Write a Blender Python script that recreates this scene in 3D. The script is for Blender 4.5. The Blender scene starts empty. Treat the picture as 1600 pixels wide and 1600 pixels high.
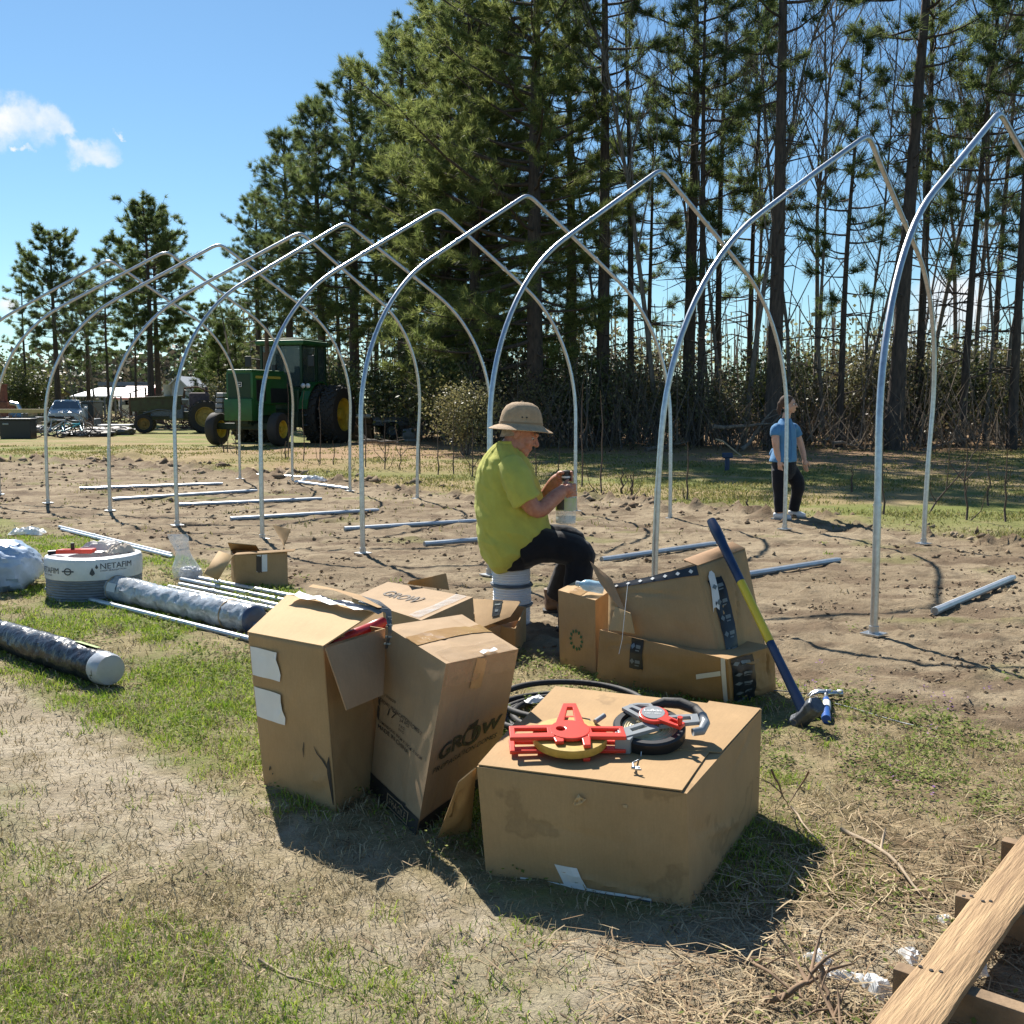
import bpy, bmesh, math, random
import numpy as np
from mathutils import Vector, Matrix, Euler
random.seed(7)
RNG = np.random.default_rng(11)
SC = bpy.context.scene
COL = SC.collection
PI = math.pi
# ------------------------------------------------------------------ camera model (a pixel of the photo <-> a ray)
F = 1640.0; TH = math.atan(170 / F); H = 1.4
def ray(px, py):
    u = (800 - py) / F
    return Vector(((px - 800) / F, math.cos(TH) + u * math.sin(TH), -math.sin(TH) + u * math.cos(TH)))
def P(px, py, z=0.0):
    r = ray(px, py); t = (z - H) / r.z
    return Vector((r.x * t, r.y * t, z))
def D(px, py, Y):
    r = ray(px, py); t = Y / r.y
    return Vector((r.x * t, Y, H + r.z * t))
def gz(x, y):
    t = min(max((y - 13) / 19, 0), 1)
    return 0.2 * t * t * (3 - 2 * t)
def G(px, py):
    z = 0.0
    for _ in range(12):
        p = P(px, py, z); z = gz(p.x, p.y)
    return Vector((p.x, p.y, z))
def X_at(px, Y):
    return (px - 800) / F * (Y * math.cos(TH) + H * math.sin(TH))
# ------------------------------------------------------------------ noise
def vn(x, y, s=0.0):
    x = np.asarray(x, float); y = np.asarray(y, float)
    ix = np.floor(x); iy = np.floor(y); fx = x - ix; fy = y - iy
    fx = fx * fx * (3 - 2 * fx); fy = fy * fy * (3 - 2 * fy)
    def h(a, b):
        v = np.sin(a * 127.1 + b * 311.7 + s * 74.7) * 43758.5453
        return v - np.floor(v)
    return (h(ix, iy) * (1 - fx) + h(ix + 1, iy) * fx) * (1 - fy) + (h(ix, iy + 1) * (1 - fx) + h(ix + 1, iy + 1) * fx) * fy
def fbm(x, y, o=4, s=0.0):
    r = 0; a = 0.5; t = 0
    for k in range(o):
        r = r + a * vn(x * 2 ** k + 17.3 * k, y * 2 ** k - 9.1 * k, s + k); t += a; a *= 0.5
    return r / t
def sst(a, b, x):
    t = np.clip((x - a) / (b - a), 0, 1); return t * t * (3 - 2 * t)
# ------------------------------------------------------------------ objects
ORG = {}
def tag(o, label=None, cat=None, group=None, kind=None):
    if label: o['label'] = label
    if cat: o['category'] = cat
    if group: o['group'] = group
    if kind: o['kind'] = kind
    return o
def empty(name, loc, label=None, cat=None, group=None):
    o = bpy.data.objects.new(name, None); COL.objects.link(o)
    o.location = loc; o.empty_display_size = 0.1
    ORG[o] = Vector(loc)
    return tag(o, label, cat, group)
def link(name, me, parent=None):
    o = bpy.data.objects.new(name, me); COL.objects.link(o)
    if parent is not None: o.parent = parent; ORG[o] = ORG.get(parent, Vector())
    return o
class MB:
    def __init__(s): s.v = []; s.f = []; s.m = []; s.mi = 0; s.uv = {}
    def add(s, vs, fs):
        n = len(s.v); s.v += [tuple(p) for p in vs]
        for f in fs: s.f.append([i + n for i in f]); s.m.append(s.mi)
        return n
    def grid(s, pts, closeu=False, closev=False, flip=False):
        nu = len(pts); nv = len(pts[0]); fs = []
        for i in range(nu if closeu else nu - 1):
            for j in range(nv if closev else nv - 1):
                a = i * nv + j; b = ((i + 1) % nu) * nv + j; c = ((i + 1) % nu) * nv + (j + 1) % nv; d = i * nv + (j + 1) % nv
                fs.append([a, d, c, b] if flip else [a, b, c, d])
        return s.add([p for r in pts for p in r], fs)
    def box(s, c, size, rot=None, bev=0.0):
        hx, hy, hz = size[0] / 2, size[1] / 2, size[2] / 2
        c = Vector(c); R = rot if rot is not None else Matrix.Identity(3)
        if isinstance(R, (float, int)): R = Matrix.Rotation(R, 3, 'Z')
        if bev > 0:
            bm = bmesh.new(); bmesh.ops.create_cube(bm, size=1)
            for v in bm.verts: v.co = Vector((v.co.x * size[0], v.co.y * size[1], v.co.z * size[2]))
            bmesh.ops.bevel(bm, geom=bm.edges[:], offset=min(bev, min(size) * .45), segments=2, affect='EDGES', profile=.6)
            bm.verts.index_update()
            s.add([R @ v.co + c for v in bm.verts], [[v.index for v in f.verts] for f in bm.faces]); bm.free(); return
        q = [R @ Vector((a * hx, b * hy, d * hz)) + c for d in (-1, 1) for b in (-1, 1) for a in (-1, 1)]
        s.add(q, [[0, 2, 3, 1], [4, 5, 7, 6], [0, 1, 5, 4], [2, 6, 7, 3], [0, 4, 6, 2], [1, 3, 7, 5]])
    def hexa(s, b, t):           # b, t: four points each, counter-clockwise from above
        s.add(list(b) + list(t), [[3, 2, 1, 0], [4, 5, 6, 7], [0, 1, 5, 4], [1, 2, 6, 5], [2, 3, 7, 6], [3, 0, 4, 7]])
    def tube(s, path, r, n=8, caps=True, closed=False, flat=1.0):
        path = [Vector(p) for p in path]; k = len(path)
        rr = r if isinstance(r, (list, tuple)) else [r] * k
        rows = []; nrm = None
        for i, p in enumerate(path):
            if closed: t = path[(i + 1) % k] - path[i - 1]
            else: t = path[min(i + 1, k - 1)] - path[max(i - 1, 0)]
            if t.length < 1e-9: t = Vector((0, 0, 1))
            t.normalize()
            if nrm is None:
                nrm = t.orthogonal().normalized()
                if abs(t.z) < .99: nrm = (Vector((0, 0, 1)) - t * t.z).normalized()
            else:
                nrm = nrm - t * nrm.dot(t)
                nrm = nrm.normalized() if nrm.length > 1e-6 else t.orthogonal().normalized()
            b = t.cross(nrm)
            rows.append([p + (nrm * math.cos(a) * flat + b * math.sin(a)) * rr[i] for a in [2 * PI * j / n for j in range(n)]])
        st = s.grid(rows, closeu=closed, closev=True, flip=True)
        if caps and not closed:
            s.f.append([st + j for j in range(n)]); s.m.append(s.mi)
            s.f.append([st + (k - 1) * n + j for j in range(n)][::-1]); s.m.append(s.mi)
    def lathe(s, prof, c=(0, 0, 0), axis=(0, 0, 1), n=24, x=None, caps=False):
        ax = Vector(axis).normalized(); xx = Vector(x).normalized() if x else ax.orthogonal().normalized(); yy = ax.cross(xx); c = Vector(c)
        rows = [[c + ax * z + (xx * math.cos(2 * PI * j / n) + yy * math.sin(2 * PI * j / n)) * r for j in range(n)] for r, z in prof]
        st = s.grid(rows, closev=True, flip=True)
        if caps:
            s.f.append([st + j for j in range(n)]); s.m.append(s.mi)
            s.f.append([st + (len(prof) - 1) * n + j for j in range(n)][::-1]); s.m.append(s.mi)
    def prism(s, poly, origin, ex, ey, depth):        # 2-D outline extruded by depth along ex x ey
        o = Vector(origin); ex = Vector(ex); ey = Vector(ey); d = ex.cross(ey).normalized() * depth; n = len(poly)
        a = [o + ex * p[0] + ey * p[1] for p in poly]; b = [p + d for p in a]
        s.add(a + b, [list(range(n))[::-1], list(range(n, 2 * n))] + [[i, (i + 1) % n, (i + 1) % n + n, i + n] for i in range(n)])
    def frame(s, outer, inner, origin, ex, ey, depth):   # ring between two outlines of equal count
        o = Vector(origin); ex = Vector(ex); ey = Vector(ey); d = ex.cross(ey).normalized() * depth; n = len(outer)
        q = lambda L, e: [o + ex * p[0] + ey * p[1] + e for p in L]
        z = Vector(); V = q(outer, z) + q(inner, z) + q(outer, d) + q(inner, d); fs = []
        for i in range(n):
            j = (i + 1) % n
            fs += [[i, i + n, j + n, j], [2 * n + i, 2 * n + j, 3 * n + j, 3 * n + i], [i, j, 2 * n + j, 2 * n + i], [n + i, 3 * n + i, 3 * n + j, n + j]]
        s.add(V, fs)
    def build(s, name, mats, parent=None, smooth=False, auto=None, solid=0.0, sub=0, bevel=0.0):
        me = bpy.data.meshes.new(name)
        o3 = ORG.get(parent, Vector()) if parent is not None else Vector()
        me.from_pydata([(p[0] - o3.x, p[1] - o3.y, p[2] - o3.z) for p in s.v], [], s.f)
        for m in (mats if isinstance(mats, (list, tuple)) else [mats]): me.materials.append(m)
        if any(s.m): me.polygons.foreach_set('material_index', s.m)
        me.validate(); me.update()
        if smooth:
            me.polygons.foreach_set('use_smooth', [True] * len(me.polygons))
            if auto: me.set_sharp_from_angle(angle=math.radians(auto))
        o = link(name, me, parent)
        if solid: md = o.modifiers.new('th', 'SOLIDIFY'); md.thickness = solid; md.offset = -1
        if bevel: md = o.modifiers.new('bv', 'BEVEL'); md.width = bevel; md.segments = 2; md.limit_method = 'ANGLE'
        if sub: md = o.modifiers.new('ss', 'SUBSURF'); md.levels = sub; md.render_levels = sub
        return o
def npmesh(name, V, F3=None, F4=None, col=None, mat=None, parent=None, smooth=False):
    me = bpy.data.meshes.new(name); V = np.asarray(V, np.float32)
    me.vertices.add(len(V)); me.vertices.foreach_set('co', V.ravel())
    L = []; st = []; k = 0
    if F4 is not None and len(F4): L.append(F4.ravel()); st.append(np.arange(len(F4)) * 4); k = F4.size
    if F3 is not None and len(F3): L.append(F3.ravel()); st.append(k + np.arange(len(F3)) * 3)
    L = np.concatenate(L).astype(np.int32); st = np.concatenate(st).astype(np.int32)
    me.loops.add(len(L)); me.loops.foreach_set('vertex_index', L)
    me.polygons.add(len(st)); me.polygons.foreach_set('loop_start', st)
    if smooth: me.polygons.foreach_set('use_smooth', np.ones(len(st), bool))
    if col is not None:
        a = me.color_attributes.new('Col', 'FLOAT_COLOR', 'POINT')
        c = np.ones((len(V), 4), np.float32); c[:, :col.shape[1]] = col; a.data.foreach_set('color', c.ravel())
    me.update(calc_edges=True); me.validate()
    if mat: me.materials.append(mat)
    return link(name, me, parent)
def copy_tree(o, parent=None):
    c = o.copy(); COL.objects.link(c)
    if parent is not None: c.parent = parent
    for ch in list(o.children): copy_tree(ch, c)
    return c
# ------------------------------------------------------------------ materials
def nt(m): return m.node_tree.nodes, m.node_tree.links
def mat(name, c, rough=0.6, metal=0.0, var=0.15, scale=8.0, bump=0.0, bscale=60.0, spec=0.5, c2=None, coat=0.0, trans=0.0, alpha=1.0, translucent=0.0, obj=True, stretch=None, rotz=None):
    m = bpy.data.materials.new(name); m.use_nodes = True; n, l = nt(m); b = n['Principled BSDF']
    b.inputs['Roughness'].default_value = rough; b.inputs['Metallic'].default_value = metal
    b.inputs['Specular IOR Level'].default_value = spec
    if coat: b.inputs['Coat Weight'].default_value = coat; b.inputs['Coat Roughness'].default_value = .15
    if trans: b.inputs['Transmission Weight'].default_value = trans
    if alpha < 1: b.inputs['Alpha'].default_value = alpha
    tc = n.new('ShaderNodeTexCoord'); src = tc.outputs['Object']
    if stretch:
        mp = n.new('ShaderNodeMapping'); mp.inputs['Scale'].default_value = stretch; l.new(src, mp.inputs['Vector']); src = mp.outputs['Vector']
        if rotz is not None: mp.vector_type = 'TEXTURE'; mp.inputs['Rotation'].default_value = (0, 0, rotz); mp.inputs['Scale'].default_value = [1 / q for q in stretch]
    t = n.new('ShaderNodeTexNoise'); t.inputs['Scale'].default_value = scale; t.inputs['Detail'].default_value = 6; t.inputs['Roughness'].default_value = .62
    l.new(src, t.inputs['Vector'])
    r = n.new('ShaderNodeValToRGB'); r.color_ramp.elements[0].position = .3; r.color_ramp.elements[1].position = .7
    c = tuple(c); c2 = c2 or tuple(x * (1 - var) for x in c)
    r.color_ramp.elements[0].color = (*c2[:3], 1)
    r.color_ramp.elements[1].color = (*[min(1, x * (1 + var * .6)) for x in c[:3]], 1)
    l.new(t.outputs['Fac'], r.inputs['Fac']); l.new(r.outputs['Color'], b.inputs['Base Color'])
    if bump:
        t2 = n.new('ShaderNodeTexNoise'); t2.inputs['Scale'].default_value = bscale; t2.inputs['Detail'].default_value = 5
        l.new(src, t2.inputs['Vector'])
        bp = n.new('ShaderNodeBump'); bp.inputs['Strength'].default_value = bump; bp.inputs['Distance'].default_value = .01
        l.new(t2.outputs['Fac'], bp.inputs['Height']); l.new(bp.outputs['Normal'], b.inputs['Normal'])
    if translucent:
        add_translucent(m, r.outputs['Color'], translucent)
    return m
def add_translucent(m, csock, w, boost=1.0):
    n, l = nt(m); b = n['Principled BSDF']; out = n['Material Output']
    tr = n.new('ShaderNodeBsdfTranslucent'); mx = n.new('ShaderNodeMixShader'); mx.inputs[0].default_value = w
    l.new(csock, tr.inputs['Color']); l.new(b.outputs[0], mx.inputs[1]); l.new(tr.outputs[0], mx.inputs[2]); l.new(mx.outputs[0], out.inputs['Surface'])
def attr_mat(name, rough=.7, translucent=.3, spec=.3, bump=0, bscale=40, nvar=0.0, nscale=30):
    m = bpy.data.materials.new(name); m.use_nodes = True; n, l = nt(m); b = n['Principled BSDF']
    b.inputs['Roughness'].default_value = rough; b.inputs['Specular IOR Level'].default_value = spec
    a = n.new('ShaderNodeAttribute'); a.attribute_name = 'Col'; c = a.outputs['Color']
    if nvar:
        tc = n.new('ShaderNodeTexCoord'); t = n.new('ShaderNodeTexNoise'); t.inputs['Scale'].default_value = nscale; t.inputs['Detail'].default_value = 8; t.inputs['Roughness'].default_value = .7
        l.new(tc.outputs['Object'], t.inputs['Vector'])
        mr = n.new('ShaderNodeMapRange'); mr.inputs[1].default_value = .3; mr.inputs[2].default_value = .7; mr.inputs[3].default_value = 1 - nvar; mr.inputs[4].default_value = 1 + nvar
        t9 = n.new('ShaderNodeTexNoise'); t9.inputs['Scale'].default_value = nscale * 4.6; t9.inputs['Detail'].default_value = 4; t9.inputs['Roughness'].default_value = .75; l.new(tc.outputs['Object'], t9.inputs['Vector'])
        av = n.new('ShaderNodeMath'); av.operation = 'MULTIPLY_ADD'; av.inputs[1].default_value = .6; l.new(t9.outputs['Fac'], av.inputs[0]); hf = n.new('ShaderNodeMath'); hf.operation = 'MULTIPLY'; hf.inputs[1].default_value = .4; l.new(t.outputs['Fac'], hf.inputs[0]); l.new(hf.outputs[0], av.inputs[2]); l.new(av.outputs[0], mr.inputs[0])
        mx = n.new('ShaderNodeMix'); mx.data_type = 'RGBA'; mx.blend_type = 'MULTIPLY'; mx.inputs[0].default_value = 1
        l.new(c, mx.inputs[6]); l.new(mr.outputs[0], mx.inputs[7]); c = mx.outputs[2]
    l.new(c, b.inputs['Base Color'])
    if bump:
        tc = n.new('ShaderNodeTexCoord'); bp = n.new('ShaderNodeBump'); bp.inputs['Strength'].default_value = bump; bp.inputs['Distance'].default_value = .02
        t = n.new('ShaderNodeTexNoise'); t.inputs['Scale'].default_value = bscale; t.inputs['Detail'].default_value = 9; t.inputs['Roughness'].default_value = .7
        l.new(tc.outputs['Object'], t.inputs['Vector']); l.new(t.outputs['Fac'], bp.inputs['Height']); l.new(bp.outputs['Normal'], b.inputs['Normal'])
    if translucent: add_translucent(m, c, translucent)
    return m
def film_mat(name, c, opac, rough=.15):
    m = bpy.data.materials.new(name); m.use_nodes = True; n, l = nt(m); b = n['Principled BSDF']; out = n['Material Output']
    b.inputs['Base Color'].default_value = (*c, 1); b.inputs['Roughness'].default_value = rough
    tp = n.new('ShaderNodeBsdfTransparent'); mx = n.new('ShaderNodeMixShader')
    tc = n.new('ShaderNodeTexCoord'); t = n.new('ShaderNodeTexNoise'); t.inputs['Scale'].default_value = 18; t.inputs['Detail'].default_value = 4
    mr = n.new('ShaderNodeMapRange'); mr.inputs[1].default_value = .3; mr.inputs[2].default_value = .7; mr.inputs[3].default_value = opac * .5; mr.inputs[4].default_value = min(1, opac * 1.5)
    l.new(tc.outputs['Object'], t.inputs['Vector']); l.new(t.outputs['Fac'], mr.inputs[0]); l.new(mr.outputs[0], mx.inputs[0])
    l.new(tp.outputs[0], mx.inputs[1]); l.new(b.outputs[0], mx.inputs[2]); l.new(mx.outputs[0], out.inputs['Surface'])
    return m
def cardboard(name, c=(.47, .31, .165), stain=0.0, dirt=.35):
    m = bpy.data.materials.new(name); m.use_nodes = True; n, l = nt(m); b = n['Principled BSDF']
    b.inputs['Roughness'].default_value = .78; b.inputs['Specular IOR Level'].default_value = .25
    tc = n.new('ShaderNodeTexCoord')
    def noise(s, d=6, rg=.6, vec=None):
        t = n.new('ShaderNodeTexNoise'); t.inputs['Scale'].default_value = s; t.inputs['Detail'].default_value = d; t.inputs['Roughness'].default_value = rg
        l.new(vec or tc.outputs['Object'], t.inputs['Vector']); return t.outputs['Fac']
    def mr(x, a, b_, c_, d_):
        q = n.new('ShaderNodeMapRange'); l.new(x, q.inputs[0])
        for i, v in enumerate((a, b_, c_, d_)): q.inputs[i + 1].default_value = v
        return q.outputs[0]
    def mul(x, y):
        q = n.new('ShaderNodeMath'); q.operation = 'MULTIPLY'; l.new(x, q.inputs[0])
        if hasattr(y, 'node'): l.new(y, q.inputs[1])
        else: q.inputs[1].default_value = y
        return q.outputs[0]
    # flute lines: faint ridges running up the board (UV x)
    wv = n.new('ShaderNodeTexWave'); wv.inputs['Scale'].default_value = 26; wv.inputs['Distortion'].default_value = .6; wv.bands_direction = 'X'
    l.new(tc.outputs['UV'], wv.inputs['Vector'])
    big = mr(noise(5), .25, .75, 1 - dirt * .45, 1.06); fine = mr(noise(140, 3), .2, .8, .93, 1.05)
    mp = n.new('ShaderNodeMapping'); mp.inputs['Scale'].default_value = (9, .8, 1); l.new(tc.outputs['UV'], mp.inputs['Vector'])
    streak = mr(noise(3, 5, .7, mp.outputs['Vector']), .3, .75, .92, 1.04)
    f = mul(mul(big, fine), streak)
    if stain:
        st = n.new('ShaderNodeTexNoise'); st.inputs['Scale'].default_value = 4.2; st.inputs['Detail'].default_value = 7; l.new(tc.outputs['Object'], st.inputs['Vector'])
        e = n.new('ShaderNodeValToRGB'); e.color_ramp.elements[0].position = .585; e.color_ramp.elements[0].color = (1, 1, 1, 1)
        e.color_ramp.elements[1].position = .61; v = 1 - stain; e.color_ramp.elements[1].color = (v, v, v, 1)
        q = e.color_ramp.elements.new(.66); q.color = (1 - stain * .2,) * 3 + (1,)
        l.new(st.outputs['Fac'], e.inputs['Fac']); f = mul(f, e.outputs['Color'])
    mx = n.new('ShaderNodeMix'); mx.data_type = 'RGBA'; mx.blend_type = 'MULTIPLY'; mx.inputs[0].default_value = 1
    mx.inputs[6].default_value = (*c, 1); l.new(f, mx.inputs[7]); l.new(mx.outputs[2], b.inputs['Base Color'])
    bp = n.new('ShaderNodeBump'); bp.inputs['Strength'].default_value = .12; bp.inputs['Distance'].default_value = .004
    ad = n.new('ShaderNodeMath'); ad.operation = 'ADD'; l.new(mul(wv.outputs['Fac'], .35), ad.inputs[0]); l.new(noise(16, 6), ad.inputs[1])
    l.new(ad.outputs[0], bp.inputs['Height']); l.new(bp.outputs['Normal'], b.inputs['Normal'])
    return m
M = {}
M['card'] = cardboard('cardboard', (.44, .285, .14))
M['card_stain'] = cardboard('stained cardboard', (.44, .285, .14), stain=.22)
M['card_grey'] = cardboard('pale cardboard', (.40, .275, .16))
M['card_in'] = cardboard('cardboard inside', (.40, .25, .115))
M['card_light'] = cardboard('fresh and sunlit cardboard', (.54, .37, .19), dirt=.2)  # clean torn board; the lighter colour also carries sunlight on the lid
M['card_pink'] = cardboard('pinkish cardboard', (.46, .28, .155))
M['paper'] = mat('paper', (.74, .74, .72), .7, var=.05, scale=12)
M['ink'] = mat('printing ink', (.022, .02, .018), .6, var=.3)
M['ink_brown'] = mat('faded ink', (.07, .05, .035), .7, var=.4)
M['ink_blue'] = mat('dark blue ink', (.05, .06, .09), .6)
M['tape_clear'] = mat('brown packing tape', (.40, .25, .12), .22, var=.12, scale=20, spec=.6)
M['tape_dark'] = mat('dark printed tape', (.022, .027, .034), .3, var=.35, scale=25)
M['tape_print'] = mat('grey tape print', (.17, .20, .21), .4)
M['tape_green'] = mat('green tape print', (.2, .36, .18), .4)
M['steel'] = mat('galvanised steel', (.52, .55, .58), .36, .92, var=.22, scale=30, bump=.05, bscale=220)
M['steel_grey'] = mat('grey steel pipe', (.54, .57, .60), .42, .55, var=.15, scale=14)
M['steel_dark'] = mat('dark worn steel', (.125, .14, .16), .5, .6, var=.4, scale=22, bump=.2)
M['black'] = mat('black plastic', (.018, .018, .02), .42, var=.25)
M['black_soft'] = mat('black rubber', (.02, .02, .021), .7, var=.3, scale=14, bump=.15)
M['tyre'] = mat('tyre rubber', (.022, .021, .02), .8, var=.4, scale=6, bump=.2, c2=(.04, .034, .028))
M['white'] = mat('white plastic', (.72, .73, .74), .4, var=.08)
M['red'] = mat('red plastic', (.72, .05, .025), .34, var=.1)
M['red_dark'] = mat('dark red plastic', (.42, .02, .02), .35, var=.15)
M['grey_pl'] = mat('grey plastic', (.27, .29, .30), .38, var=.12)
M['yellow_tape'] = mat('yellow measuring tape', (.50, .33, .065), .5, var=.25, scale=40)
M['cream_tape'] = mat('cream measuring tape', (.62, .54, .33), .5, var=.2, scale=40)
M['green_paint'] = mat('green tractor paint', (.018, .105, .022), .42, var=.35, scale=4, c2=(.02, .075, .02))
M['yellow_paint'] = mat('yellow paint', (.55, .37, .035), .5, var=.25, scale=6)
M['old_green'] = mat('faded olive paint', (.07, .085, .04), .8, var=.4, scale=5, c2=(.07, .05, .03))
M['rust'] = mat('rusty steel', (.13, .075, .045), .9, var=.5, scale=9)
M['glass'] = mat('tinted cab glass', (.07, .10, .10), .06, var=.05, spec=.8, alpha=.62)
M['film'] = film_mat('thin clear plastic', (.8, .82, .84), .36)
M['film_white'] = film_mat('milky plastic', (.85, .87, .88), .8, .25)
M['wood'] = mat('weathered pallet wood', (.43, .27, .13), .75, var=.3, scale=9, c2=(.25, .15, .075), bump=.3, bscale=50, stretch=(6, 1, 6))
# ------------------------------------------------------------------ camera, light, sky
SUN = Vector((-math.sin(math.radians(23)) * .71, math.cos(math.radians(23)) * .71, .70)).normalized()
SUN_EL = math.asin(SUN.z); SUN_AZ = math.atan2(SUN.x, SUN.y)
def setup():
    cam = bpy.data.cameras.new('camera'); co = bpy.data.objects.new('camera', cam); COL.objects.link(co)
    co.location = (0, 0, H); co.rotation_euler = (PI / 2 - TH, 0, 0)
    cam.sensor_width = 36; cam.lens = 36 * F / 1600; cam.clip_start = .05; cam.clip_end = 3000
    SC.camera = co
    s = bpy.data.lights.new('sun', 'SUN'); s.energy = 5.0; s.angle = math.radians(.55); s.color = (1, .94, .85)
    so = bpy.data.objects.new('sun', s); COL.objects.link(so); so.rotation_euler = SUN.to_track_quat('Z', 'Y').to_euler()
    SC.view_settings.view_transform = 'Standard'; SC.view_settings.look = 'None'; SC.view_settings.exposure = EXPOSURE
    w = bpy.data.worlds.new('World'); SC.world = w; w.use_nodes = True; n = w.node_tree.nodes; l = w.node_tree.links
    bg = n['Background']; bg.inputs['Strength'].default_value = SKYS
    sk = n.new('ShaderNodeTexSky'); sk.sky_type = 'NISHITA'; sk.sun_disc = False; sk.sun_elevation = SUN_EL; sk.sun_rotation = SUN_AZ
    sk.air_density = 1.0; sk.dust_density = .1; sk.ozone_density = 3.0; sk.altitude = 50
    # clouds: soft patches in given directions, broken up by noise
    tc = n.new('ShaderNodeTexCoord')
    def math_(op, a, b=None, c=None):
        q = n.new('ShaderNodeMath'); q.operation = op
        for i, v in enumerate((a, b, c)):
            if v is None: continue
            if hasattr(v, 'node'): l.new(v, q.inputs[i])
            else: q.inputs[i].default_value = v
        return q.outputs[0]
    nz = n.new('ShaderNodeTexNoise'); nz.inputs['Scale'].default_value = 26; nz.inputs['Detail'].default_value = 7; nz.inputs['Roughness'].default_value = .62
    l.new(tc.outputs['Generated'], nz.inputs['Vector'])
    sub = n.new('ShaderNodeVectorMath'); sub.operation = 'MULTIPLY_ADD'; sub.inputs[1].default_value = (.05,) * 3; sub.inputs[2].default_value = (-.025,) * 3
    l.new(nz.outputs['Color'], sub.inputs[0])
    wv = n.new('ShaderNodeVectorMath'); wv.operation = 'ADD'; l.new(tc.outputs['Generated'], wv.inputs[0]); l.new(sub.outputs[0], wv.inputs[1])
    tot = None
    for px, py, r, k in CLOUDS:
        d = ray(px, py).normalized()
        v = n.new('ShaderNodeVectorMath'); v.operation = 'SUBTRACT'; l.new(wv.outputs[0], v.inputs[0]); v.inputs[1].default_value = d
        sc = n.new('ShaderNodeVectorMath'); sc.operation = 'MULTIPLY'; sc.inputs[1].default_value = (1, 1, k); l.new(v.outputs[0], sc.inputs[0])
        ln = n.new('ShaderNodeVectorMath'); ln.operation = 'LENGTH'; l.new(sc.outputs[0], ln.inputs[0])
        m = n.new('ShaderNodeMapRange'); m.interpolation_type = 'SMOOTHSTEP'; l.new(ln.outputs['Value'], m.inputs[0])
        for i, x in enumerate((r * .45 / F, r * 1.25 / F, 1, 0)): m.inputs[i + 1].default_value = x
        tot = m.outputs[0] if tot is None else math_('MAXIMUM', tot, m.outputs[0])
    gate = n.new('ShaderNodeMapRange'); l.new(nz.outputs['Fac'], gate.inputs[0])
    for i, x in enumerate((.28, .62, .35, 1)): gate.inputs[i + 1].default_value = x
    fac = math_('MULTIPLY', tot, gate.outputs[0])
    # brighter rim, greyer body
    shade = n.new('ShaderNodeMix'); shade.data_type = 'RGBA'; l.new(nz.outputs['Fac'], shade.inputs[0])
    g = CLOUD_V; shade.inputs[6].default_value = (g * .80, g * .86, g * .95, 1); shade.inputs[7].default_value = (g * 1.12, g * 1.12, g * 1.12, 1)
    hs = n.new('ShaderNodeMix'); hs.data_type = 'RGBA'; hs.blend_type = 'MULTIPLY'; hs.inputs[0].default_value = 1; hs.inputs[7].default_value = SKY_TINT
    l.new(sk.outputs[0], hs.inputs[6])
    mx = n.new('ShaderNodeMix'); mx.data_type = 'RGBA'; l.new(fac, mx.inputs[0]); l.new(hs.outputs[2], mx.inputs[6]); l.new(shade.outputs[2], mx.inputs[7])
    l.new(mx.outputs[2], bg.inputs['Color'])
EXPOSURE = .92; SKYS = .056; CLOUD_V = 9.5; SKY_TINT = (.88, 1.10, 1.16, 1)
CLOUDS = [(25, 188, 42, 1.5), (-30, 190, 50, 1.4), (70, 190, 33, 1.6), (98, 205, 18, 1.3), (135, 238, 30, 1.6), (152, 248, 20, 1.6), (180, 212, 9, 2), (30, 232, 9, 2), (20, 480, 22, 1.5), (350, 515, 26, 3), (1480, 480, 70, 1.4), (1390, 560, 60, 1.5), (1560, 590, 80, 1.5),
          (1000, 620, 60, 2.5), (310, 545, 30, 3)]
setup()

# ------------------------------------------------------------------ where soil, path, straw and green lie on the ground
def line_fn(pts):
    w = sorted((G(*p).x, G(*p).y) for p in pts); xs = [p[0] for p in w]; ys = [p[1] for p in w]
    return lambda x: np.interp(x, xs, ys)
SOIL_NEAR = line_fn([(-500, 790), (0, 808), (170, 838), (300, 880), (460, 930), (700, 985), (840, 1020), (1180, 1060), (1350, 1085), (1600, 1150), (2000, 1240)])
SOIL_FAR = line_fn([(-300, 722), (0, 722), (150, 718), (300, 728), (420, 742), (560, 752), (700, 768), (850, 775), (1000, 785), (1200, 800), (1400, 825), (1600, 850), (2000, 900)])
_pu = [G(*p) for p in [(-250, 985), (0, 1062), (130, 1132), (300, 1212), (430, 1268), (620, 1345), (800, 1450)]]
_pl = [G(*p) for p in [(-250, 1200), (0, 1290), (200, 1330), (450, 1400), (620, 1450), (800, 1560)]]
def poly_side(pts):      # y of the edge as a function of x, extended straight
    xs = [p.x for p in pts]; ys = [p.y for p in pts]
    return lambda x: np.interp(x, xs, ys)
PATH_U = poly_side(_pu); PATH_L = poly_side(_pl)
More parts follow.
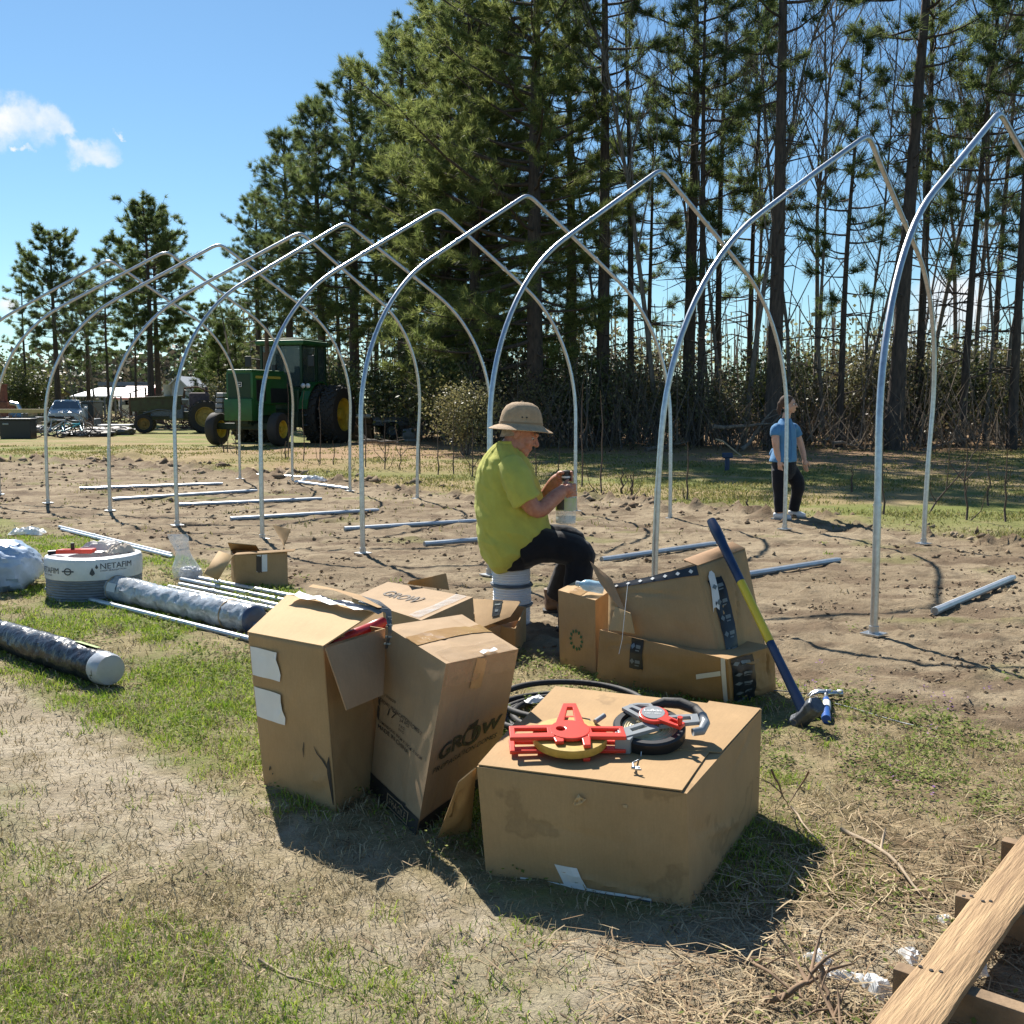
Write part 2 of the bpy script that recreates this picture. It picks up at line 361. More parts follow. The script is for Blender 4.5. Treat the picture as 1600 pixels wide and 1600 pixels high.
def masks(x, y):
    x = np.asarray(x, float); y = np.asarray(y, float)
    w1 = (fbm(x * .9, y * .9, 4, 1) - .5); w2 = (fbm(x * 3.1, y * 3.1, 3, 5) - .5)
    wob = (w1 * .9 + w2 * .35) * np.clip(y / 6, .5, 2.2)
    soil = sst(-.22, .22, y - SOIL_NEAR(x) + wob) * sst(-.5, .5, SOIL_FAR(x) - y + wob * 1.4)
    wb = w1 * .7 + w2 * .5
    path = sst(-.14, .14, PATH_U(x) - y + wb * .6) * sst(-.45, .35, y - PATH_L(x) + wb * 1.6)
    right = sst(.55, 1.1, x + wb * .8 - .1 * y) * sst(6.2, 4.6, y)          # weedy, strawy right foreground
    hay = sst(.25, .6, x + wb * .5 - (y - 2.2) * .28) * sst(3.7, 3.0, y + wb) * (1 - 0 * x)
    far = sst(0, 1.5, y - SOIL_FAR(x) + wob)
    pine = sst(.35, .62, fbm(x * .25 + 3, y * .25, 3, 9) + .55 * np.exp(-((x + 2.6) / 3.2) ** 2 - ((y - 28) / 4.5) ** 2) + .38 * sst(24, 30, y - .1 * x) * sst(-3, 2, x)) * sst(17, 24, y) * sst(-9, -5, x)
    return dict(soil=soil, path=path, right=right, hay=hay, far=far, pine=pine, w1=w1, w2=w2)
def make_ground():
    ys = [-14, -6, -3, -1.5, -.5, .2, .7, 1.1]; y = 1.3
    while y < 60: ys.append(y); y *= 1.0066
    while y < 1500: ys.append(y); y *= 1.12
    ys = np.array(ys); nx = 470
    u = np.linspace(-1, 1, nx); u = np.sign(u) * np.abs(u) ** 1.12
    hw = np.where(ys < 60, .78 * np.abs(ys) + 2.4, 1.2 * ys)
    hw = np.maximum(hw, 3.2)
    Y = np.repeat(ys[:, None], nx, 1); X = u[None] * hw[:, None]
    m = masks(X, Y)
    t = np.clip((Y - 13) / 19, 0, 1); Z = .2 * t * t * (3 - 2 * t)
    near = sst(45, 20, Y)
    rid = 1 - np.abs(2 * fbm(X * 2.6, Y * 3.4, 4, 21) - 1)
    fine = fbm(X * 9, Y * 9, 4, 31) - .5; med = fbm(X * 1.7, Y * 1.7, 4, 41) - .5
    clod = np.clip(fbm(X * 5, Y * 6, 4, 77) - .56, 0, 1)
    pit = np.clip(fbm(X * 3.3 + 5, Y * 4.0, 3, 55) - .6, 0, 1)
    edge = np.exp(-((Y - SOIL_FAR(X)) / 1.1) ** 2)
    Z = Z + near * (m['soil'] * (med * .010 + fine * .014 + (fbm(X * 27, Y * 31, 3, 35) - .5) * .016 + clod * .11 - pit * .10 + (rid - .6) * .016 - .005 + edge * (clod * .5 + .01)) + (1 - m['soil']) * (fine * .022 + med * .03))
    # a mound of dug earth at the far edge of the soil
    for px, py, a, s in [(202, 716, .16, .35), (262, 722, .06, .8), (85, 722, .07, .4), (1320, 812, .04, .5), (1330, 842, .03, .3)]:
        g = G(px, py); Z = Z + a * np.exp(-((X - g.x) ** 2 + (Y - g.y) ** 2) / s ** 2) * (.6 + fbm(X * 6, Y * 6, 3, 3))
    def C(*c): return np.array(c)[None, None, :]
    def mix(a, b, f): return a * (1 - f[..., None]) + b * f[..., None]
    v = fbm(X * 1.3, Y * 1.3, 5, 61); v2 = fbm(X * 14, Y * 14, 4, 71); v3 = fbm(X * .5, Y * .8, 4, 81)
    grassbase = mix(C(.20, .17, .085), C(.33, .27, .15), sst(.35, .65, v2))
    grassbase = mix(grassbase, C(.13, .155, .045), sst(.45, .68, v + (v2 - .5) * .5) * .8)
    farg = mix(C(.27, .21, .105), C(.16, .18, .05), sst(.38, .62, fbm(X * .35, Y * .8, 4, 91)))
    farg = mix(farg, C(.36, .27, .16), sst(.55, .75, v) * .6)
    col = mix(grassbase, farg, sst(9, 14, Y))
    rgt = mix(C(.17, .12, .07), C(.33, .25, .155), sst(.4, .65, v2)); col = mix(col, rgt, m['right'] * .8)
    col = mix(col, mix(C(.11, .078, .045), C(.28, .205, .12), sst(.38, .65, v2)), m['hay'] * .85)
    path = mix(C(.29, .24, .165), C(.42, .36, .265), sst(.3, .7, v2 * .6 + v * .4)); path = mix(path, C(.27, .22, .15), sst(.6, .8, v) * .6)
    col = mix(col, path, m['path'] * (.55 + .45 * sst(.3, .6, v + (v2 - .5) * .6)))
    low = sst(PATH_L(X) + .2, PATH_L(X) - .7, Y) * (X < .4)
    col = mix(col, mix(C(.33, .275, .18), C(.42, .36, .25), v2), low * sst(.35, .6, v) * .75)
    soil = mix(C(.215, .165, .105), C(.31, .248, .165), sst(.3, .7, v * .6 + v2 * .4)); soil = mix(soil, C(.14, .098, .063), sst(.53, .68, fbm(X * 2.2, Y * 4.5, 6, 13)) * .75); soil = mix(soil, C(.10, .07, .045), sst(.62, .72, fbm(X * 11, Y * 15, 3, 15)) * .55)
    soil = mix(soil, C(.10, .068, .043), np.clip(clod * 7 * edge + pit * 4, 0, 1) * .8)
    soil = mix(soil, C(.17, .17, .06), sst(.66, .8, fbm(X * 1.1, Y * 1.5, 4, 23)) * .6)
    col = mix(col, soil, m['soil'])
    col = mix(col, mix(C(.26, .155, .09), C(.35, .24, .145), v2), m['pine'] * sst(17, 22, Y) * .9)
    V = np.stack([X, Y, Z], -1).reshape(-1, 3)
    ny = len(ys); i = np.arange(ny - 1)[:, None] * nx + np.arange(nx - 1)[None]
    F4 = np.stack([i, i + 1, i + nx + 1, i + nx], -1).reshape(-1, 4)
    g = npmesh('ground', V, None, F4, col.reshape(-1, 3).clip(0, 1), attr_mat('ground soil and turf', .95, 0, .12, bump=1.0, bscale=30, nvar=.42, nscale=34), smooth=True)
    tag(g, kind='structure')
make_ground()
def zg(x, y):
    t = np.clip((np.asarray(y) - 13) / 19, 0, 1); return .2 * t * t * (3 - 2 * t)
# ------------------------------------------------------------------ small growth
def cand(n, y0, y1, half=.56, pad=.4, seed=0):
    r = np.random.default_rng(seed)
    y = y0 * (y1 / y0) ** r.random(n); x = (r.random(n) * 2 - 1) * (half * y + pad)
    return x, y, r
def blades(name, x, y, r, h, w, lean, colA, colB, label, matr, bend=.5):
    n = len(x); a = r.random(n) * 2 * PI; la = a + (r.random(n) - .5) * 2
    h = h * (.55 + .9 * r.random(n)); w = w * (.7 + .6 * r.random(n)); L = lean * (.4 + 1.2 * r.random(n))
    sx, sy = np.cos(a) * w, np.sin(a) * w; dx, dy = np.cos(la), np.sin(la); z0 = zg(x, y) - .008
    hz = h * np.cos(np.clip(L, 0, 1.45)); hl = h * np.sin(np.clip(L, 0, 1.45))
    V = np.empty((n, 5, 3)); o = np.stack([x, y, z0], -1)
    V[:, 0] = o - np.stack([sx, sy, 0 * x], -1); V[:, 1] = o + np.stack([sx, sy, 0 * x], -1)
    mid = o + np.stack([dx * hl * .4, dy * hl * .4, hz * .62 + .004], -1); s7 = np.stack([sx, sy, 0 * x], -1) * .75
    V[:, 2] = mid + s7; V[:, 3] = mid - s7; V[:, 4] = o + np.stack([dx * hl, dy * hl, hz * (1 - bend * .35) + .004], -1)
    b = np.arange(n)[:, None] * 5; F4 = b + np.array([0, 1, 2, 3]); F3 = b + np.array([3, 2, 4])
    t = (r.random(n) ** 1.2)[:, None]; c = np.array(colA) * (1 - t) + np.array(colB) * t; c = c * (.75 + .5 * r.random(n))[:, None]
    c5 = np.repeat(c[:, None, :], 5, 1).reshape(-1, 3)
    return tag(npmesh(name, V.reshape(-1, 3), F3, F4, c5, matr), label, 'grass' if 'grass' in name else name.replace('_', ' '), kind='stuff')
GR = attr_mat('grass blade', .6, .38, .25); ST = attr_mat('dry straw', .75, .15, .2); LF = attr_mat('weed leaf', .8, .35, .12)
def clumped(x, y, r, per, rad):
    n = len(x); k = np.repeat(np.arange(n), per); a = r.random(n * per) * 2 * PI; q = rad * np.sqrt(r.random(n * per))
    return x[k] + np.cos(a) * q, y[k] + np.sin(a) * q
# green tufts
x, y, r = cand(26000, 1.7, 11, seed=1); m = masks(x, y)
pat = fbm(x * 1.3, y * 1.3, 5, 61) + (fbm(x * 4, y * 4, 3, 8) - .5) * .5
band = sst(-.1, .3, y - PATH_U(x)) * (x < 1.1) * (1 - m['soil'])
dens = (.20 * sst(.46, .62, pat) + .75 * band * sst(.36, .60, pat) + .30 * sst(.40, .6, pat) * sst(3.4, 2.6, y) * (x < .9)) * (1 - m['soil'] * .985) * (1 - m['path'] * .93) * (1 - .85 * m['hay']) * (1 - .6 * m['right'])
k = r.random(len(x)) < dens; x, y = x[k], y[k]
k = ~((x > -.25) & (x < .62) & (y > 2.55) & (y < 3.1) & (y > 2.68 - .45 * (x - .1))); x, y = x[k], y[k]; x, y = clumped(x, y, r, 20, .055)
blades('grass', x, y, r, .038, np.maximum(.0016, .00045 * y), .8, (.17, .31, .025), (.42, .46, .09), 'short green winter grass growing in tufts over the near ground', GR)
# pale dry grass lying over the near left
x, y, r = cand(38000, 1.7, 12, seed=2); m = masks(x, y)
low = sst(PATH_L(x) + .3, PATH_L(x) - .6, y) * (x < .9)
band = sst(-.1, .3, y - PATH_U(x)) * (1 - m['soil'])
dens = (.75 * low * sst(.32, .55, fbm(x * 2.2, y * 2.2, 4, 33)) + .14 * band + .10) * (1 - m['soil'] * .96) * (1 - m['path'] * .62) + .16 * m['path']
k = r.random(len(x)) < dens; x, y = x[k], y[k]
x, y = clumped(x, y, r, 14, .08)
blades('dry_grass', x, y, r, .05, np.maximum(.0013, .0005 * y), 1.25, (.30, .235, .13), (.50, .43, .28), 'bleached dry grass lying flat over the near ground', ST, .8)
def leaves(name, x, y, r, size, h, colA, colB, label, matr, up=.5):
    n = len(x); a = r.random(n) * 2 * PI; s = size * (.5 + r.random(n)); z = zg(x, y) + h * r.random(n) ** 1.3
    el = (r.random(n) - .25) * up * 2; d = np.stack([np.cos(a) * np.cos(el), np.sin(a) * np.cos(el), np.sin(el)], -1)
    p = np.stack([-np.sin(a), np.cos(a), .4 * (r.random(n) - .5)], -1); o = np.stack([x, y, z], -1); s = s[:, None]
    V = np.stack([o, o + d * s * .55 + p * s * .36, o + d * s, o + d * s * .55 - p * s * .36], 1)
    F4 = np.arange(n)[:, None] * 4 + np.arange(4); t = r.random(n)[:, None]; c = (np.array(colA) * (1 - t) + np.array(colB) * t) * (.7 + .6 * r.random(n))[:, None]
    return tag(npmesh(name, V.reshape(-1, 3), None, F4, np.repeat(c[:, None], 4, 1).reshape(-1, 3), matr), label, name.replace('_', ' '), kind='stuff')
x, y, r = cand(16000, 1.8, 9, seed=3); m = masks(x, y)
band = sst(.1, .5, y - PATH_U(x)) * (x < 1.1) * (1 - m['soil'])
dens = (.85 * m['right'] * sst(.4, .6, fbm(x * 2.1 + 4, y * 2.1, 4, 14)) * (1 - .75 * m['hay']) + .4 * band * sst(.4, .6, fbm(x * 2, y * 2, 4, 15)) + .03) * (1 - m['soil'] * .97) * (1 - m['path'] * .97)
k = r.random(len(x)) < dens; x, y = x[k], y[k]; x, y = clumped(x, y, r, 16, .07)
leaves('weeds', x, y, r, np.maximum(.013, .0035 * y), .045, (.11, .17, .03), (.27, .29, .09), 'low leafy weeds creeping over the bare soil', LF)
x, y, r = cand(1500, 2.4, 6, seed=4); m = masks(x, y)
k = (r.random(len(x)) < .34 * m['right'] * sst(.5, .62, fbm(x * 2.1 + 4, y * 2.1, 4, 14)) * (1 - m['hay'])) & (x > .5); x, y = x[k], y[k]; x, y = clumped(x, y, r, 7, .02)
leaves('weed_flowers', x, y, r, .011, .05, (.26, .13, .34), (.42, .26, .5), 'small purple flowers dotted among the weeds', LF).data
# far grass strip beyond the soil: short tussocks
x, y, r = cand(26000, 11, 30, seed=5); m = masks(x, y)
dens = .75 * sst(-.4, .6, y - SOIL_FAR(x)) * sst(.3, .6, fbm(x * .6, y * 1.0, 4, 91)) * (1 - .8 * m['pine']) + .012
k = r.random(len(x)) < dens; x, y = x[k], y[k]; x, y = clumped(x, y, r, 9, .22)
blades('far_grass', x, y, r, .055, np.maximum(.003, .0005 * y), .75, (.13, .16, .035), (.36, .31, .13), 'yellow green grass strip beyond the tilled soil', GR)
# straw and dead stalks in front of the big box
x, y, r = cand(24000, 1.75, 4.4, half=.62, seed=6); m = masks(x, y)
dens = m['hay'] * .95 + .015 * m['right'] + .006 + .35 * np.exp(-((x - .6) / .45) ** 2 - ((y - 2.45) / .35) ** 2)
k = (r.random(len(x)) < dens) & (x > -1.2); x, y = x[k], y[k]
def stalks(name, x, y, r, length, w, zmax, colA, colB, label):
    n = len(x); a = r.random(n) * PI + .5 * r.standard_normal(n); L = length * (.3 + r.random(n) ** 1.5); w = w * (.6 + .8 * r.random(n))
    z = zg(x, y) + .004 + zmax * r.random(n) ** 2; dz = (r.random(n) - .5) * .35
    d = np.stack([np.cos(a), np.sin(a), dz], -1) * L[:, None] / 2; s = np.stack([-np.sin(a), np.cos(a), 0 * a], -1) * w[:, None] / 2; o = np.stack([x, y, z], -1)
    up = np.zeros((n, 3)); up[:, 2] = w * .7; bow = np.stack([-np.sin(a), np.cos(a), .3 + 0 * a], -1) * ((r.random(n) - .5) * .22 * L)[:, None]
    V = np.stack([o - d - s, o - d + s, o + bow - s + up, o + bow + s + up, o + d - s * .6, o + d + s * .6], 1); V[..., 2] = np.maximum(V[..., 2], 0.0)
    b = np.arange(n)[:, None] * 6; F4 = np.concatenate([b + np.array([0, 1, 3, 2]), b + np.array([2, 3, 5, 4])])
    t = r.random(n)[:, None]; c = (np.array(colA) * (1 - t) + np.array(colB) * t) * (.7 + .6 * r.random(n))[:, None]
    return tag(npmesh(name, V.reshape(-1, 3), None, F4, np.repeat(c[:, None], 6, 1).reshape(-1, 3), ST), label, 'straw', kind='stuff')
stalks('straw', x, y, r, .12, .0032, .035, (.19, .12, .065), (.50, .40, .25), 'loose straw and dead stalks strewn around the near boxes')
def clods(name, x, y, r, size, colA, colB, label):
    n = len(x); s = size * (.35 + r.random(n) ** 3 * 1.6); o = np.stack([x, y, zg(x, y) + s * .15], -1); base = np.array([[1, 0, 0], [0, 1, 0], [-1, 0, 0], [0, -1, 0], [0, 0, .75], [0, 0, -.6]])
    a = r.random(n) * 6.3; ca, sa = np.cos(a)[:, None], np.sin(a)[:, None]; V = base[None] * (.6 + .8 * r.random((n, 6, 1))) + .25 * r.standard_normal((n, 6, 3)); V = V * s[:, None, None]
    V = np.stack([V[..., 0] * ca - V[..., 1] * sa, V[..., 0] * sa + V[..., 1] * ca, V[..., 2]], -1) + o[:, None]
    F3 = np.arange(n)[:, None, None] * 6 + np.array([[0, 1, 4], [1, 2, 4], [2, 3, 4], [3, 0, 4], [1, 0, 5], [2, 1, 5], [3, 2, 5], [0, 3, 5]])[None]
    t = r.random(n)[:, None]; c = (np.array(colA) * (1 - t) + np.array(colB) * t) * (.7 + .6 * r.random(n))[:, None]
    return tag(npmesh(name, V.reshape(-1, 3), F3.reshape(-1, 3), None, np.repeat(c[:, None], 6, 1).reshape(-1, 3), attr_mat('soil clod', .95, 0, .1)), label, 'clods', kind='stuff')
x, y, r = cand(60000, 4.2, 24, half=.6, seed=12); m = masks(x, y); cl = fbm(x * 1.1, y * 1.8, 4, 77)
edg = np.exp(-((y - SOIL_FAR(x)) / 1.0) ** 2)
k = r.random(len(x)) < m['soil'] * (.10 + .55 * sst(.52, .68, cl)) + .5 * edg * sst(.46, .62, cl); x, y = x[k], y[k]
clods('soil_clods', x, y, r, np.maximum(.008, .0014 * y) * (1 + 1.6 * np.exp(-((y - SOIL_FAR(x)) / 1.0) ** 2)), (.13, .09, .06), (.30, .235, .16), 'crumbly clods of soil scattered over the tilled plot')
x, y, r = cand(14000, 1.8, 14, seed=8)
stalks('stem_litter', x, y, r, .05, .0032, .008, (.10, .06, .035), (.42, .33, .2), 'short bits of dead stem scattered over the ground')
# ------------------------------------------------------------------ hoops
PH = 3.67
NEAR = {9: (1365, 993), 7: (765, 900), 6: (567, 866), 5: (410, 844), 4: (277, 822), 3: (172, 799), 2: (75, 787)}
FARB = {8: (1443, 851), 7: (1226, 828), 6: (1047, 811), 3: (652, 780), 2: (547, 768), 1: (457, 753), 0: (375, 749)}
PEAK = {9: (1562, 174), 8: (1357, 210), 7: (1033, 264), 6: (825, 303), 5: (685, 326), 4: (540, 347), 3: (470, 362), 2: (343, 380), 1: (260, 392), 0: (170, 405)}
nb = {k: G(*v) for k, v in NEAR.items()}; fb = {k: G(*v) for k, v in FARB.items()}
nb[8] = (nb[9] + nb[7]) / 2; nb[8].x = X_at(1022, nb[8].y)
st_ = (nb[2] - nb[5]) / 3; nb[1] = nb[2] + st_; nb[0] = nb[1] + st_
fb[5] = fb[6] + (fb[3] - fb[6]) / 3; fb[4] = fb[6] + (fb[3] - fb[6]) * 2 / 3; fb[9] = fb[8] + (fb[8] - fb[7])
for k in (0, 1): nb[k].z = gz(nb[k].x, nb[k].y)
for k in (4, 5, 9): fb[k].z = gz(fb[k].x, fb[k].y)
HW = 2.45; RR = 1.85; PHI = math.radians(60.5); LL = (HW - RR * (1 - math.cos(PHI))) / math.sin(PHI); H0 = PH - RR * math.sin(PHI) - LL * math.cos(PHI)
def profile():
    p = [(0, 0), (0, .4), (0, .8), (0, H0 * .85)]
    p += [(RR * (1 - math.cos(a)), H0 + RR * math.sin(a)) for a in [PHI * i / 14 for i in range(15)]]
    e = Vector(p[-1]); tip = Vector((HW, PH))
    p += [tuple(e.lerp(tip, t)) for t in (.25, .5, .75, .93)]
    return p
PROF = profile()
HOOP_LABEL = ['steel hoop at the far left end of the row, its near leg out of frame', 'second steel hoop from the far left end, peak before the tall pines',
  'steel hoop with near leg in front of the parked car and bicycles', 'steel hoop with near leg left of the old rusty tractor',
  'steel hoop with near leg just left of the green tractor', 'steel hoop with near leg crossing the front of the green tractor',
  'steel hoop with near leg just right of the green tractor', 'steel hoop with near leg rising behind the seated man',
  'steel hoop with far leg right of the walking person and near leg behind leaning boxes', 'nearest and largest steel hoop at the right end of the row']
for k in range(10):
    N, Fb = nb[k], fb[k]; zc = (N.z + Fb.z) / 2; K = P(*PEAK[k], z=PH + zc); Mid = (N + Fb) / 2; lean = Vector((K.x - Mid.x, K.y - Mid.y, 0))
    root = empty('greenhouse_hoop', N, HOOP_LABEL[k], 'greenhouse hoop', 'bare steel greenhouse hoops standing in a row')
    def pt(o, z, side):
        B = N if side == 0 else Fb; hv = (Mid - B) / HW
        return Vector((B.x + hv.x * o + lean.x * (max(z, 0) / PH) ** 2.2, B.y + hv.y * o + lean.y * (max(z, 0) / PH) ** 2.2, z + B.z + (zc - B.z) * z / PH))
    r = .0215
    for side in (0, 1):
        b = MB(); b.tube([pt(0, -.12, side), pt(0, .4, side), pt(0, .8, side)], .0235, 10); b.tube([pt(0, .785, side), pt(0, .80, side)], .0262, 10)
        b.build('ground_post', M['steel'], root, True, 40)
        b = MB(); c = pt(0, .012, side); b.box(c, (.12, .12, .010), rot=.75); b.tube([pt(0, .0, side), pt(0, .06, side)], .030, 10)
        b.build('base_plate', M['steel'], root)
        pp = [pt(o, z, side) for o, z in PROF if z >= .8]
        b = MB(); b.tube(pp[:len(pp) - 3], r, 10); b.build('bow_pipe', M['steel'], root, True, 40)
    # ridge piece: both straight rafters and the tight bend at the peak
    ra = [pt(o, z, 0) for o, z in PROF[-4:]]; rb = [pt(o, z, 1) for o, z in PROF[-4:]]
    a, c = ra[-1], rb[-1]; tip = (K * 1.0); bend = [a.lerp(tip, t).lerp(tip.lerp(c, t), t) for t in (.25, .4, .5, .6, .75)]
    b = MB(); b.tube(ra + bend + rb[::-1], r * 1.06, 10); b.tube([ra[0].lerp(ra[1], -.02), ra[0].lerp(ra[1], .06)], r * 1.25, 10); b.tube([rb[0].lerp(rb[1], -.02), rb[0].lerp(rb[1], .06)], r * 1.25, 10)
    b.build('ridge_pipe', M['steel'], root, True, 40)
# loose pipes lying on the soil between the legs
GP = [((125, 766), (348, 758), 'loose steel pipe on the soil, farthest left of those between the hoop legs'), ((176, 783), (402, 769), 'loose steel pipe on soil with its left end at the third hoop leg'),
      ((280, 792), (503, 782), 'loose steel pipe on soil starting behind the leg left of the tractor'), ((360, 814), (592, 800), 'loose steel pipe on soil crossing behind two hoop legs near the open box'),
      ((538, 830), (745, 817), 'loose steel pipe on soil ending at the seated man\'s back'), ((663, 854), (760, 846), 'short visible steel pipe on soil behind the seated man\'s hips'),
      ((940, 879), (1118, 853), 'loose steel pipe on soil between the seated man and the sledgehammer'), ((1150, 905), (1312, 879), 'loose steel pipe on soil running out behind the leaning open box'),
      ((1460, 961), (1584, 907), 'loose steel pipe on soil at the far right of the plot'), ((398, 744), (492, 749), 'thin steel pipe beside the white plastic on the far soil, left one'),
      ((462, 755), (544, 766), 'thin steel pipe right of the white plastic on the far soil')]
for a, b_, lab in GP:
    A, B = G(*a), G(*b_); up = Vector((0, 0, .026)); b = MB(); d = (B - A)
    b.tube([A + up, A + up + d * .06, B + up - d * .04, B + up], [.023, .026, .026, .019], 8)
    b.tube([A + up - d * .0, A + up + d * .05], .0275, 8)
    o = b.build('loose_pipe', M['steel_grey'], None, True, 40); tag(o, lab, 'steel pipe', 'loose steel pipes lying on the soil')
# cut plastic piece on the far soil
def crumple(name, c, sx, sy, h, matr, seed, label=None, cat=None, rz=0, n=16, parent=None, sharp=1.0):
    rr = np.random.default_rng(seed); b = MB(); rows = []; c = Vector(c)
    for i in range(n):
        row = []
        for j in range(n):
            u = 2 * i / (n - 1) - 1; v = 2 * j / (n - 1) - 1
            e = 1 + .35 * (fbm(math.atan2(v, u) * 1.3 + seed, seed * 3.3, 3, seed) - .5) * 2 * max(abs(u), abs(v))
            f = float(1 - abs(2 * fbm(u * 2.2 + seed, v * 2.2, 4, seed) - 1)); z = h * (max(f, 0) ** (1.5 * sharp)) * (1 - max(abs(u), abs(v)) ** 3 * .8)
            X, Y = u * sx * e, v * sy * e
            row.append(c + Vector((X * math.cos(rz) - Y * math.sin(rz), X * math.sin(rz) + Y * math.cos(rz), z + .004)))
        rows.append(row)
    b.grid(rows); o = b.build(name, matr, parent, True, 25)
    if label: tag(o, label, cat)
    return o
crumple('plastic_scrap', G(488, 753), .22, .13, .12, M['film_white'], 3, 'white plastic scrap between two thin pipes on the far soil', 'plastic scrap', .1)
# ------------------------------------------------------------------ cardboard boxes
class Face:
    def __init__(s, a, b, c, d, bulge=0.0, amp=.004, seed=0, sc=2.2):
        s.a, s.b, s.c, s.d = map(Vector, (a, b, c, d)); s.n = ((s.b - s.a).cross(s.d - s.a) + (s.b - s.c).cross(s.c - s.d) * -1).normalized()
        s.n = (s.b - s.a).cross(s.d - s.a).normalized(); s.bulge = bulge; s.amp = amp; s.seed = seed; s.sc = sc; rg = random.Random(seed * 77 + int(amp * 1e4)); s.cr = [(rg.random(), rg.random(), rg.uniform(0, PI), rg.choice((-1, -1, 1)) * rg.uniform(.3, 1), rg.uniform(.012, .035)) for _ in range(4)]
        s.w = ((s.b - s.a).length + (s.c - s.d).length) / 2; s.h = ((s.d - s.a).length + (s.c - s.b).length) / 2
    def pt(s, u, v, off=0.0):
        p = s.a * (1 - u) * (1 - v) + s.b * u * (1 - v) + s.c * u * v + s.d * (1 - u) * v
        e = max(0, 16 * u * (1 - u) * v * (1 - v))
        k = min(1, 9 * min(u, 1 - u, v, 1 - v)) if 0 <= u <= 1 and 0 <= v <= 1 else 0
        r = float(1 - abs(2 * fbm(u * s.sc + s.seed * 3.7, v * s.sc * s.h / max(s.w, .01) + s.seed, 4, s.seed) - 1))
        cz = sum(d * math.exp(-(((u - a) * math.sin(t) - (v - b) * math.cos(t)) / w) ** 2) * max(0, 1 - ((u - a) * math.cos(t) + (v - b) * math.sin(t)) ** 2 * 7) for a, b, t, d, w in s.cr)
        return p + s.n * (off + s.amp * 1.1 * k * cz + s.bulge * e + s.amp * k * (r - .75) * 2)
    def mesh(s, mb, nu=14, nv=14):
        rows = [[s.pt(i / nu, j / nv) for j in range(nv + 1)] for i in range(nu + 1)]
        st = mb.grid(rows)
        for i in range(nu + 1):
            for j in range(nv + 1): mb.uv[st + i * (nv + 1) + j] = (i / nu * s.w * 5, j / nv * s.h * 5)
    def patch(s, u0, u1, v0, v1, off=.0025, nu=10, nv=4, mb=None, skew=0.0, taper=0.0, jag=0.0, seed=0):
        mb = mb or MB(); rr = np.random.default_rng(seed + 5)
        rows = []
        for i in range(nu + 1):
            t = i / nu; u = u0 + (u1 - u0) * t; row = []
            for j in range(nv + 1):
                q = j / nv; v = v0 + (v1 - v0) * q + skew * t; uu = u + taper * (q - .5) * (1 if i == nu else 0)
                if jag and j in (0, nv): v += (rr.random() - .5) * jag
                row.append(s.pt(uu, v, off))
            rows.append(row)
        mb.grid(rows); return mb
def put_uv(o, mb, org):
    me = o.data; uvl = me.uv_layers.new(name='UVMap')
    buf = np.zeros((len(me.loops), 2), np.float32)
    idx = np.empty(len(me.loops), np.int32); me.loops.foreach_get('vertex_index', idx)
    arr = np.zeros((len(mb.v), 2), np.float32)
    for k, v in mb.uv.items(): arr[k] = v
    uvl.data.foreach_set('uv', arr[idx].ravel())
_txt = {}
def text_geo(s, bold=0.0):
    if (s, bold) in _txt: return _txt[(s, bold)]
    c = bpy.data.curves.new('lettering', 'FONT'); c.body = s; c.size = 1; c.offset = bold; c.resolution_u = 3
    o = bpy.data.objects.new('lettering', c); COL.objects.link(o); dg = bpy.context.evaluated_depsgraph_get()
    me = bpy.data.meshes.new_from_object(o.evaluated_get(dg)); V = [tuple(v.co) for v in me.vertices]; Fs = [list(p.vertices) for p in me.polygons]
    bpy.data.objects.remove(o); bpy.data.curves.remove(c); bpy.data.meshes.remove(me)
    x0 = min(v[0] for v in V); x1 = max(v[0] for v in V); y0 = min(v[1] for v in V); y1 = max(v[1] for v in V)
    V = [((v[0] - x0) / (x1 - x0), (v[1] - y0) / (y1 - y0)) for v in V]
    _txt[(s, bold)] = (V, Fs); return V, Fs
def text_on(mb, s, fn, u0, u1, v0, v1, bold=0.0, slant=0.0, skew=0.0):
    V, Fs = text_geo(s, bold)
    mb.add([fn(u0 + (u1 - u0) * x + slant * y, v0 + (v1 - v0) * y + skew * x) for x, y in V], Fs)
def carton(name, label, B, T, matr, group=None, open_top=False, bulges=(0, 0, 0, 0, 0), amp=.004, seed=1, body='carton_walls', inside=None, res=26):
    """B, T: bottom and top corners FL, FR, BR, BL"""
    c = sum((Vector(p) for p in B), Vector()) / 4
    root = empty(name, (c.x, c.y, B[0].z), label, 'cardboard box', group)
    fs = {}
    for k, (i, j) in enumerate(((0, 1), (1, 2), (2, 3), (3, 0))):
        fs[('front', 'right', 'back', 'left')[k]] = Face(B[i], B[j], T[j], T[i], bulges[k], amp, seed + k)
    fs['top'] = Face(T[0], T[1], T[2], T[3], bulges[4], amp, seed + 5)
    mb = MB()
    for k, f in fs.items():
        if k == 'top' and open_top: continue
        f.mesh(mb, res, res)
    Face(B[3], B[2], B[1], B[0]).mesh(mb, 2, 2)
    o = mb.build(body, matr, root, True, 32); put_uv(o, mb, root)
    if open_top:
        md = o.modifiers.new('th', 'SOLIDIFY'); md.thickness = .006; md.offset = -1
    return root, fs
def sheet(name, pts, matr, parent, n=8, bulge=0.0, amp=.003, seed=0, th=.005, label=None):
    f = Face(*pts, bulge, amp, seed); mb = MB(); f.mesh(mb, n, n); o = mb.build(name, matr, parent, True, 40); put_uv(o, mb, parent)
    md = o.modifiers.new('th', 'SOLIDIFY'); md.thickness = th; md.offset = 0; e = o.modifiers.new('es', 'EDGE_SPLIT'); e.split_angle = .7
    if label: o['label'] = label
    return o, f
GB = 'cardboard boxes set down on the grass'
sink = Vector((0, 0, -.012))
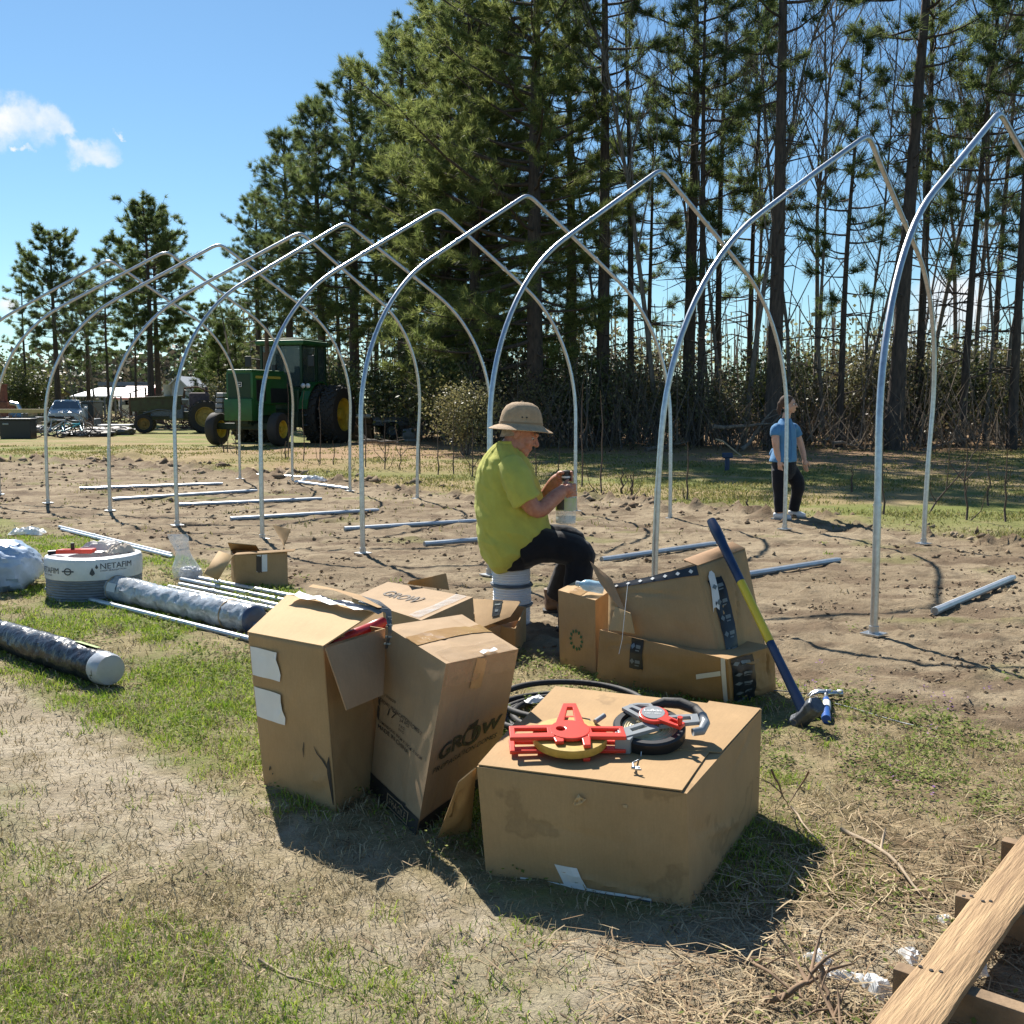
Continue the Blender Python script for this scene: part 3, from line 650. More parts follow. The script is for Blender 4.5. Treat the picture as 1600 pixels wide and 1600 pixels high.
# --- big low box in front
B = [P(760, 1365) + sink, P(1078, 1420) + sink, P(1185, 1272) + sink]; B.append(B[0] + B[2] - B[1])
T = [P(745, 1198, .330), P(1073, 1240, .332), P(1190, 1108, .362), P(868, 1072, .362)]
boxC, fC = carton('cardboard_box', 'large low closed cardboard box carrying two open-reel measuring tapes', B, T, M['card_stain'], GB, bulges=(.008, .010, 0, .005, -.004), amp=.007, seed=3, res=34)
sheet('top_flap', [T[0] + Vector((.004, .004, .004)), T[1] + Vector((-.012, .006, .006)), P(1117, 1162, .349), P(806, 1128, .352)], M['card'], boxC, 12, -0.002, .003, 4, .004)
sheet('top_flap', [T[1].lerp(T[2], .42) + Vector((-.16, .03, .004)), T[1].lerp(T[2], .42) + Vector((-.004, 0, .003)), T[2] + Vector((-.004, -.004, .003)), T[2] + Vector((-.165, .075, .006))], M['card'], boxC, 8, 0.001, .002, 6, .003)
fr = fC['front']; mb = fr.patch(.375, .50, .035, .245, .003, 4, 4, taper=.0); 
mb = MB(); mb.grid([[fr.pt(u + (1 - v) * .05, v * .215 + .02, .003) for v in (0, .33, .66, 1)] for u in (.362, .40, .44, .475)]); o = mb.build('paper_label', M['paper'], boxC)
mb = MB(); mb.grid([[fr.pt(u, -.03 + .085 * v, .006 + .012 * (1 - v)) for v in (0, .5, 1)] for u in [.19 + .64 * i / 14 for i in range(15)]]); tp = mb.build('packing_tape', M['tape_dark'], boxC, True)
mb = MB()
for i in range(8):
    u = .22 + .075 * i; mb.grid([[fr.pt(u + a * .012, .012 + b * .026, .0135) for b in (0, 1)] for a in (0, 1)])
mb.build('tape_print', M['tape_green'], tp)
mb = MB(); mb.grid([[fr.pt(u, .050 + .022 * v, .0068) for v in (0, 1)] for u in [.185 + .64 * i / 14 for i in range(15)]]); mb.build('packing_tape', M['paper'], boxC)
# torn bits
mb = MB(); mb.grid([[fr.pt(.475 + .012 * i + .01 * j, .80 + .03 * j - .004 * i * j, .003 + .01 * abs(math.sin(i * 2.1 + j))) for j in range(4)] for i in range(4)]); mb.build('torn_patch', M['card_light'], boxC)
mb = MB(); mb.grid([[fr.pt(.71 + .01 * i, .82 + .012 * j, .003 + .003 * math.sin(i + j)) for j in range(3)] for i in range(3)]); mb.build('torn_patch', M['card_light'], boxC)
sheet('torn_flap', [P(684, 1308, .02), P(735, 1300, .015), T[0] + Vector((-.004, .02, -.01)), P(716, 1222, .285)], M['card_in'], boxC, 8, .01, .012, 9, .004)
mb = fC['top'].patch(.02, .6, .66, .76, .0015, 12, 3); mb.build('clear_tape', M['tape_clear'], boxC) if False else None

# --- tall open box on the left
B = [P(413, 1225) + sink, P(525, 1268) + sink, P(612, 1214) + sink]; B.append(B[0] + B[2] - B[1])
T = [P(387, 988, .572), P(505, 1010, .578), P(602, 982, .575)]; T.append(T[0] + T[2] - T[1])
boxA, fA = carton('cardboard_box', 'tall cardboard box with two white paper labels and lid torn half open', B, T, M['card'], GB, True, (.008, -.01, 0, .004, 0), .006, 11, res=34)
sheet('lid', [T[0], T[1], P(592, 953, .655), P(452, 927, .655)], M['card_light'], boxA, 10, .006, .004, 3)
sheet('side_flap', [P(541, 1110, .385), P(598, 1086, .40), P(603, 984, .582), P(508, 1013, .582)], M['card_pink'], boxA, 10, .008, .003, 8)
fl = fA['front']
for v0, v1, w in ((.735, .915, .40), (.47, .66, .42)):
    mb = MB(); mb.grid([[fl.pt(.025 + (w + .02 * math.sin(v * 6)) * u, v0 + (v1 - v0) * v - .05 * 0 * u, .004 + .006 * u * u * v) for v in [k / 4 for k in range(5)]] for u in [k / 5 for k in range(6)]]); mb.build('paper_label', M['paper'], boxA)
mb = MB()     # splits in the board
def slit(f, pts, w):
    rows = []
    for i, (u, v) in enumerate(pts): rows.append([f.pt(u - w[i] / 2, v, .0035), f.pt(u + w[i] / 2, v, .0035)])
    mb.grid(rows)
slit(fl, [(.985, .06), (.975, .15), (.965, .24), (.962, .30), (.975, .345)], [.01, .03, .045, .035, .006]); slit(fl, [(.80, .385), (.84, .345), (.90, .315), (.95, .27)], [.006, .02, .03, .02])
slit(fl, [(.655, .30), (.66, .35), (.675, .395)], [.004, .014, .006]); slit(fl, [(.13, .135), (.145, .15), (.15, .165)], [.01, .025, .01]); slit(fl, [(.17, .115), (.18, .125)], [.012, .02])
mb.build('split', M['ink'], boxA)
sheet('inner_flap', [P(520, 1000, .56), P(600, 975, .56), P(596, 946, .60), P(560, 950, .62)], M['card_in'], boxA, 5, 0, .004, 5)
mb = MB(); l0 = P(449, 929, .668); l1 = P(592, 958, .664); mb.grid([[l0.lerp(l1, i / 12) + Vector((.02, .0, 0)) * j * .5 + Vector((0, .012 * j - .02, .006 * math.sin(i * 1.9 + j * 2) + .004)) for j in range(5)] for i in range(13)]); mb.build('paper_strip', M['paper'], boxA, True)
# dark printed tape torn loose at the lid corner
c0 = [P(560, 940, .68), P(585, 948, .685), P(603, 957, .68), P(607, 985, .63), P(602, 1012, .575)]
c1 = [P(566, 930, .68), P(594, 938, .69), P(612, 952, .68), P(613, 985, .625), P(606, 1013, .565)]
mb = MB(); mb.grid([[a.lerp(b, t) + Vector((0, -.01, 0)) for t in (0, .33, .66, 1)] for a, b in zip(c0, c1)]); dt = mb.build('packing_tape', M['tape_dark'], boxA, True)
mb = MB()
for i in range(2, 5):
    for j in range(2):
        p = c0[i - 1].lerp(c0[i], .3 + .4 * j).lerp(c1[i - 1].lerp(c1[i], .3 + .4 * j), .5) + Vector((0, -.016, 0)); mb.box(p, (.022, .002, .006))
mb.build('tape_print', M['tape_print'], dt)
mb = MB(); pth = [P(482, 917, .69), P(520, 922, .71), P(555, 934, .70), P(590, 950, .69)]; mb.grid([[p + Vector((.006 * j, .018 * j, .004 * math.sin(3 * i + j))) for j in range(3)] for i, p in enumerate(pth)]); mb.build('torn_strip', M['card_in'], boxA)
# red tool lying in it
mb = MB(); mb.tube([P(520, 1004, .54), P(545, 994, .555), P(570, 985, .56), P(598, 972, .56)], [.014, .02, .022, .02], 10); mb.tube([P(530, 1000, .52), P(600, 985, .53)], .02, 8); o = mb.build('red_tool', M['red_dark'], None, True); tag(o, 'dark red tool handle lying inside the tall half-open box', 'tool')

# --- upright printed box
B = [P(577, 1233) + sink, P(650, 1305) + sink, P(772, 1214) + sink]; B.append(B[0] + B[2] - B[1])
T = [P(603, 978, .605), P(697, 1037, .572), P(810, 1014, .545), P(722, 960, .575)]
boxB, fB = carton('cardboard_box', 'upright closed cardboard box printed with a black plant logo, leaning right', B, T, M['card_grey'], GB, False, (-.006, -.008, 0, 0, .008), .006, 21, res=34)
L, R, Tp = fB['front'], fB['right'], fB['top']
mb = MB()
L.patch(.0, 1, .012, .125, .003, 14, 3, mb, skew=-.01); R.patch(.0, 1, .012, .10, .003, 14, 3, mb, skew=.03); mb.build('printed_band', M['ink'], boxB)
mb = MB(); text_on(mb, 'FRAGILE', lambda u, v: L.pt(u, v, .0055), .45, .78, .045, .085); 
for a in ((.40, .83, .028, .034), (.40, .83, .098, .104), (.40, .415, .03, .10), (.815, .83, .03, .10)): L.patch(*a, .0055, 5, 1, mb)
mb.build('band_print', M['card_grey'], boxB)
mb = MB(); fn = lambda u, v: R.pt(u, v, .003)
text_on(mb, 'GR', fn, .10, .43, .415, .505, .03, .02, .02); text_on(mb, 'W', fn, .66, .92, .435, .525, .03, .02, .015)
ring = [[fn(.545 + r * 1.0 * math.cos(a), .475 + r * .52 * math.sin(a)) for r in (.085, .125)] for a in [2 * PI * i / 22 for i in range(22)]]; mb.grid(ring, closeu=True)
mb.add([fn(.49, .545), fn(.60, .575), fn(.585, .535), fn(.55, .52)], [[0, 1, 2, 3]]); mb.add([fn(.555, .54), fn(.575, .54), fn(.575, .44), fn(.555, .44)], [[0, 1, 2, 3]]); mb.add([fn(.575, .49), fn(.62, .52), fn(.60, .46), fn(.575, .45)], [[0, 1, 2, 3]])
text_on(mb, 'PROPAGATION DOMES', fn, .07, .90, .352, .385, .0, .01, .02)
mb.build('lettering', M['ink'], boxB)
mb = MB(); fn = lambda u, v: L.pt(u, v, .003)
text_on(mb, 'P. 17/2020', fn, .04, .30, .605, .620); text_on(mb, 'GROW1 PROPAGATION DOMES 2"', fn, .04, .82, .563, .585, .01, 0, -.02)
text_on(mb, '17', fn, .20, .34, .515, .56, .0, .02); text_on(mb, '24 PCS', fn, .42, .58, .53, .548, .01); text_on(mb, '7 KG', fn, .42, .52, .50, .515); text_on(mb, '8 KG', fn, .42, .52, .478, .493)
text_on(mb, 'DIMENSIONS: 60CM X 30CM X 60CM', fn, .06, .88, .44, .458, .005, 0, -.02); text_on(mb, 'MADE IN CHINA', fn, .05, .64, .405, .43, .005, 0, -.015)
for v in (.64, .60, .55, .50, .46): L.patch(.008, .05, v, v + .03, .003, 3, 1, mb, jag=.03, seed=int(v * 99))
mb.build('lettering', M['ink_brown'], boxB)
mb = MB(); Tp.patch(.34, .56, -.0, 1.0, .003, 4, 14, mb, jag=.01); R.patch(.40, .54, .80, .995, .003, 3, 8, mb, jag=.02); mb.build('packing_tape', M['tape_clear'], boxB)
mb = MB(); Tp.patch(.74, 1.0, .06, .94, .0035, 4, 12, mb, jag=.02); R.patch(.02, .97, .86, .995, .003, 10, 3, mb, jag=.03); mb.build('clear_tape', film_mat('glossy clear tape', (.6, .45, .3), .22, .08), boxB)
mb = MB(); mb.grid([[Tp.pt(.93 + .03 * i, .5 + .05 * j, .004 + .008 * abs(math.sin(i * 3 + j * 2))) for j in range(5)] for i in range(3)]); mb.build('tape_crumple', M['film_white'], boxB)

# --- low box behind the two tall ones
zt = .40
T = [P(550, 934, zt), P(658, 969, zt), P(739, 933, zt + .02), P(606, 909, zt + .03)]; B = [Vector((p.x + .02, p.y, -.01)) for p in T]
boxD, fD = carton('cardboard_box', 'pale low box seen behind the two tall boxes, logo on its top', B, T, M['card_grey'], GB, False, (0, 0, 0, 0, -.008), .006, 31)
mb = MB(); fn = lambda u, v: fD['top'].pt(v * .9 + .05, 1 - u, .003)
text_on(mb, 'GROW', lambda u, v: fD['top'].pt(u, v, .003), .18, .62, .42, .66, .02, .02); mb.build('lettering', M['ink_brown'], boxD)
mb = MB(); fD['top'].patch(.82, .95, .02, .98, .004, 3, 10, mb, jag=.02); mb.build('clear_tape', M['film'], boxD)
sheet('side_flap', [P(636, 912, zt + .03), P(702, 922, zt + .01), P(697, 896, zt + .09), P(640, 908, zt + .06)], M['card_in'], boxD, 5, 0, .004, 2)
# --- open box lying beside it
zt = .30
T = [P(741, 985, .22), P(800, 1002, .16), P(815, 968, .2), P(745, 940, .3)]; 
B = [P(735, 1020) + sink, P(805, 1030) + sink, P(822, 1000) + sink]; B.append(B[0] + B[2] - B[1])
T = [Vector((B[0].x, B[0].y, .20)), Vector((B[1].x, B[1].y, .17)), Vector((B[2].x, B[2].y, .2)), Vector((B[3].x, B[3].y, .22))]
boxE, fE = carton('cardboard_box', 'low open box between the printed boxes and the white wire spools', B, T, M['card_in'], GB, True, (0, 0, 0, 0, 0), .006, 41)
_, f = sheet('top_flap', [P(744, 984, .2), P(797, 964, .22), P(814, 940, .27), P(739, 936, .30)], M['card'], boxE, 8, .005, .005, 4)
mb = MB(); f.patch(.42, .62, .22, .96, -.006, 3, 8, mb); f.patch(.42, .62, .22, .96, .006, 3, 8, mb); q = mb.build('packing_tape', M['tape_dark'], boxE)
mb = MB(); f.patch(.48, .56, .4, .5, .0085, 2, 2, mb); f.patch(.46, .58, .7, .76, .0085, 2, 2, mb); mb.build('tape_print', M['tape_print'], q)
sheet('side_flap', [P(752, 1003, .1), P(800, 1002, .08), P(813, 968, .17), P(752, 985, .19)], M['card_pink'], boxE, 6, .004, .004, 5)

# --- box with the leaf ring
B = [P(875, 1038) + sink, P(931, 1056) + sink, P(957, 1026) + sink]; B.append(B[0] + B[2] - B[1])
T = [P(872, 922, .405), P(930, 938, .403), P(957, 921, .41), P(900, 908, .41)]
boxF, fF = carton('cardboard_box', 'narrow upright box with a green ring of leaves, a bottle on its top', B, T, M['card'], GB, False, (.002,) * 5, .004, 51)
mb = MB(); f = fF['front']
for i in range(12):
    a = 2 * PI * i / 12; pts = []
    for r, w in ((.115, 0), (.16, .032), (.20, 0), (.16, -.032)):
        pts.append(f.pt(.50 + (r * math.cos(a) - w * math.sin(a)) * .98, .42 + (r * math.sin(a) + w * math.cos(a)) * .98 * f.w / f.h, .003))
    mb.add(pts, [[0, 1, 2, 3]])
mb.build('leaf_logo', mat('green ink', (.02, .12, .045), .6), boxF)
mb = MB(); fF['top'].patch(.3, .62, .0, 1, .003, 3, 10, mb, jag=.01); mb.build('packing_tape', M['tape_clear'], boxF)

# --- crushed closed box at the bottom of the leaning stack
B = [P(932, 1066) + sink, P(1142, 1101) + sink, P(1183, 1088) + sink]; B.append(B[0] + B[2] - B[1]); ext = (B[2] - B[1]).normalized() * .16; B[2] += ext; B[3] += ext
T = [P(937, 984, .27), P(1137, 1030, .262), P(1178, 1018, .262), P(975, 978, .27)]; T[2] += ext; T[3] += ext
boxG, fG = carton('cardboard_box', 'crushed long box with dark printed tape, under the leaning open box', B, T, M['card_in'], GB, False, (.02, .012, 0, 0, -.03), .016, 61, res=30)
f = fG['front']
def tape_on(f, parent, u0, u1, v0, v1, vert, rows, lab=None):
    mb = MB(); f.patch(u0, u1, v0, v1, .004, 6, 10, mb, jag=.012); t = mb.build('packing_tape', M['tape_dark'], parent, True)
    mb = MB(); g = MB()
    for i in range(rows):
        k = (i + .5) / rows
        if vert:
            v = v0 + (v1 - v0) * k; hh = (v1 - v0) / rows * .11; w = u1 - u0
            f.patch(u0 + w * .45, u0 + w * .82, v - hh, v + hh, .0065, 3, 1, mb); f.patch(u0 + w * .45, u0 + w * .75, v - hh * 2.6, v - hh * 1.9, .0065, 3, 1, mb)
            c = f.pt(u0 + w * .22, v, .0065); e = (f.pt(u0 + w * .4, v, .0065) - c); q = (f.pt(u0 + w * .22, v + hh * 1.7, .0065) - c); g.add([c - e, c - q, c + e, c + q], [[0, 1, 2, 3]])
        else:
            u = u0 + (u1 - u0) * k; c = f.pt(u, (v0 + v1) / 2, .0065); e = f.pt(u + (u1 - u0) / rows * .18, (v0 + v1) / 2, .0065) - c; q = f.pt(u, v0 + (v1 - v0) * .75, .0065) - c
            g2 = MB(); g2.add([c - e, c - q, c + e, c + q], [[0, 1, 2, 3]]); g2.build('tape_mark', M['paper'], t)
    if mb.v: mb.build('tape_print', M['tape_print'], t)
    g.build('tape_mark', M['tape_print'], t) if g.v else None
    return t
tape_on(f, boxG, .275, .375, .45, 1.0, True, 2)
tape_on(fG['right'], boxG, .05, .5, .0, .98, True, 5)
mb = MB(); f.patch(.955, .985, .02, 1.0, .006, 2, 10, mb, jag=.02); f.patch(.78, .95, .48, .58, .006, 8, 2, mb, skew=.16); mb.build('paper_strip', M['paper'], boxG)
# --- open box leaning on it
q = {'flb': D(950, 988, 5.13), 'frb': D(1130, 1037, 4.80), 'flt': D(951, 915, 5.24), 'frt': D(1090, 884, 4.98), 'brb': D(1197, 1014, 5.06), 'brt': D(1164, 857, 5.20), 'mr': D(1197, 935, 5.42)}
B = [q['flb'], q['frb'], q['brb'], q['flb'] + (q['brb'] - q['frb']) * .95 + Vector((0, .1, 0))]
T = [q['flt'], q['frt'], q['brt'], q['flt'] + (q['brt'] - q['frt']) * .9 + Vector((.0, .08, -.05))]
boxH, fH = carton('cardboard_box', 'large open box lying tilted on the crushed box, sledgehammer leaning against it', B, T, M['card'], GB, True, (.03, .035, 0, 0, 0), .012, 71, res=30)
f = fH['front']
tape_on(f, boxH, .03, .99, .90, 1.0, False, 7)
tape_on(fH['right'], boxH, .10, .33, .02, .82, True, 5)
mb = MB(); r_ = fH['right']; mb.grid([[r_.pt(.02 + .12 * i / 3 + .03 * j, .50 + .12 * j + .05 * math.sin(i), .006 + .006 * (i == 0)) for j in range(4)] for i in range(4)]); mb.build('paper_strip', M['paper'], boxH, True)
sheet('torn_flap', [D(986, 976, 5.03), D(956, 905, 5.20), D(922, 877, 5.32), D(936, 908, 5.24)], M['card_pink'], boxH, 8, .004, .006, 6)
sheet('inner_flap', [D(951, 984, 5.10), D(992, 990, 5.0), D(985, 958, 5.02), D(962, 948, 5.12)], M['card_light'], boxH, 6, 0, .006, 7)
mb = MB(); mb.tube([D(981, 912, 5.10), D(976, 960, 5.02), D(972, 1000, 4.98), D(967, 1022, 4.97)], .0014, 5); mb.build('loose_thread', M['paper'], boxH)
sheet('side_flap', [T[1], T[2], T[2] + Vector((-.06, .02, .03)), T[1] + Vector((-.06, .06, .02))], M['card_pink'], boxH, 6, .01, .004, 8)
# --- small open box at the left
B = [P(366, 916) + sink, P(450, 916) + sink]; dv = Vector((-.10, .30, 0)); B += [B[1] + dv, B[0] + dv]
h = Vector((0, 0, .25)); T = [p + h for p in B]; T[0] = P(365, 868, .25); T[1] = P(449, 862, .25)
boxI, fI = carton('cardboard_box', 'small open box with raised flaps beside the steel pipes', B, T, M['card'], GB, True, (.004,) * 5, .003, 81)
sheet('side_flap', [P(318, 896, .14), P(340, 907, .05), T[0] + Vector((-.002, 0, 0)), P(342, 861, .245)], M['card_light'], boxI, 8, .003, .003, 2)
sheet('raised_flap', [T[1] + dv * .35, T[2], P(454, 827, .40), P(426, 820, .41)], M['card'], boxI, 8, .004, .003, 3)
sheet('front_flap', [T[0] + Vector((0, 0, .003)), T[1] + Vector((.05, 0, .003)), P(462, 858, .265), P(370, 864, .262)], M['card_in'], boxI, 8, .002, .003, 4)
sheet('raised_flap', [T[3], T[3] + (T[2] - T[3]) * .55, P(400, 852, .31), P(356, 848, .33)], M['card_in'], boxI, 6, .003, .003, 5)
mb = MB(); fI['front'].patch(.42, .62, .48, .97, .003, 3, 4, mb); mb.build('paper_label', M['paper'], boxI)
mb = MB(); fI['front'].patch(.42, .52, .48, .95, .005, 4, 4, mb, jag=.08); mb.build('label_print', M['ink_brown'], boxI)
# ------------------------------------------------------------------ things on and around the boxes
def circ(r, n=24, cx=0, cy=0, ry=None): return [(cx + r * math.cos(2 * PI * i / n), cy + (ry or r) * math.sin(2 * PI * i / n)) for i in range(n)]
# red open-reel tape
o0 = P(890, 1166, .357); root = empty('measuring_tape', o0, 'red open-frame measuring tape with yellow tape, on the big low box', 'measuring tape')
tl = math.radians(9); EX = Vector((.998, .05, 0)).normalized(); EY = Vector((-.05 * math.cos(tl), math.cos(tl), math.sin(tl))).normalized(); EN = EX.cross(EY)
def red_frame(z, name):
    b = MB(); o = o0 + EN * z; d = .013
    b.frame([(-.185, .030), (-.185, -.048), (-.05, -.048), (-.05, .036)], [(-.168, .014), (-.168, -.020), (-.07, -.016), (-.07, .012)], o, EX, EY, d)
    b.frame([(-.045, .03), (-.004, .185), (.038, .185), (.05, .03)], [(-.012, .06), (.008, .155), (.024, .155), (.022, .06)], o, EX, EY, d)
    b.frame([(.05, .022), (.05, -.048), (.165, -.054), (.165, .016)], [(.066, .006), (.066, -.018), (.15, -.024), (.15, 0)], o, EX, EY, d)
    b.prism([(.03, -.04), (.058, -.04), (.052, -.10), (.03, -.10)], o, EX, EY, d * .9); b.prism([(-.056, -.04), (-.02, -.04), (-.026, -.075), (-.05, -.075)], o, EX, EY, d * .9)
    b.frame(circ(.062), circ(.014, 24, -.028, .004), o + EN * .0015, EX, EY, d); return b.build(name, M['red'], root, bevel=.003)
red_frame(.044, 'frame'); red_frame(.0, 'frame')
b = MB()
for i in range(9): rr = .03 + .0092 * i; b.lathe([(rr, .017), (rr + .0035, .0185 + .0015 * math.sin(i * 2.3)), (rr + .0092, .017)], o0, EN, 40)
b.lathe([(.1128, .017), (.1135, .018), (.1135, .040), (.1128, .042), (.1, .0425), (.03, .0425)], o0, EN, 40); b.build('tape_reel', M['yellow_tape'], root, True, 40)
b = MB(); b.tube([o0 + EX * .085 + EY * .062 + EN * .05, o0 + EX * .118 + EY * .095 + EN * .055], .008, 10); b.build('crank_handle', M['grey_pl'], root, True, 40)
b = MB(); text_on(b, 'KESON', lambda u, v: o0 + EN * .0596 + EX * u + EY * v, -.02, .03, -.05, -.028, .02); b.build('lettering', M['yellow_tape'], root) if False else None
b = MB(); b.tube([o0 + EX * .05 + EY * .13 + EN * .03, o0 + EX * .075 + EY * .12 + EN * .03, o0 + EX * .08 + EY * .095 + EN * .02, o0 + EX * .1 + EY * .085 + EN * .01], .0025, 6); b.build('tape_hook', M['steel_dark'], root, True)
# grey and black tape
o1 = P(1014, 1150, .371); root = empty('measuring_tape', o1, 'grey and black reel measuring tape with red crank, on the big low box', 'measuring tape')
tl = math.radians(15); FX = Vector((.995, -.1, 0)).normalized(); FY = Vector((.1 * math.cos(tl), .995 * math.cos(tl), math.sin(tl))).normalized(); FN = FX.cross(FY)
L1 = lambda x, y, z: o1 + FX * x + FY * y + FN * z
b = MB(); b.lathe([(.108, .0), (.112, .006), (.112, .036), (.106, .042), (.09, .042), (.087, .036), (.087, .01), (.095, 0)], o1, FN, 44); b.build('outer_ring', M['black'], root, True, 40)
b = MB()
for i in range(7): rr = .03 + .008 * i; b.lathe([(rr, .028), (rr + .004, .0305 + .001 * math.sin(i * 1.7)), (rr + .008, .028)], o1, FN, 40)
b.lathe([(.0862, .028), (.0862, .008), (.03, .008)], o1, FN, 40); b.build('tape_reel', M['cream_tape'], root, True, 40)
b = MB(); z = .042
b.frame([(-.085, .075), (-.055, .098), (.015, .045), (-.03, .02)], [(-.062, .072), (-.052, .078), (-.012, .046), (-.028, .038)], o1 + FN * z, FX, FY, .012)
b.frame([(-.088, -.10), (-.098, -.055), (-.01, .0), (.03, -.035)], [(-.052, -.062), (-.06, -.048), (-.018, -.022), (-.006, -.034)], o1 + FN * z, FX, FY, .013)
b.frame([(.02, .03), (.15, .05), (.155, .005), (.03, -.025)], [(.07, .024), (.128, .034), (.13, .014), (.076, .0)], o1 + FN * z, FX, FY, .013)
b.frame([(-.062, .098), (-.035, .108), (.018, .108), (.02, .09)], [(-.045, .093), (-.03, .098), (.0, .098), (.004, .094)], o1 + FN * z, FX, FY, .011)
b.prism([(-.105, -.105), (-.105, -.06), (-.085, -.052), (-.05, -.085), (-.06, -.105)], o1 + FN * .002, FX, FY, .05); b.build('frame', M['grey_pl'], root, bevel=.003)
b = MB(); b.tube([L1(.012, .10, .046), L1(.05, .118, .05), L1(.10, .112, .052), L1(.145, .085, .05), L1(.165, .05, .048)], [.012, .017, .018, .017, .014], 12); b.build('handle', M['black_soft'], root, True)
b = MB(); b.tube([L1(.165, .05, .048), L1(.172, .01, .046), L1(.158, -.03, .044), L1(.13, -.04, .044)], [.015, .015, .014, .012], 12); b.build('handle_end', M['grey_pl'], root, True)
b = MB(); b.prism(circ(.046, 28, .014, .022), o1 + FN * .056, FX, FY, .012); hub = b.build('crank_plate', M['red'], root, bevel=.003)
b = MB(); b.prism(circ(.036, 28, .012, .026), o1 + FN * .0685, FX, FY, .002); pl = b.build('badge', M['grey_pl'], hub)
b = MB(); fn = lambda u, v: L1(u, v, .0718); text_on(b, 'Lufkin', fn, -.016, .038, .028, .042, .02); text_on(b, "100' / 30m", fn, -.012, .034, .014, .022); b.build('lettering', M['paper'], hub)
b = MB(); b.frame([(.02, -.01), (.045, .018), (.108, -.028), (.092, -.054)], [(.06, -.018), (.068, -.008), (.095, -.028), (.087, -.04)], o1 + FN * .058, FX, FY, .012); b.build('crank_arm', M['red'], root, bevel=.003)
b = MB(); b.tube([L1(.09, -.038, .066), L1(.091, -.038, .095)], .008, 10); b.build('crank_knob', M['red'], root, True, 40)
b = MB(); q = P(990, 1200, .353); b.tube([L1(-.025, -.10, .02), L1(-.028, -.125, .0), q + Vector((.0, .02, .008)), q, q + Vector((.006, -.02, .004)), q + Vector((.018, -.03, .006))], [.002, .002, .003, .005, .004, .003], 7); b.tube([q + Vector((-.008, -.012, .005)), q + Vector((.016, -.014, .006))], .004, 6); b.build('tape_hook', M['steel'], root, True)
# black hose coil
def coil(name, c, R, r, turns, matr, label, cat, seed=0, hgt=.03, parent=None):
    b = MB(); rr = random.Random(seed); pts = []
    n = 40 * turns
    for i in range(n + 1):
        a = 2 * PI * i / 40; t = i / n; q = R * (1 + .10 * math.sin(i * .031 + seed) - .05 * math.cos(i * .113)) - .02 * math.sin(t * 9)
        pts.append(Vector((c[0] + q * math.cos(a), c[1] + q * math.sin(a), c[2] + r + hgt * (.5 + .5 * math.sin(i * .045 + seed * 2)) * t * 2)))
    b.tube(pts, r, 8); return tag(b.build(name, matr, parent, True), label, cat)
coil('hose_coil', (.27, 4.52, 0), .32, .014, 5, M['black_soft'], 'coil of black hose on the ground behind the big low box', 'hose', 3, .05)
crumple('paper_tag', P(838, 1098, .12), .045, .03, .03, M['paper'], 6, 'small white paper tag on the black hose coil', 'paper tag', .5, 8)
# sledgehammer
hd = Vector((1.272, 4.43, .055)); tip = D(1111, 813, 5.17); ax = (tip - hd).normalized(); root = empty('sledgehammer', (hd.x, hd.y, 0), 'sledgehammer with blue and yellow handle, leaning on the tilted open box', 'sledgehammer')
Ln = (tip - hd).length
def hseg(t0, t1, prof, m, name):
    b = MB(); n = len(prof); b.tube([hd + ax * Ln * (t0 + (t1 - t0) * i / (n - 1)) for i in range(n)], prof, 14); b.build(name, m, root, True, 40)
M['navy'] = mat('navy rubber grip', (.012, .035, .10), .45, var=.25, scale=20); M['yel'] = mat('yellow fibreglass', (.62, .48, .03), .4, var=.12, scale=10); M['blue'] = mat('blue grip', (.02, .10, .38), .4, var=.15)
hseg(.0, .345, [.026, .024, .022, .021, .02, .019], M['navy'], 'lower_handle'); hseg(.345, .655, [.0205, .02, .02, .0205], M['yel'], 'handle_shaft'); hseg(.655, 1, [.021, .021, .022, .0225, .0225, .026, .027, .022], M['navy'], 'grip')
sd = Vector((.35, -.75, .0)); sd = (sd - ax * sd.dot(ax)).normalized(); b = MB()
b.lathe([(.03, -.095), (.041, -.088), (.044, -.06), (.036, -.03), (.036, .03), (.044, .06), (.041, .088), (.03, .095)], hd, sd, 8, caps=True); b.build('hammer_head', M['steel_dark'], root, bevel=.004)
b = MB(); w = ax.cross(Vector((0, -1, .2))).normalized(); nrm = w.cross(ax).normalized(); nrm = nrm if nrm.y < 0 else -nrm
text_on(b, 'ESTWING', lambda u, v: hd + ax * Ln * u + w * v + nrm * (.0225 - abs(v) * .3), .14, .29, -.008, .008, .02); b.build('lettering', M['yel'], root) if False else None
# claw hammer
hh = P(1291, 1083, .032); bt = P(1291, 1124, .024); root = empty('claw_hammer', (hh.x, hh.y, 0), 'claw hammer with blue grip lying on the ground right of the sledgehammer', 'hammer')
b = MB(); d = bt - hh; b.tube([hh, hh + d * .3], [.011, .012], 10); b.build('hammer_neck', M['steel_dark'], root, True); b = MB(); b.tube([hh + d * .25, hh + d * .4, hh + d * .7, hh + d * .9, hh + d * 1.0], [.015, .019, .0175, .021, .02], 12); b.build('grip', M['blue'], root, True, 40)
b = MB(); b.tube([hh + d * .42 + Vector((0, -.004, .004)), hh + d * .62 + Vector((0, -.004, .003))], .0195, 12); b.build('grip_label', M['paper'], root, True, 40)
x = Vector((1, -.05, 0)); b = MB(); b.tube([hh + x * .02, hh + x * .05, hh + x * .054, hh + x * .075], [.014, .013, .018, .0185], 14); b.tube([hh - x * .0, hh + x * .025], .019, 10)
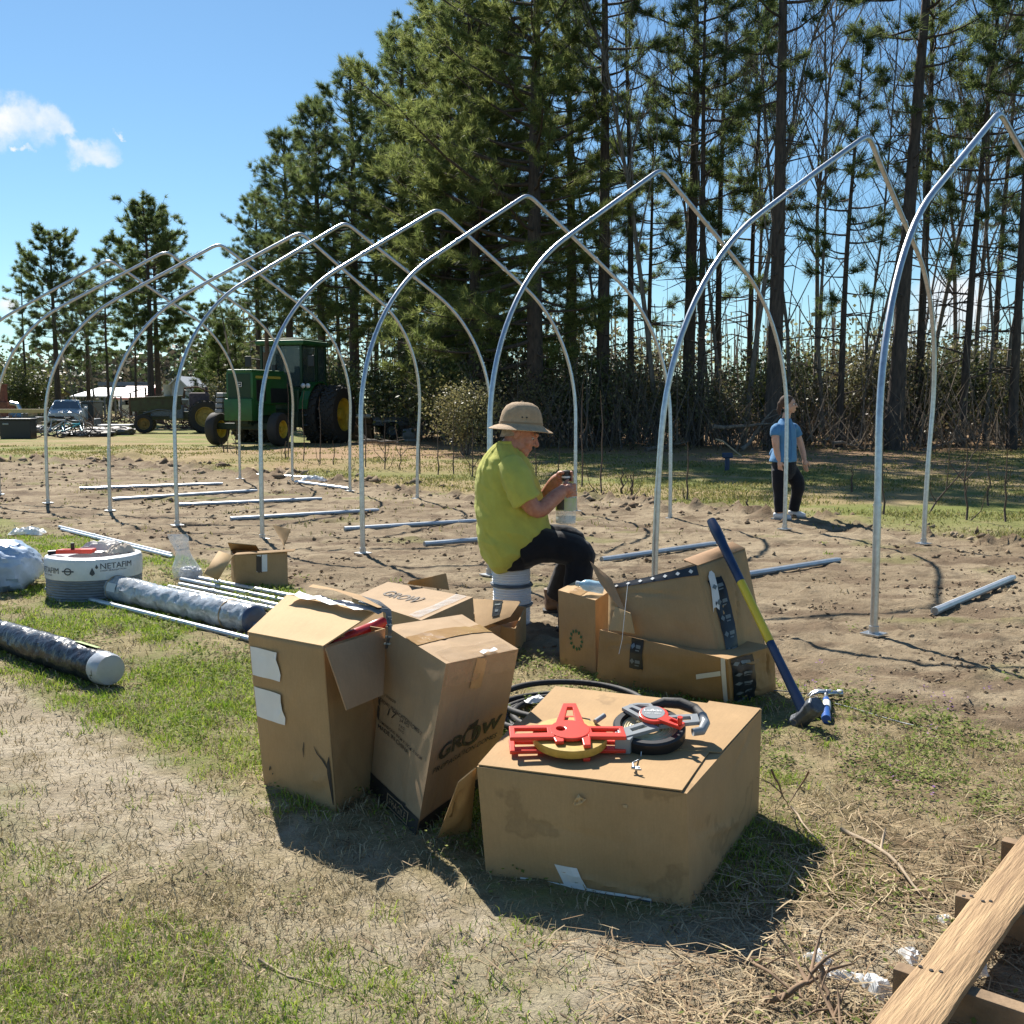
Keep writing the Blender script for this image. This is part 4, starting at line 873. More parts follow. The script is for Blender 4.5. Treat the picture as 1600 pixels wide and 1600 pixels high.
for s in (-1, 1): b.tube([hh + Vector((0, s * .007, .004)), hh - x * .035 + Vector((0, s * .009, .008)), hh - x * .065 + Vector((0, s * .012, -.002)), hh - x * .085 + Vector((0, s * .014, -.022))], [.012, .010, .007, .003], 8)
b.build('hammer_head', M['steel'], root, True, 50)
b = MB(); b.tube([P(*p, .008) for p in ((1196, 1078), (1225, 1080), (1262, 1084), (1300, 1098), (1335, 1107), (1370, 1118), (1405, 1128), (1442, 1137))], .003, 6); tag(b.build('wire', M['steel_dark'], None, True), 'thin grey wire lying on the ground behind the claw hammer', 'wire')
# bottles
def bottle(root, base, axis, prof, matr, n=20):
    b = MB(); b.lathe(prof, base, axis, n, caps=True); return b.build('bottle_body', matr, root, True, 50)
M['pet'] = film_mat('clear bottle plastic', (.75, .83, .86), .3, .06); M['pet_blue'] = film_mat('blue tinted bottle', (.45, .68, .82), .8, .08); M['cap'] = mat('pale cap', (.6, .68, .72), .4)
c = P(944, 919, .445); axv = Vector((-.9, .2, .12)).normalized(); root = empty('water_bottle', (c.x, c.y, .41), 'small clear blue water bottle lying on top of the narrow leaf-ring box', 'bottle')
bottle(root, c, axv, [(.001, 0), (.03, .002), (.032, .02), (.030, .05), (.032, .08), (.028, .105), (.013, .125), (.013, .132)], M['pet_blue']); b = MB(); b.lathe([(.0145, .130), (.0145, .148), (.012, .15)], c, axv, 14, caps=True); b.build('cap', M['cap'], root)
# spools under the seated man
SP = Vector((-.005, 6.60, 0))
M['wound'] = mat('wound white wire', (.76, .77, .79), .45, var=.25, scale=30, stretch=(1, 1, 40), bump=.3)
for i, lab in enumerate(('lowest white wire spool of the stack the man sits on', 'middle white wire spool of the stack the man sits on', 'top white wire spool the man sits on')):
    z0 = .128 * i; c = SP + Vector((.006 * (i % 2), .004 * i, z0)); root = empty('wire_spool', c, lab, 'wire spool', 'white wire spools stacked as a seat')
    b = MB(); pr = [(.115, .008)]
    for k in range(16): pr += [(.121 + .003 * math.sin(k * 2.6), .010 + .0068 * k), (.117, .0135 + .0068 * k)]
    pr += [(.115, .12)]; b.lathe(pr, c, n=36); b.build('wound_wire', M['wound'], root, True, 60)
    for z in (0, .119): b = MB(); b.lathe([(.03, z), (.133, z), (.135, z + .003), (.133, z + .0085), (.03, z + .0085)], c, n=36, caps=True); b.build('flange', M['steel_dark'], root, True, 40)
# drip line coil
c = G(150, 905); c.y = 7.62; c.x = X_at(149, 7.62); c.z = 0
root = empty('drip_line_coil', c, 'round coil of drip line wrapped in white printed film, red cutter on top', 'drip line coil')
b = MB(); pr = [(.322, .0)]
for k in range(9): pr += [(.332, .006 + .019 * k), (.327, .017 + .019 * k)]
b.lathe(pr + [(.325, .175), (.17, .175), (.165, 0)], c, n=48); b.build('drip_line', mat('grey drip tube', (.20, .21, .22), .35, var=.4, scale=12, stretch=(1, 1, 8)), root, True, 50)
b = MB(); b.lathe([(.3335, .155), (.336, .17), (.337, .28), (.328, .303), (.30, .312), (.22, .305), (.175, .29), (.165, .15)], c, n=48); wb = b.build('film_wrap', mat('white printed film', (.70, .72, .74), .3, var=.1, scale=14, bump=.35, bscale=14), root, True, 50)
def cyl(a0, R):      # u along the circumference in metres, v up
    return lambda u, v: Vector((c.x + R * math.sin(a0 + u / R), c.y - R * math.cos(a0 + u / R), c.z + v))
fn = cyl(0, .3395); b = MB(); text_on(b, 'NETAFIM', fn, -.36, -.13, .205, .245); text_on(b, 'DRIP LINE', fn, -.33, -.2, .185, .195); b.build('lettering', mat('slate ink', (.05, .06, .08), .4), root); b = MB(); text_on(b, 'NETAFIM', fn, .17, .41, .235, .275); text_on(b, 'DRIP IRRIGATION', fn, .17, .36, .218, .228); b.build('lettering', mat('slate ink', (.05, .06, .08), .4), root); b = MB()
ring = [[fn(-.055 + r * math.cos(a), .222 + r * .9 * math.sin(a)) for r in (.02, .029)] for a in [2 * PI * i / 18 for i in range(18)]]; b.grid(ring, closeu=True); b.grid([[fn(-.1 + .09 * i / 4, .218 + .01 * j) for j in (0, 1)] for i in range(5)])
for cx, cy, s in ((.115, .212, .028), (.145, .25, .016)): b.add([fn(cx, cy - s * .8), fn(cx + s * .62, cy - s * .3), fn(cx + s * .55, cy + s * .15), fn(cx, cy + s * 1.3), fn(cx - s * .55, cy + s * .15), fn(cx - s * .62, cy - s * .3)], [list(range(6))])
b.build('printed_logo', mat('slate print', (.05, .06, .08), .4), root)
cc = c + Vector((-.09, -.1, .312)); root2 = empty('pipe_cutter', cc, 'red hand tool with black knob on the wrapped drip line coil', 'hand tool')
b = MB(); ex = Vector((.97, .2, 0)); ey = Vector((-.2, .97, 0)); b.frame([(-.13, -.035), (.12, -.05), (.14, .03), (-.10, .035)], [(-.09, -.015), (.03, -.025), (.04, .008), (-.07, .015)], cc + Vector((0, 0, .01)), ex, ey, .03); b.build('tool_body', M['red'], root2, bevel=.005)
b = MB(); b.tube([cc + Vector((-.02, 0, .03)), cc + Vector((-.02, 0, .085))], .014, 10); b.tube([cc + Vector((-.19, -.02, .015)), cc + Vector((-.09, 0, .02))], .016, 8); b.build('knob', M['black'], root2, True, 40)
crumple('paper_bag', c + Vector((.03, .12, .302)), .17, .09, .09, mat('crumpled packing paper', (.62, .58, .53), .7, var=.1), 12, 'crumpled pale packing paper on top of the drip line coil', 'packing paper', .2, 14)
crumple('paper_bag', c + Vector((.2, .02, .30)), .10, .06, .08, mat('tan packing paper', (.55, .47, .38), .7, var=.1), 15, 'tan crumpled paper at the right of the drip line coil top', 'packing paper', .7, 12)
b = MB(); b.tube([G(20, 868) + Vector((0, 0, .03)), G(50, 872) + Vector((0, 0, .03)), G(84, 889) + Vector((0, .05, .02))], .022, 8); tag(b.build('hose_end', M['black_soft'], None, True), 'black hose end poking out beside the pale blue bale', 'hose')
# wrapped bale at the left edge
def lump(name, c, rx, ry, rz, matr, seed, amp=.1, rot=0, n=40, parent=None, sc=2.5):
    b = MB(); rows = []
    for i in range(n + 1):
        th = PI * i / n; row = []
        for j in range(n * 2):
            ph = 2 * PI * j / (n * 2); d = Vector((math.sin(th) * math.cos(ph), math.sin(th) * math.sin(ph), math.cos(th)))
            f = float(1 - abs(2 * fbm(d.x * sc + seed, d.y * sc + d.z * sc * 1.3, 4, seed) - 1)); q = 1 + amp * (f - .7) * 2
            sgn = lambda v: math.copysign(abs(v) ** .75, v)
            X, Y, Z = sgn(d.x) * rx * q, sgn(d.y) * ry * q, sgn(d.z) * rz * q
            row.append(Vector((c[0] + X * math.cos(rot) - Y * math.sin(rot), c[1] + X * math.sin(rot) + Y * math.cos(rot), c[2] + Z)))
        rows.append(row)
    b.grid(rows, closev=True, flip=False); return b.build(name, matr, parent, True, 35)
g = G(-20, 925); bl = lump('wrapped_bale', (g.x - .05, g.y + .15, .16), .36, .30, .20, mat('pale blue wrap', (.36, .47, .62), .3, var=.25, scale=5, bump=.4, bscale=18), 5, .10, .25)
tag(bl, 'pale blue plastic wrapped bale cut off by the left edge', 'bale')
b = MB(); g2 = Vector((g.x + .22, g.y - .16, .2))
crumple('plastic_litter', G(42, 836), .17, .12, .10, M['film_white'], 8, 'flat white plastic litter on grass left of the coil', 'plastic litter', .2, 14)
# rolls
def wrapped_roll(root, A, B, r, matr, n=90, amp=.010, seed=0, name='roll_wrap', ends=True):
    A = Vector(A); B = Vector(B); d = (B - A); L_ = d.length; d.normalize(); sx = Vector((0, 0, 1)).cross(d).normalized(); up = d.cross(sx); rows = []
    for i in range(n + 1):
        t = i / n; row = []
        for j in range(28):
            a = 2 * PI * j / 28; f = float(1 - abs(2 * fbm(t * L_ * 17 + a * 1.3 + seed, math.sin(a) * 1.3 + math.cos(a) + t * L_ * 3, 4, seed) - 1))
            q = r * (1 + .05 * math.sin(t * 9 + seed)) + amp * (f - .6) * 2
            if ends and (i == 0 or i == n): q *= .86
            row.append(A + d * L_ * t + (sx * math.cos(a) + up * math.sin(a)) * q)
        rows.append(row)
    b = MB(); st = b.grid(rows, closev=True, flip=False)
    b.f.append([st + j for j in range(28)]); b.m.append(0); b.f.append([st + n * 28 + j for j in range(28)][::-1]); b.m.append(0)
    return b.build(name, matr, root, True, 40), d, sx, up
A = P(-60, 972, .085); B = P(170, 1046, .085); root = empty('wrapped_roll', (B.x, B.y, 0), 'long roll in black plastic with a white capped end, at the left edge', 'wrapped roll')
_, d, sx, up = wrapped_roll(root, A, B, .08, mat('black glossy wrap', (.016, .020, .032), .3, var=.3, scale=6, spec=.35, bump=.8, bscale=30), seed=2)
b = MB(); b.lathe([(.081, -.075), (.084, -.06), (.080, .0), (.074, .02), (.03, .03), (.001, .03)], B, d, 28); b.build('end_cap', mat('white cap film', (.40, .43, .47), .3, var=.12, scale=9, bump=.3, bscale=20), root, True, 50)
b = MB(); fnc = lambda u, v: B + d * .0315 + sx * u * (-1) + up * v; text_on(b, 'AGRI-TECH', lambda u, v: B + d * (.034 - .1 * abs(0)) + (sx * -1) * u + up * v, -.035, .035, -.006, .008); b.build('lettering', M['ink_blue'], root) if False else None
b = MB(); b.grid([[B - d * (.12 + .22 * i / 6) + (sx * math.cos(a) + up * math.sin(a)) * .0925 for a in (PI * .5, PI * .4, PI * .3)] for i in range(7)]); b.build('roll_label', mat('green label', (.30, .45, .12), .5), root, True)
A = P(168, 916, .085); B = P(398, 968, .085); root = empty('wrapped_roll', (A.x, A.y, 0), 'shiny silver roll in clear film tied with tan straps, among steel pipes', 'wrapped roll')
_, d, sx, up = wrapped_roll(root, A, B, .083, mat('silver film wrap', (.40, .43, .46), .2, .0, var=.45, scale=9, spec=.8, bump=.7, bscale=26), seed=7, amp=.014)
for t in (.08, .86):
    q = A.lerp(B, t); b = MB(); b.lathe([(.092, -.006), (.097, 0), (.092, .006)], q, d, 28); b.build('strap', mat('tan strap', (.40, .28, .15), .6), root, True)
b = MB(); b.grid([[A + d * (.16 + .12 * i / 4) + (sx * math.cos(a) + up * math.sin(a)) * .0985 for a in (PI * 1.0, PI * .9, PI * .8)] for i in range(5)][::-1]); b.build('roll_label', M['paper'], root, True)
b = MB(); b.lathe([(.085, -.02), (.088, .0), (.06, .012), (.001, .015)], B, d, 24); b.build('end_cap', mat('dark blue end', (.06, .085, .15), .3, spec=.7, bump=.4, bscale=20), root, True)
# pipes lying beside the rolls
PIPES = [((76, 911), (402, 985), .02, 'long thin steel pipe in front of the silver roll, uppermost of the three'), ((84, 909), (408, 979), .052, 'long steel pipe lying on top of the pair before the silver roll'), ((73, 920), (398, 1000), .02, 'long thin steel pipe in front of the silver roll, nearest the camera'),
  ((288, 899), (455, 931), .02, 'pale steel pipe behind the silver roll, farthest of that bundle'), ((283, 905), (448, 939), .02, 'pale steel pipe behind silver roll, second from the far side of that bundle'), ((281, 913), (440, 947), .02, 'pale steel pipe behind silver roll, second from the near side of that bundle'), ((264, 917), (430, 952), .02, 'pale steel pipe closest behind the silver roll'),
  ((93, 823), (268, 866), .02, 'pale steel pipe behind the drip line coil, the far one of two'), ((96, 827), (270, 870), .02, 'pale steel pipe behind the drip line coil, the near one of two')]
for a, b_, z, lab in PIPES:
    A = P(*a, z); B = P(*b_, z); d = B - A; r = .018; b = MB(); b.tube([A, A + d * .36], r, 8); b.tube([A + d * .35, A + d * .37], r * 1.16, 8); b.tube([A + d * .36, B], r * .94, 8)
    tag(b.build('steel_pipe', M['steel_grey'], None, True, 40), lab, 'steel pipe', 'bundled steel pipes lying by the boxes')
# clear bag
g = P(296, 905); root = empty('plastic_bag', g, 'upright clear plastic bag of small white parts by the steel pipes', 'plastic bag')
rows = []
for i in range(16):
    t = i / 15; z = .36 * t; w = .105 - .045 * t + .02 * math.sin(t * 8); dth = .09 * (1 - t) ** .7 + .008; row = []
    for j in range(26):
        a = 2 * PI * j / 26; f = 1 + .16 * (float(fbm(math.cos(a) * 1.6 + 4, t * 3 + math.sin(a), 3, 4)) - .5) * 2
        row.append(g + Vector((-.09 * t + w * f * math.cos(a), .03 * t + dth * f * math.sin(a), z)))
    rows.append(row)
b = MB(); b.grid(rows, closev=True, flip=True); b.build('bag_film', M['film'], root, True, 60)
lump('bag_contents', g + Vector((.01, 0, .05)), .085, .06, .05, mat('white fittings', (.66, .68, .7), .4, var=.3, scale=40, bump=.5, bscale=60), 14, .25, n=20, parent=root, sc=6)
# ------------------------------------------------------------------ pallet
bd = (P(1577, 1328, .125) - P(1352, 1605, .125)).normalized(); bd.z = 0; bd.normalize(); cd = Vector((bd.y, -bd.x, 0)); o = P(1352, 1605, .125); o.z = 0
root = empty('wooden_pallet', o, 'weathered wooden pallet with gaps between its boards, bottom right corner', 'pallet')
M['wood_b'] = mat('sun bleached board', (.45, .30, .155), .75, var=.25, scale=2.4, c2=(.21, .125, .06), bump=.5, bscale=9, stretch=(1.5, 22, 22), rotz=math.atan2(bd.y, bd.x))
def plank(a0, a1, c0, c1, z0, z1, name, m, seed=0, wav=.006):
    b = MB(); n = 16; rows = []
    for i in range(n + 1):
        t = a0 + (a1 - a0) * i / n; w0 = c0 + wav * (float(fbm(t * 9 + seed, seed, 3, seed)) - .5) * 2; w1 = c1 + wav * 1.4 * (float(fbm(t * 7 + seed, seed + 5, 3, seed)) - .5) * 2
        q = lambda c, z: o + bd * t + cd * c + Vector((0, 0, z))
        rows.append([q(w0, z0), q(w0 + .002, z1 - .003), q(w0 + .006, z1), q((w0 + w1) / 2, z1 + .0015), q(w1 - .006, z1), q(w1, z1 - .003), q(w1, z0)])
    st = b.grid(rows, closev=True, flip=False)
    b.f.append([st + j for j in range(7)]); b.f.append([st + n * 7 + j for j in range(7)][::-1]); b.m += [0, 0]; return b.build(name, m, root, True, 25)
plank(-.5, 1.25, 0, .115, .102, .124, 'deck_board', M['wood_b'], 1, .004)
plank(-.5, 1.25, .30, .40, .102, .122, 'deck_board', M['wood_b'], 2); plank(-.5, 1.25, .50, .60, .102, .122, 'deck_board', M['wood_b'], 3)
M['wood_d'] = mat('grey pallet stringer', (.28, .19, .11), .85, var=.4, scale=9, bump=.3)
def s_at(px, py): v = P(px, py, .1) - o; return v.x * bd.x + v.y * bd.y, v.x * cd.x + v.y * cd.y
for px, py in ((1400, 1508), (1500, 1396), (1578, 1313)):
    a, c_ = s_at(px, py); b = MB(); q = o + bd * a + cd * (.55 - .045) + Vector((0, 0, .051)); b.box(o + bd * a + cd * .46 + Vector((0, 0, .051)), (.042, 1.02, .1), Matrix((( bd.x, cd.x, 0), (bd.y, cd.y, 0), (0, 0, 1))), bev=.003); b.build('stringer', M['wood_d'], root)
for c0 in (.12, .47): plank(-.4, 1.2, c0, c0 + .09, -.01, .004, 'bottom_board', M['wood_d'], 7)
b = MB()
for px, py in ((1518, 1400), (1548, 1408), (1536, 1408), (1470, 1518), (1455, 1516), (1438, 1510), (1506, 1400)):
    q = P(px, py, .1262); b.lathe([(.005, -.001), (.005, .0012), (.001, .0016)], q, n=8)
b.build('nail', M['ink'], root)
for px, py, sx_, sy_, h_, rz, sd_, lab in ((1330, 1532, .075, .02, .03, -.35, 4, 'white plastic strip on the straw, left end at the brown twigs'), (1368, 1550, .03, .05, .07, .3, 9, 'crumpled clear plastic against the pallet corner'), (1424, 1500, .02, .03, .05, .2, 5, 'white plastic scrap behind the nearest pallet stringer end'), (1478, 1443, .02, .02, .04, .1, 2, 'tiny white scrap below the middle pallet stringer end'), (1281, 1503, .025, .03, .04, .5, 11, 'small clear plastic scrap among the brown twigs')):
    crumple('plastic_scrap', P(px, py), sx_, sy_, h_ * .6, M['film_white'], sd_, lab, 'plastic scrap', rz, 12)
crumple('plastic_scrap', P(1531, 1530, .06), .012, .012, .07, M['film_white'], 21, 'white plastic tuft caught under the pallet deck board', 'plastic scrap', .1, 9)
# sticks and twigs
def stick(pts, r, lab, twigs=0, seed=0, mtl=None):
    rr = random.Random(seed); pts = [P(a, b2, z) for a, b2, z in pts]; b = MB(); n = len(pts); sm = []
    for i in range(n - 1):
        for k in range(3): sm.append(pts[i].lerp(pts[i + 1], k / 3) + Vector((rr.uniform(-1, 1), rr.uniform(-1, 1), rr.uniform(0, 1))) * r * .8)
    sm.append(pts[-1]); b.tube(sm, [r * (1 - .65 * i / (len(sm) - 1)) for i in range(len(sm))], 7)
    for k in range(twigs):
        q = sm[rr.randrange(1, len(sm) - 1)]; d = Vector((rr.uniform(-1, 1), rr.uniform(-1, 1), rr.uniform(.1, .7))).normalized(); L_ = rr.uniform(.05, .14); b.tube([q, q + d * L_ * .5 + Vector((0, 0, .01)), q + d * L_], [r * .5, r * .4, r * .2], 5)
    tag(b.build('fallen_stick', mtl or M['stick'], None, True), lab, 'stick', 'fallen sticks around the boxes')
M['stick'] = mat('dead twig', (.23, .15, .09), .85, var=.4, scale=25); M['stick_l'] = mat('pale dead twig', (.40, .31, .21), .85, var=.3, scale=25)
stick([(1318, 1300, .02), (1360, 1318, .03), (1400, 1350, .03), (1445, 1402, .015)], .009, 'grey brown stick lying between the big low box and the pallet', 2, 1, M['stick_l'])
stick([(1188, 1575, .01), (1230, 1555, .03), (1262, 1535, .05), (1290, 1500, .07)], .010, 'thick forked brown twig beside the white plastic strip', 5, 2)
stick([(1284, 1510, .08), (1288, 1540, .05), (1300, 1580, .02), (1320, 1620, .01)], .007, 'brown twig running down from the forked twig to the bottom edge', 4, 3)
stick([(1206, 1203, .20), (1222, 1240, .10), (1232, 1262, .02)], .004, 'thin dark twig standing by the right corner of the big low box', 2, 4)
stick([(1264, 1205, .14), (1245, 1235, .06), (1230, 1262, .02)], .004, 'thin dark twig leaning right beside the big low box corner', 0, 9)
stick([(1236, 1262, .03), (1265, 1300, .03), (1296, 1335, .01)], .004, 'long pale straw stalk right of the big low box', 0, 5, M['stick_l'])
stick([(1170, 1500, .02), (1200, 1520, .05), (1250, 1560, .03), (1290, 1590, .01)], .005, 'thin brown twig under the forked twig in the straw', 4, 6)
stick([(405, 1500, .01), (450, 1525, .012), (530, 1548, .008)], .004, 'long pale stalk lying in the near dry grass', 0, 7, M['stick_l'])
stick([(138, 1390, .01), (160, 1375, .012), (180, 1362, .008)], .004, 'short dark twig lying on the sandy path', 0, 8)
# ------------------------------------------------------------------ trees
M['bark'] = mat('pine bark', (.085, .062, .048), .95, var=.5, scale=5, c2=(.035, .028, .024), bump=.8, bscale=14, stretch=(3, 3, .7))
M['bark_g'] = mat('grey bark', (.20, .17, .14), .95, var=.5, scale=6, c2=(.06, .052, .045), bump=.5, bscale=18, stretch=(3, 3, .6))
NEED = attr_mat('pine needles', .55, .6, .3); LEAF = attr_mat('broad leaves', .5, .4, .35)
def nrmz(a): return a / np.maximum(np.linalg.norm(a, axis=-1, keepdims=True), 1e-9)
def needles(C, Dr, n, length, w, r, cA, cB):
    k = np.repeat(np.arange(len(C)), n); N = len(k)
    d = nrmz(Dr[k] * .75 + r.standard_normal((N, 3)) * .62 + np.array([0, 0, .18])); L = (length * (.6 + .7 * r.random(N)))[:, None]
    s = nrmz(np.cross(d, r.standard_normal((N, 3)))) * (w * (.7 + .6 * r.random(N)))[:, None]
    o = C[k] + r.standard_normal((N, 3)) * .035
    V = np.stack([o - s, o + s, o + d * L], 1).reshape(-1, 3); F3 = np.arange(N * 3).reshape(-1, 3)
    t = r.random(len(C))[:, None]; c = (np.array(cA) * (1 - t) + np.array(cB) * t) * (.7 + .6 * r.random(len(C)))[:, None]
    return V, F3, np.repeat(c[k], 3, 0)
def pine_proto(name, h, cb, rad, nb, tr, seed, top=.6, dead=10, dens=1.0, lean=0.0, nl=.23, nw=.0085, low=.4, cA=(.05, .085, .03), cB=(.20, .245, .08), asym=None, roundtop=False):
    R = random.Random(seed); r = np.random.default_rng(seed); root = empty(name, (0, 0, 0)); mb = MB()
    path = []
    for i in range(9):
        t = i / 8; path.append(Vector((lean * t + .10 * math.sin(t * 5 + seed) * t, .10 * math.cos(t * 4 + seed) * t, -.15 + h * t)))
    def on(z):
        t = min(max((z + .15) / h, 0), .999) * 8; i = int(t); return path[i].lerp(path[i + 1], t - i)
    mb.tube(path, [tr * (1.25 if i == 0 else 1) * (1 - .86 * (i / 8) ** 1.15) for i in range(9)], 10)
    C = []; Dd = []
    for i in range(nb):
        t = ((i + R.random()) / nb) ** .9; z = cb + (h - cb) * t * .985; a = i * 2.39996 + R.uniform(-.6, .6)
        pf = (1 - t) ** top * (low + (1 - low) * min(1, t * 3.2)) if not roundtop else (math.sqrt(max(0, 1 - (1.55 * t - .55) ** 2)) if t > .35 else low + (1 - low) * t / .35)
        L = rad * max(.10, pf) * R.uniform(.55, 1.12)
        if asym: L *= 1 + asym[1] * math.cos(a - asym[0])
        el = math.radians(-6 + 44 * t + R.uniform(-12, 12)); d = Vector((math.cos(a) * math.cos(el), math.sin(a) * math.cos(el), math.sin(el)))
        p0 = on(z); n = 6; pts = [p0 + d * L * (j / n) + Vector((R.uniform(-.05, .05), R.uniform(-.05, .05), (-.10 * math.sin(j / n * PI) + .16 * (j / n) ** 2) * L * .6)) for j in range(n + 1)]
        mb.tube(pts, [max(.006, (.012 + .013 * L) * (1 - .85 * j / n)) for j in range(n + 1)], 5, caps=False)
        ns = int(3 + L * 2.6 * dens)
        for k in range(ns):
            q = R.uniform(.28, 1); j = min(int(q * n), n - 1); b0 = pts[j].lerp(pts[j + 1], q * n - j); sl = (.25 + .26 * L * (1 - q * .7)) * R.uniform(.6, 1.2)
            sd = (d * .8 + Vector((R.uniform(-1, 1), R.uniform(-1, 1), R.uniform(-.35, .65)))).normalized(); b1 = b0 + sd * sl
            mb.tube([b0, b1], [.007, .004], 3, caps=False)
            for m in range(max(3, int(3 + sl * 8))):
                u = R.uniform(.25, 1); C.append(b0.lerp(b1, u)); Dd.append(sd)
        C.append(pts[-1]); Dd.append(d)
    for i in range(dead):
        z = R.uniform(max(1.2, cb * .3), cb * 1.02); a = R.uniform(0, 6.3); L = R.uniform(.4, 1.7); p0 = on(z); d = Vector((math.cos(a), math.sin(a), R.uniform(-.25, .3)))
        p = [p0, p0 + d * L * .5 + Vector((0, 0, R.uniform(-.1, .1))), p0 + d * L + Vector((0, 0, R.uniform(-.25, .1)))]; mb.tube(p, [.022, .014, .005], 4, caps=False)
        mb.tube([p[1], p[1] + Vector((R.uniform(-.4, .4), R.uniform(-.4, .4), R.uniform(-.1, .3)))], [.010, .003], 3, caps=False)
    mb.build('trunk', M['bark'], root, True)
    V, F3, c = needles(np.array([tuple(p) for p in C]), np.array([tuple(p) for p in Dd]), 15, nl, nw, r, cA, cB)
    npmesh('crown', V, F3, None, c, NEED, root); return root
def bare_proto(name, h, tr, seed, spread=.35, levels=4, nfirst=16, start=.3):
    R = random.Random(seed); root = empty(name, (0, 0, 0)); mb = MB(); tw = MB()
    def grow(p, d, L, r, lev, out):
        n = 4; pts = [p]
        for j in range(n): d = (d + Vector((R.uniform(-1, 1), R.uniform(-1, 1), R.uniform(-.3, .7))) * .13).normalized(); pts.append(pts[-1] + d * L / n)
        out.tube(pts, [max(.004, r * (1 - .75 * j / n)) for j in range(n + 1)], 6 if lev < 2 else 3, caps=False)
        if lev >= levels: return
        for k in range(R.randint(2, 4) if lev else nfirst):
            q = R.uniform(start if lev == 0 else .25, 1) * n; j = min(int(q), n - 1); b = pts[j].lerp(pts[j + 1], q - j); a = R.uniform(0, 6.3)
            e = d.orthogonal().normalized(); f = d.cross(e); s = spread * R.uniform(.7, 1.5); nd = (d + (e * math.cos(a) + f * math.sin(a)) * (s * 2.1)).normalized(); nd.z += .25
            grow(b, nd.normalized(), L * (.30 if lev == 0 else .58) * R.uniform(.6, 1.25) * (1 - .45 * q / n if lev == 0 else 1), r * (.34 if lev == 0 else .55), lev + 1, tw)
    grow(Vector((0, 0, -.1)), Vector((0, 0, 1)), h, tr, 0, mb)
    mb.build('trunk', M['bark_g'], root, True); tw.build('crown', M['bark_g'], root, False); return root
def leaf_cloud(C, rad, n, size, r, cA, cB, clump=.35, flat=.0):
    k = r.integers(0, len(C), n); cc = C[k] + r.standard_normal((n, 3)) * rad[k][:, None] * clump
    d = nrmz(r.standard_normal((n, 3)) + np.array([0, 0, -.2])); s = size * (.5 + r.random(n))[:, None]; p = nrmz(np.cross(d, r.standard_normal((n, 3))))
    V = np.stack([cc, cc + d * s * .5 + p * s * .33, cc + d * s, cc + d * s * .5 - p * s * .33], 1).reshape(-1, 3); F4 = np.arange(n * 4).reshape(-1, 4)
    t = r.random(n)[:, None]; c = (np.array(cA) * (1 - t) + np.array(cB) * t) * (.65 + .7 * r.random(n))[:, None]; return V, F4, np.repeat(c, 4, 0)
def shrub_proto(name, h, w, seed, n, size, cA, cB, stems=9):
    R = random.Random(seed); r = np.random.default_rng(seed); root = empty(name, (0, 0, 0)); mb = MB(); C = []
    for i in range(stems):
        a = R.uniform(0, 6.3); q = R.uniform(.2, 1) * w / 2; tip = Vector((q * math.cos(a), q * math.sin(a), h * R.uniform(.55, 1))); p = [Vector((.1 * math.cos(a), .1 * math.sin(a), -.05)), tip * .5 + Vector((R.uniform(-.1, .1), R.uniform(-.1, .1), .08 * h)), tip]
        mb.tube(p, [.02, .014, .004], 4, caps=False)
        for k in range(7):
            b = p[1].lerp(p[2], R.random()) if R.random() < .75 else p[0].lerp(p[1], R.uniform(.5, 1)); e = b + Vector((R.uniform(-1, 1), R.uniform(-1, 1), R.uniform(-.2, .8))) * .22 * w; mb.tube([b, e], [.007, .003], 3, caps=False); C += [e, b.lerp(e, .6)]
    mb.build('stem', M['bark_g'], root); C = np.array([tuple(c) for c in C]); V, F, c = leaf_cloud(C, np.full(len(C), .3 * w), n, size, r, cA, cB, .33); V[:, 2] = np.maximum(V[:, 2], .02)
    npmesh('foliage', V, None, F, c, LEAF, root); return root
PR = {}
PR['edge'] = pine_proto('pine_tree', 16.5, 2.2, 5.0, 120, .26, 3, top=.5, dens=1.15, asym=(PI, .32), cA=(.075, .11, .032), cB=(.29, .325, .10), low=.62)  # needle colours lightened for the sun behind these crowns
PR['full'] = pine_proto('pine_tree', 14.5, 3.6, 3.9, 100, .24, 5, top=.62, dens=1.1)
PR['full2'] = pine_proto('pine_tree', 13.5, 4.2, 3.4, 90, .22, 16, top=.55, dens=1.1)
PR['wood'] = pine_proto('pine_tree', 17.5, 8.2, 3.0, 36, .21, 8, top=.45, dead=22, dens=.95)
PR['wood2'] = pine_proto('pine_tree', 16.0, 5.6, 2.6, 27, .125, 9, top=.5, dead=26, dens=.9, lean=.5)
PR['thin'] = pine_proto('pine_tree', 11, 3.6, 1.9, 34, .10, 12, top=.6, dead=14, dens=.9)
PR['lone'] = pine_proto('pine_tree', 12.5, 4.6, 3.0, 60, .22, 14, top=.4, dead=18, dens=.85, roundtop=True, nl=.3, nw=.016)
PR['young'] = pine_proto('pine_tree', 5, .5, 1.7, 50, .07, 15, top=.8, dead=0, dens=1.2, cA=(.06, .10, .025), cB=(.15, .18, .05), low=.9)
PR['bare'] = bare_proto('bare_tree', 14, .085, 1, .34, 4, 17, .28); PR['bare2'] = bare_proto('bare_tree', 12, .058, 2, .40, 4, 14, .2); PR['bare3'] = bare_proto('bare_tree', 15, .10, 3, .30, 4, 18, .35)
PR['shrub'] = shrub_proto('leafy_shrub', 2.2, 2.4, 4, 5200, .085, (.13, .13, .05), (.32, .28, .13), 16)
PR['dark'] = shrub_proto('leafy_shrub', 3.0, 2.8, 5, 3000, .12, (.035, .055, .02), (.17, .18, .06), 14)
PR['brown'] = shrub_proto('leafy_shrub', 2.4, 2.6, 6, 2600, .10, (.09, .085, .04), (.23, .21, .09), 20)
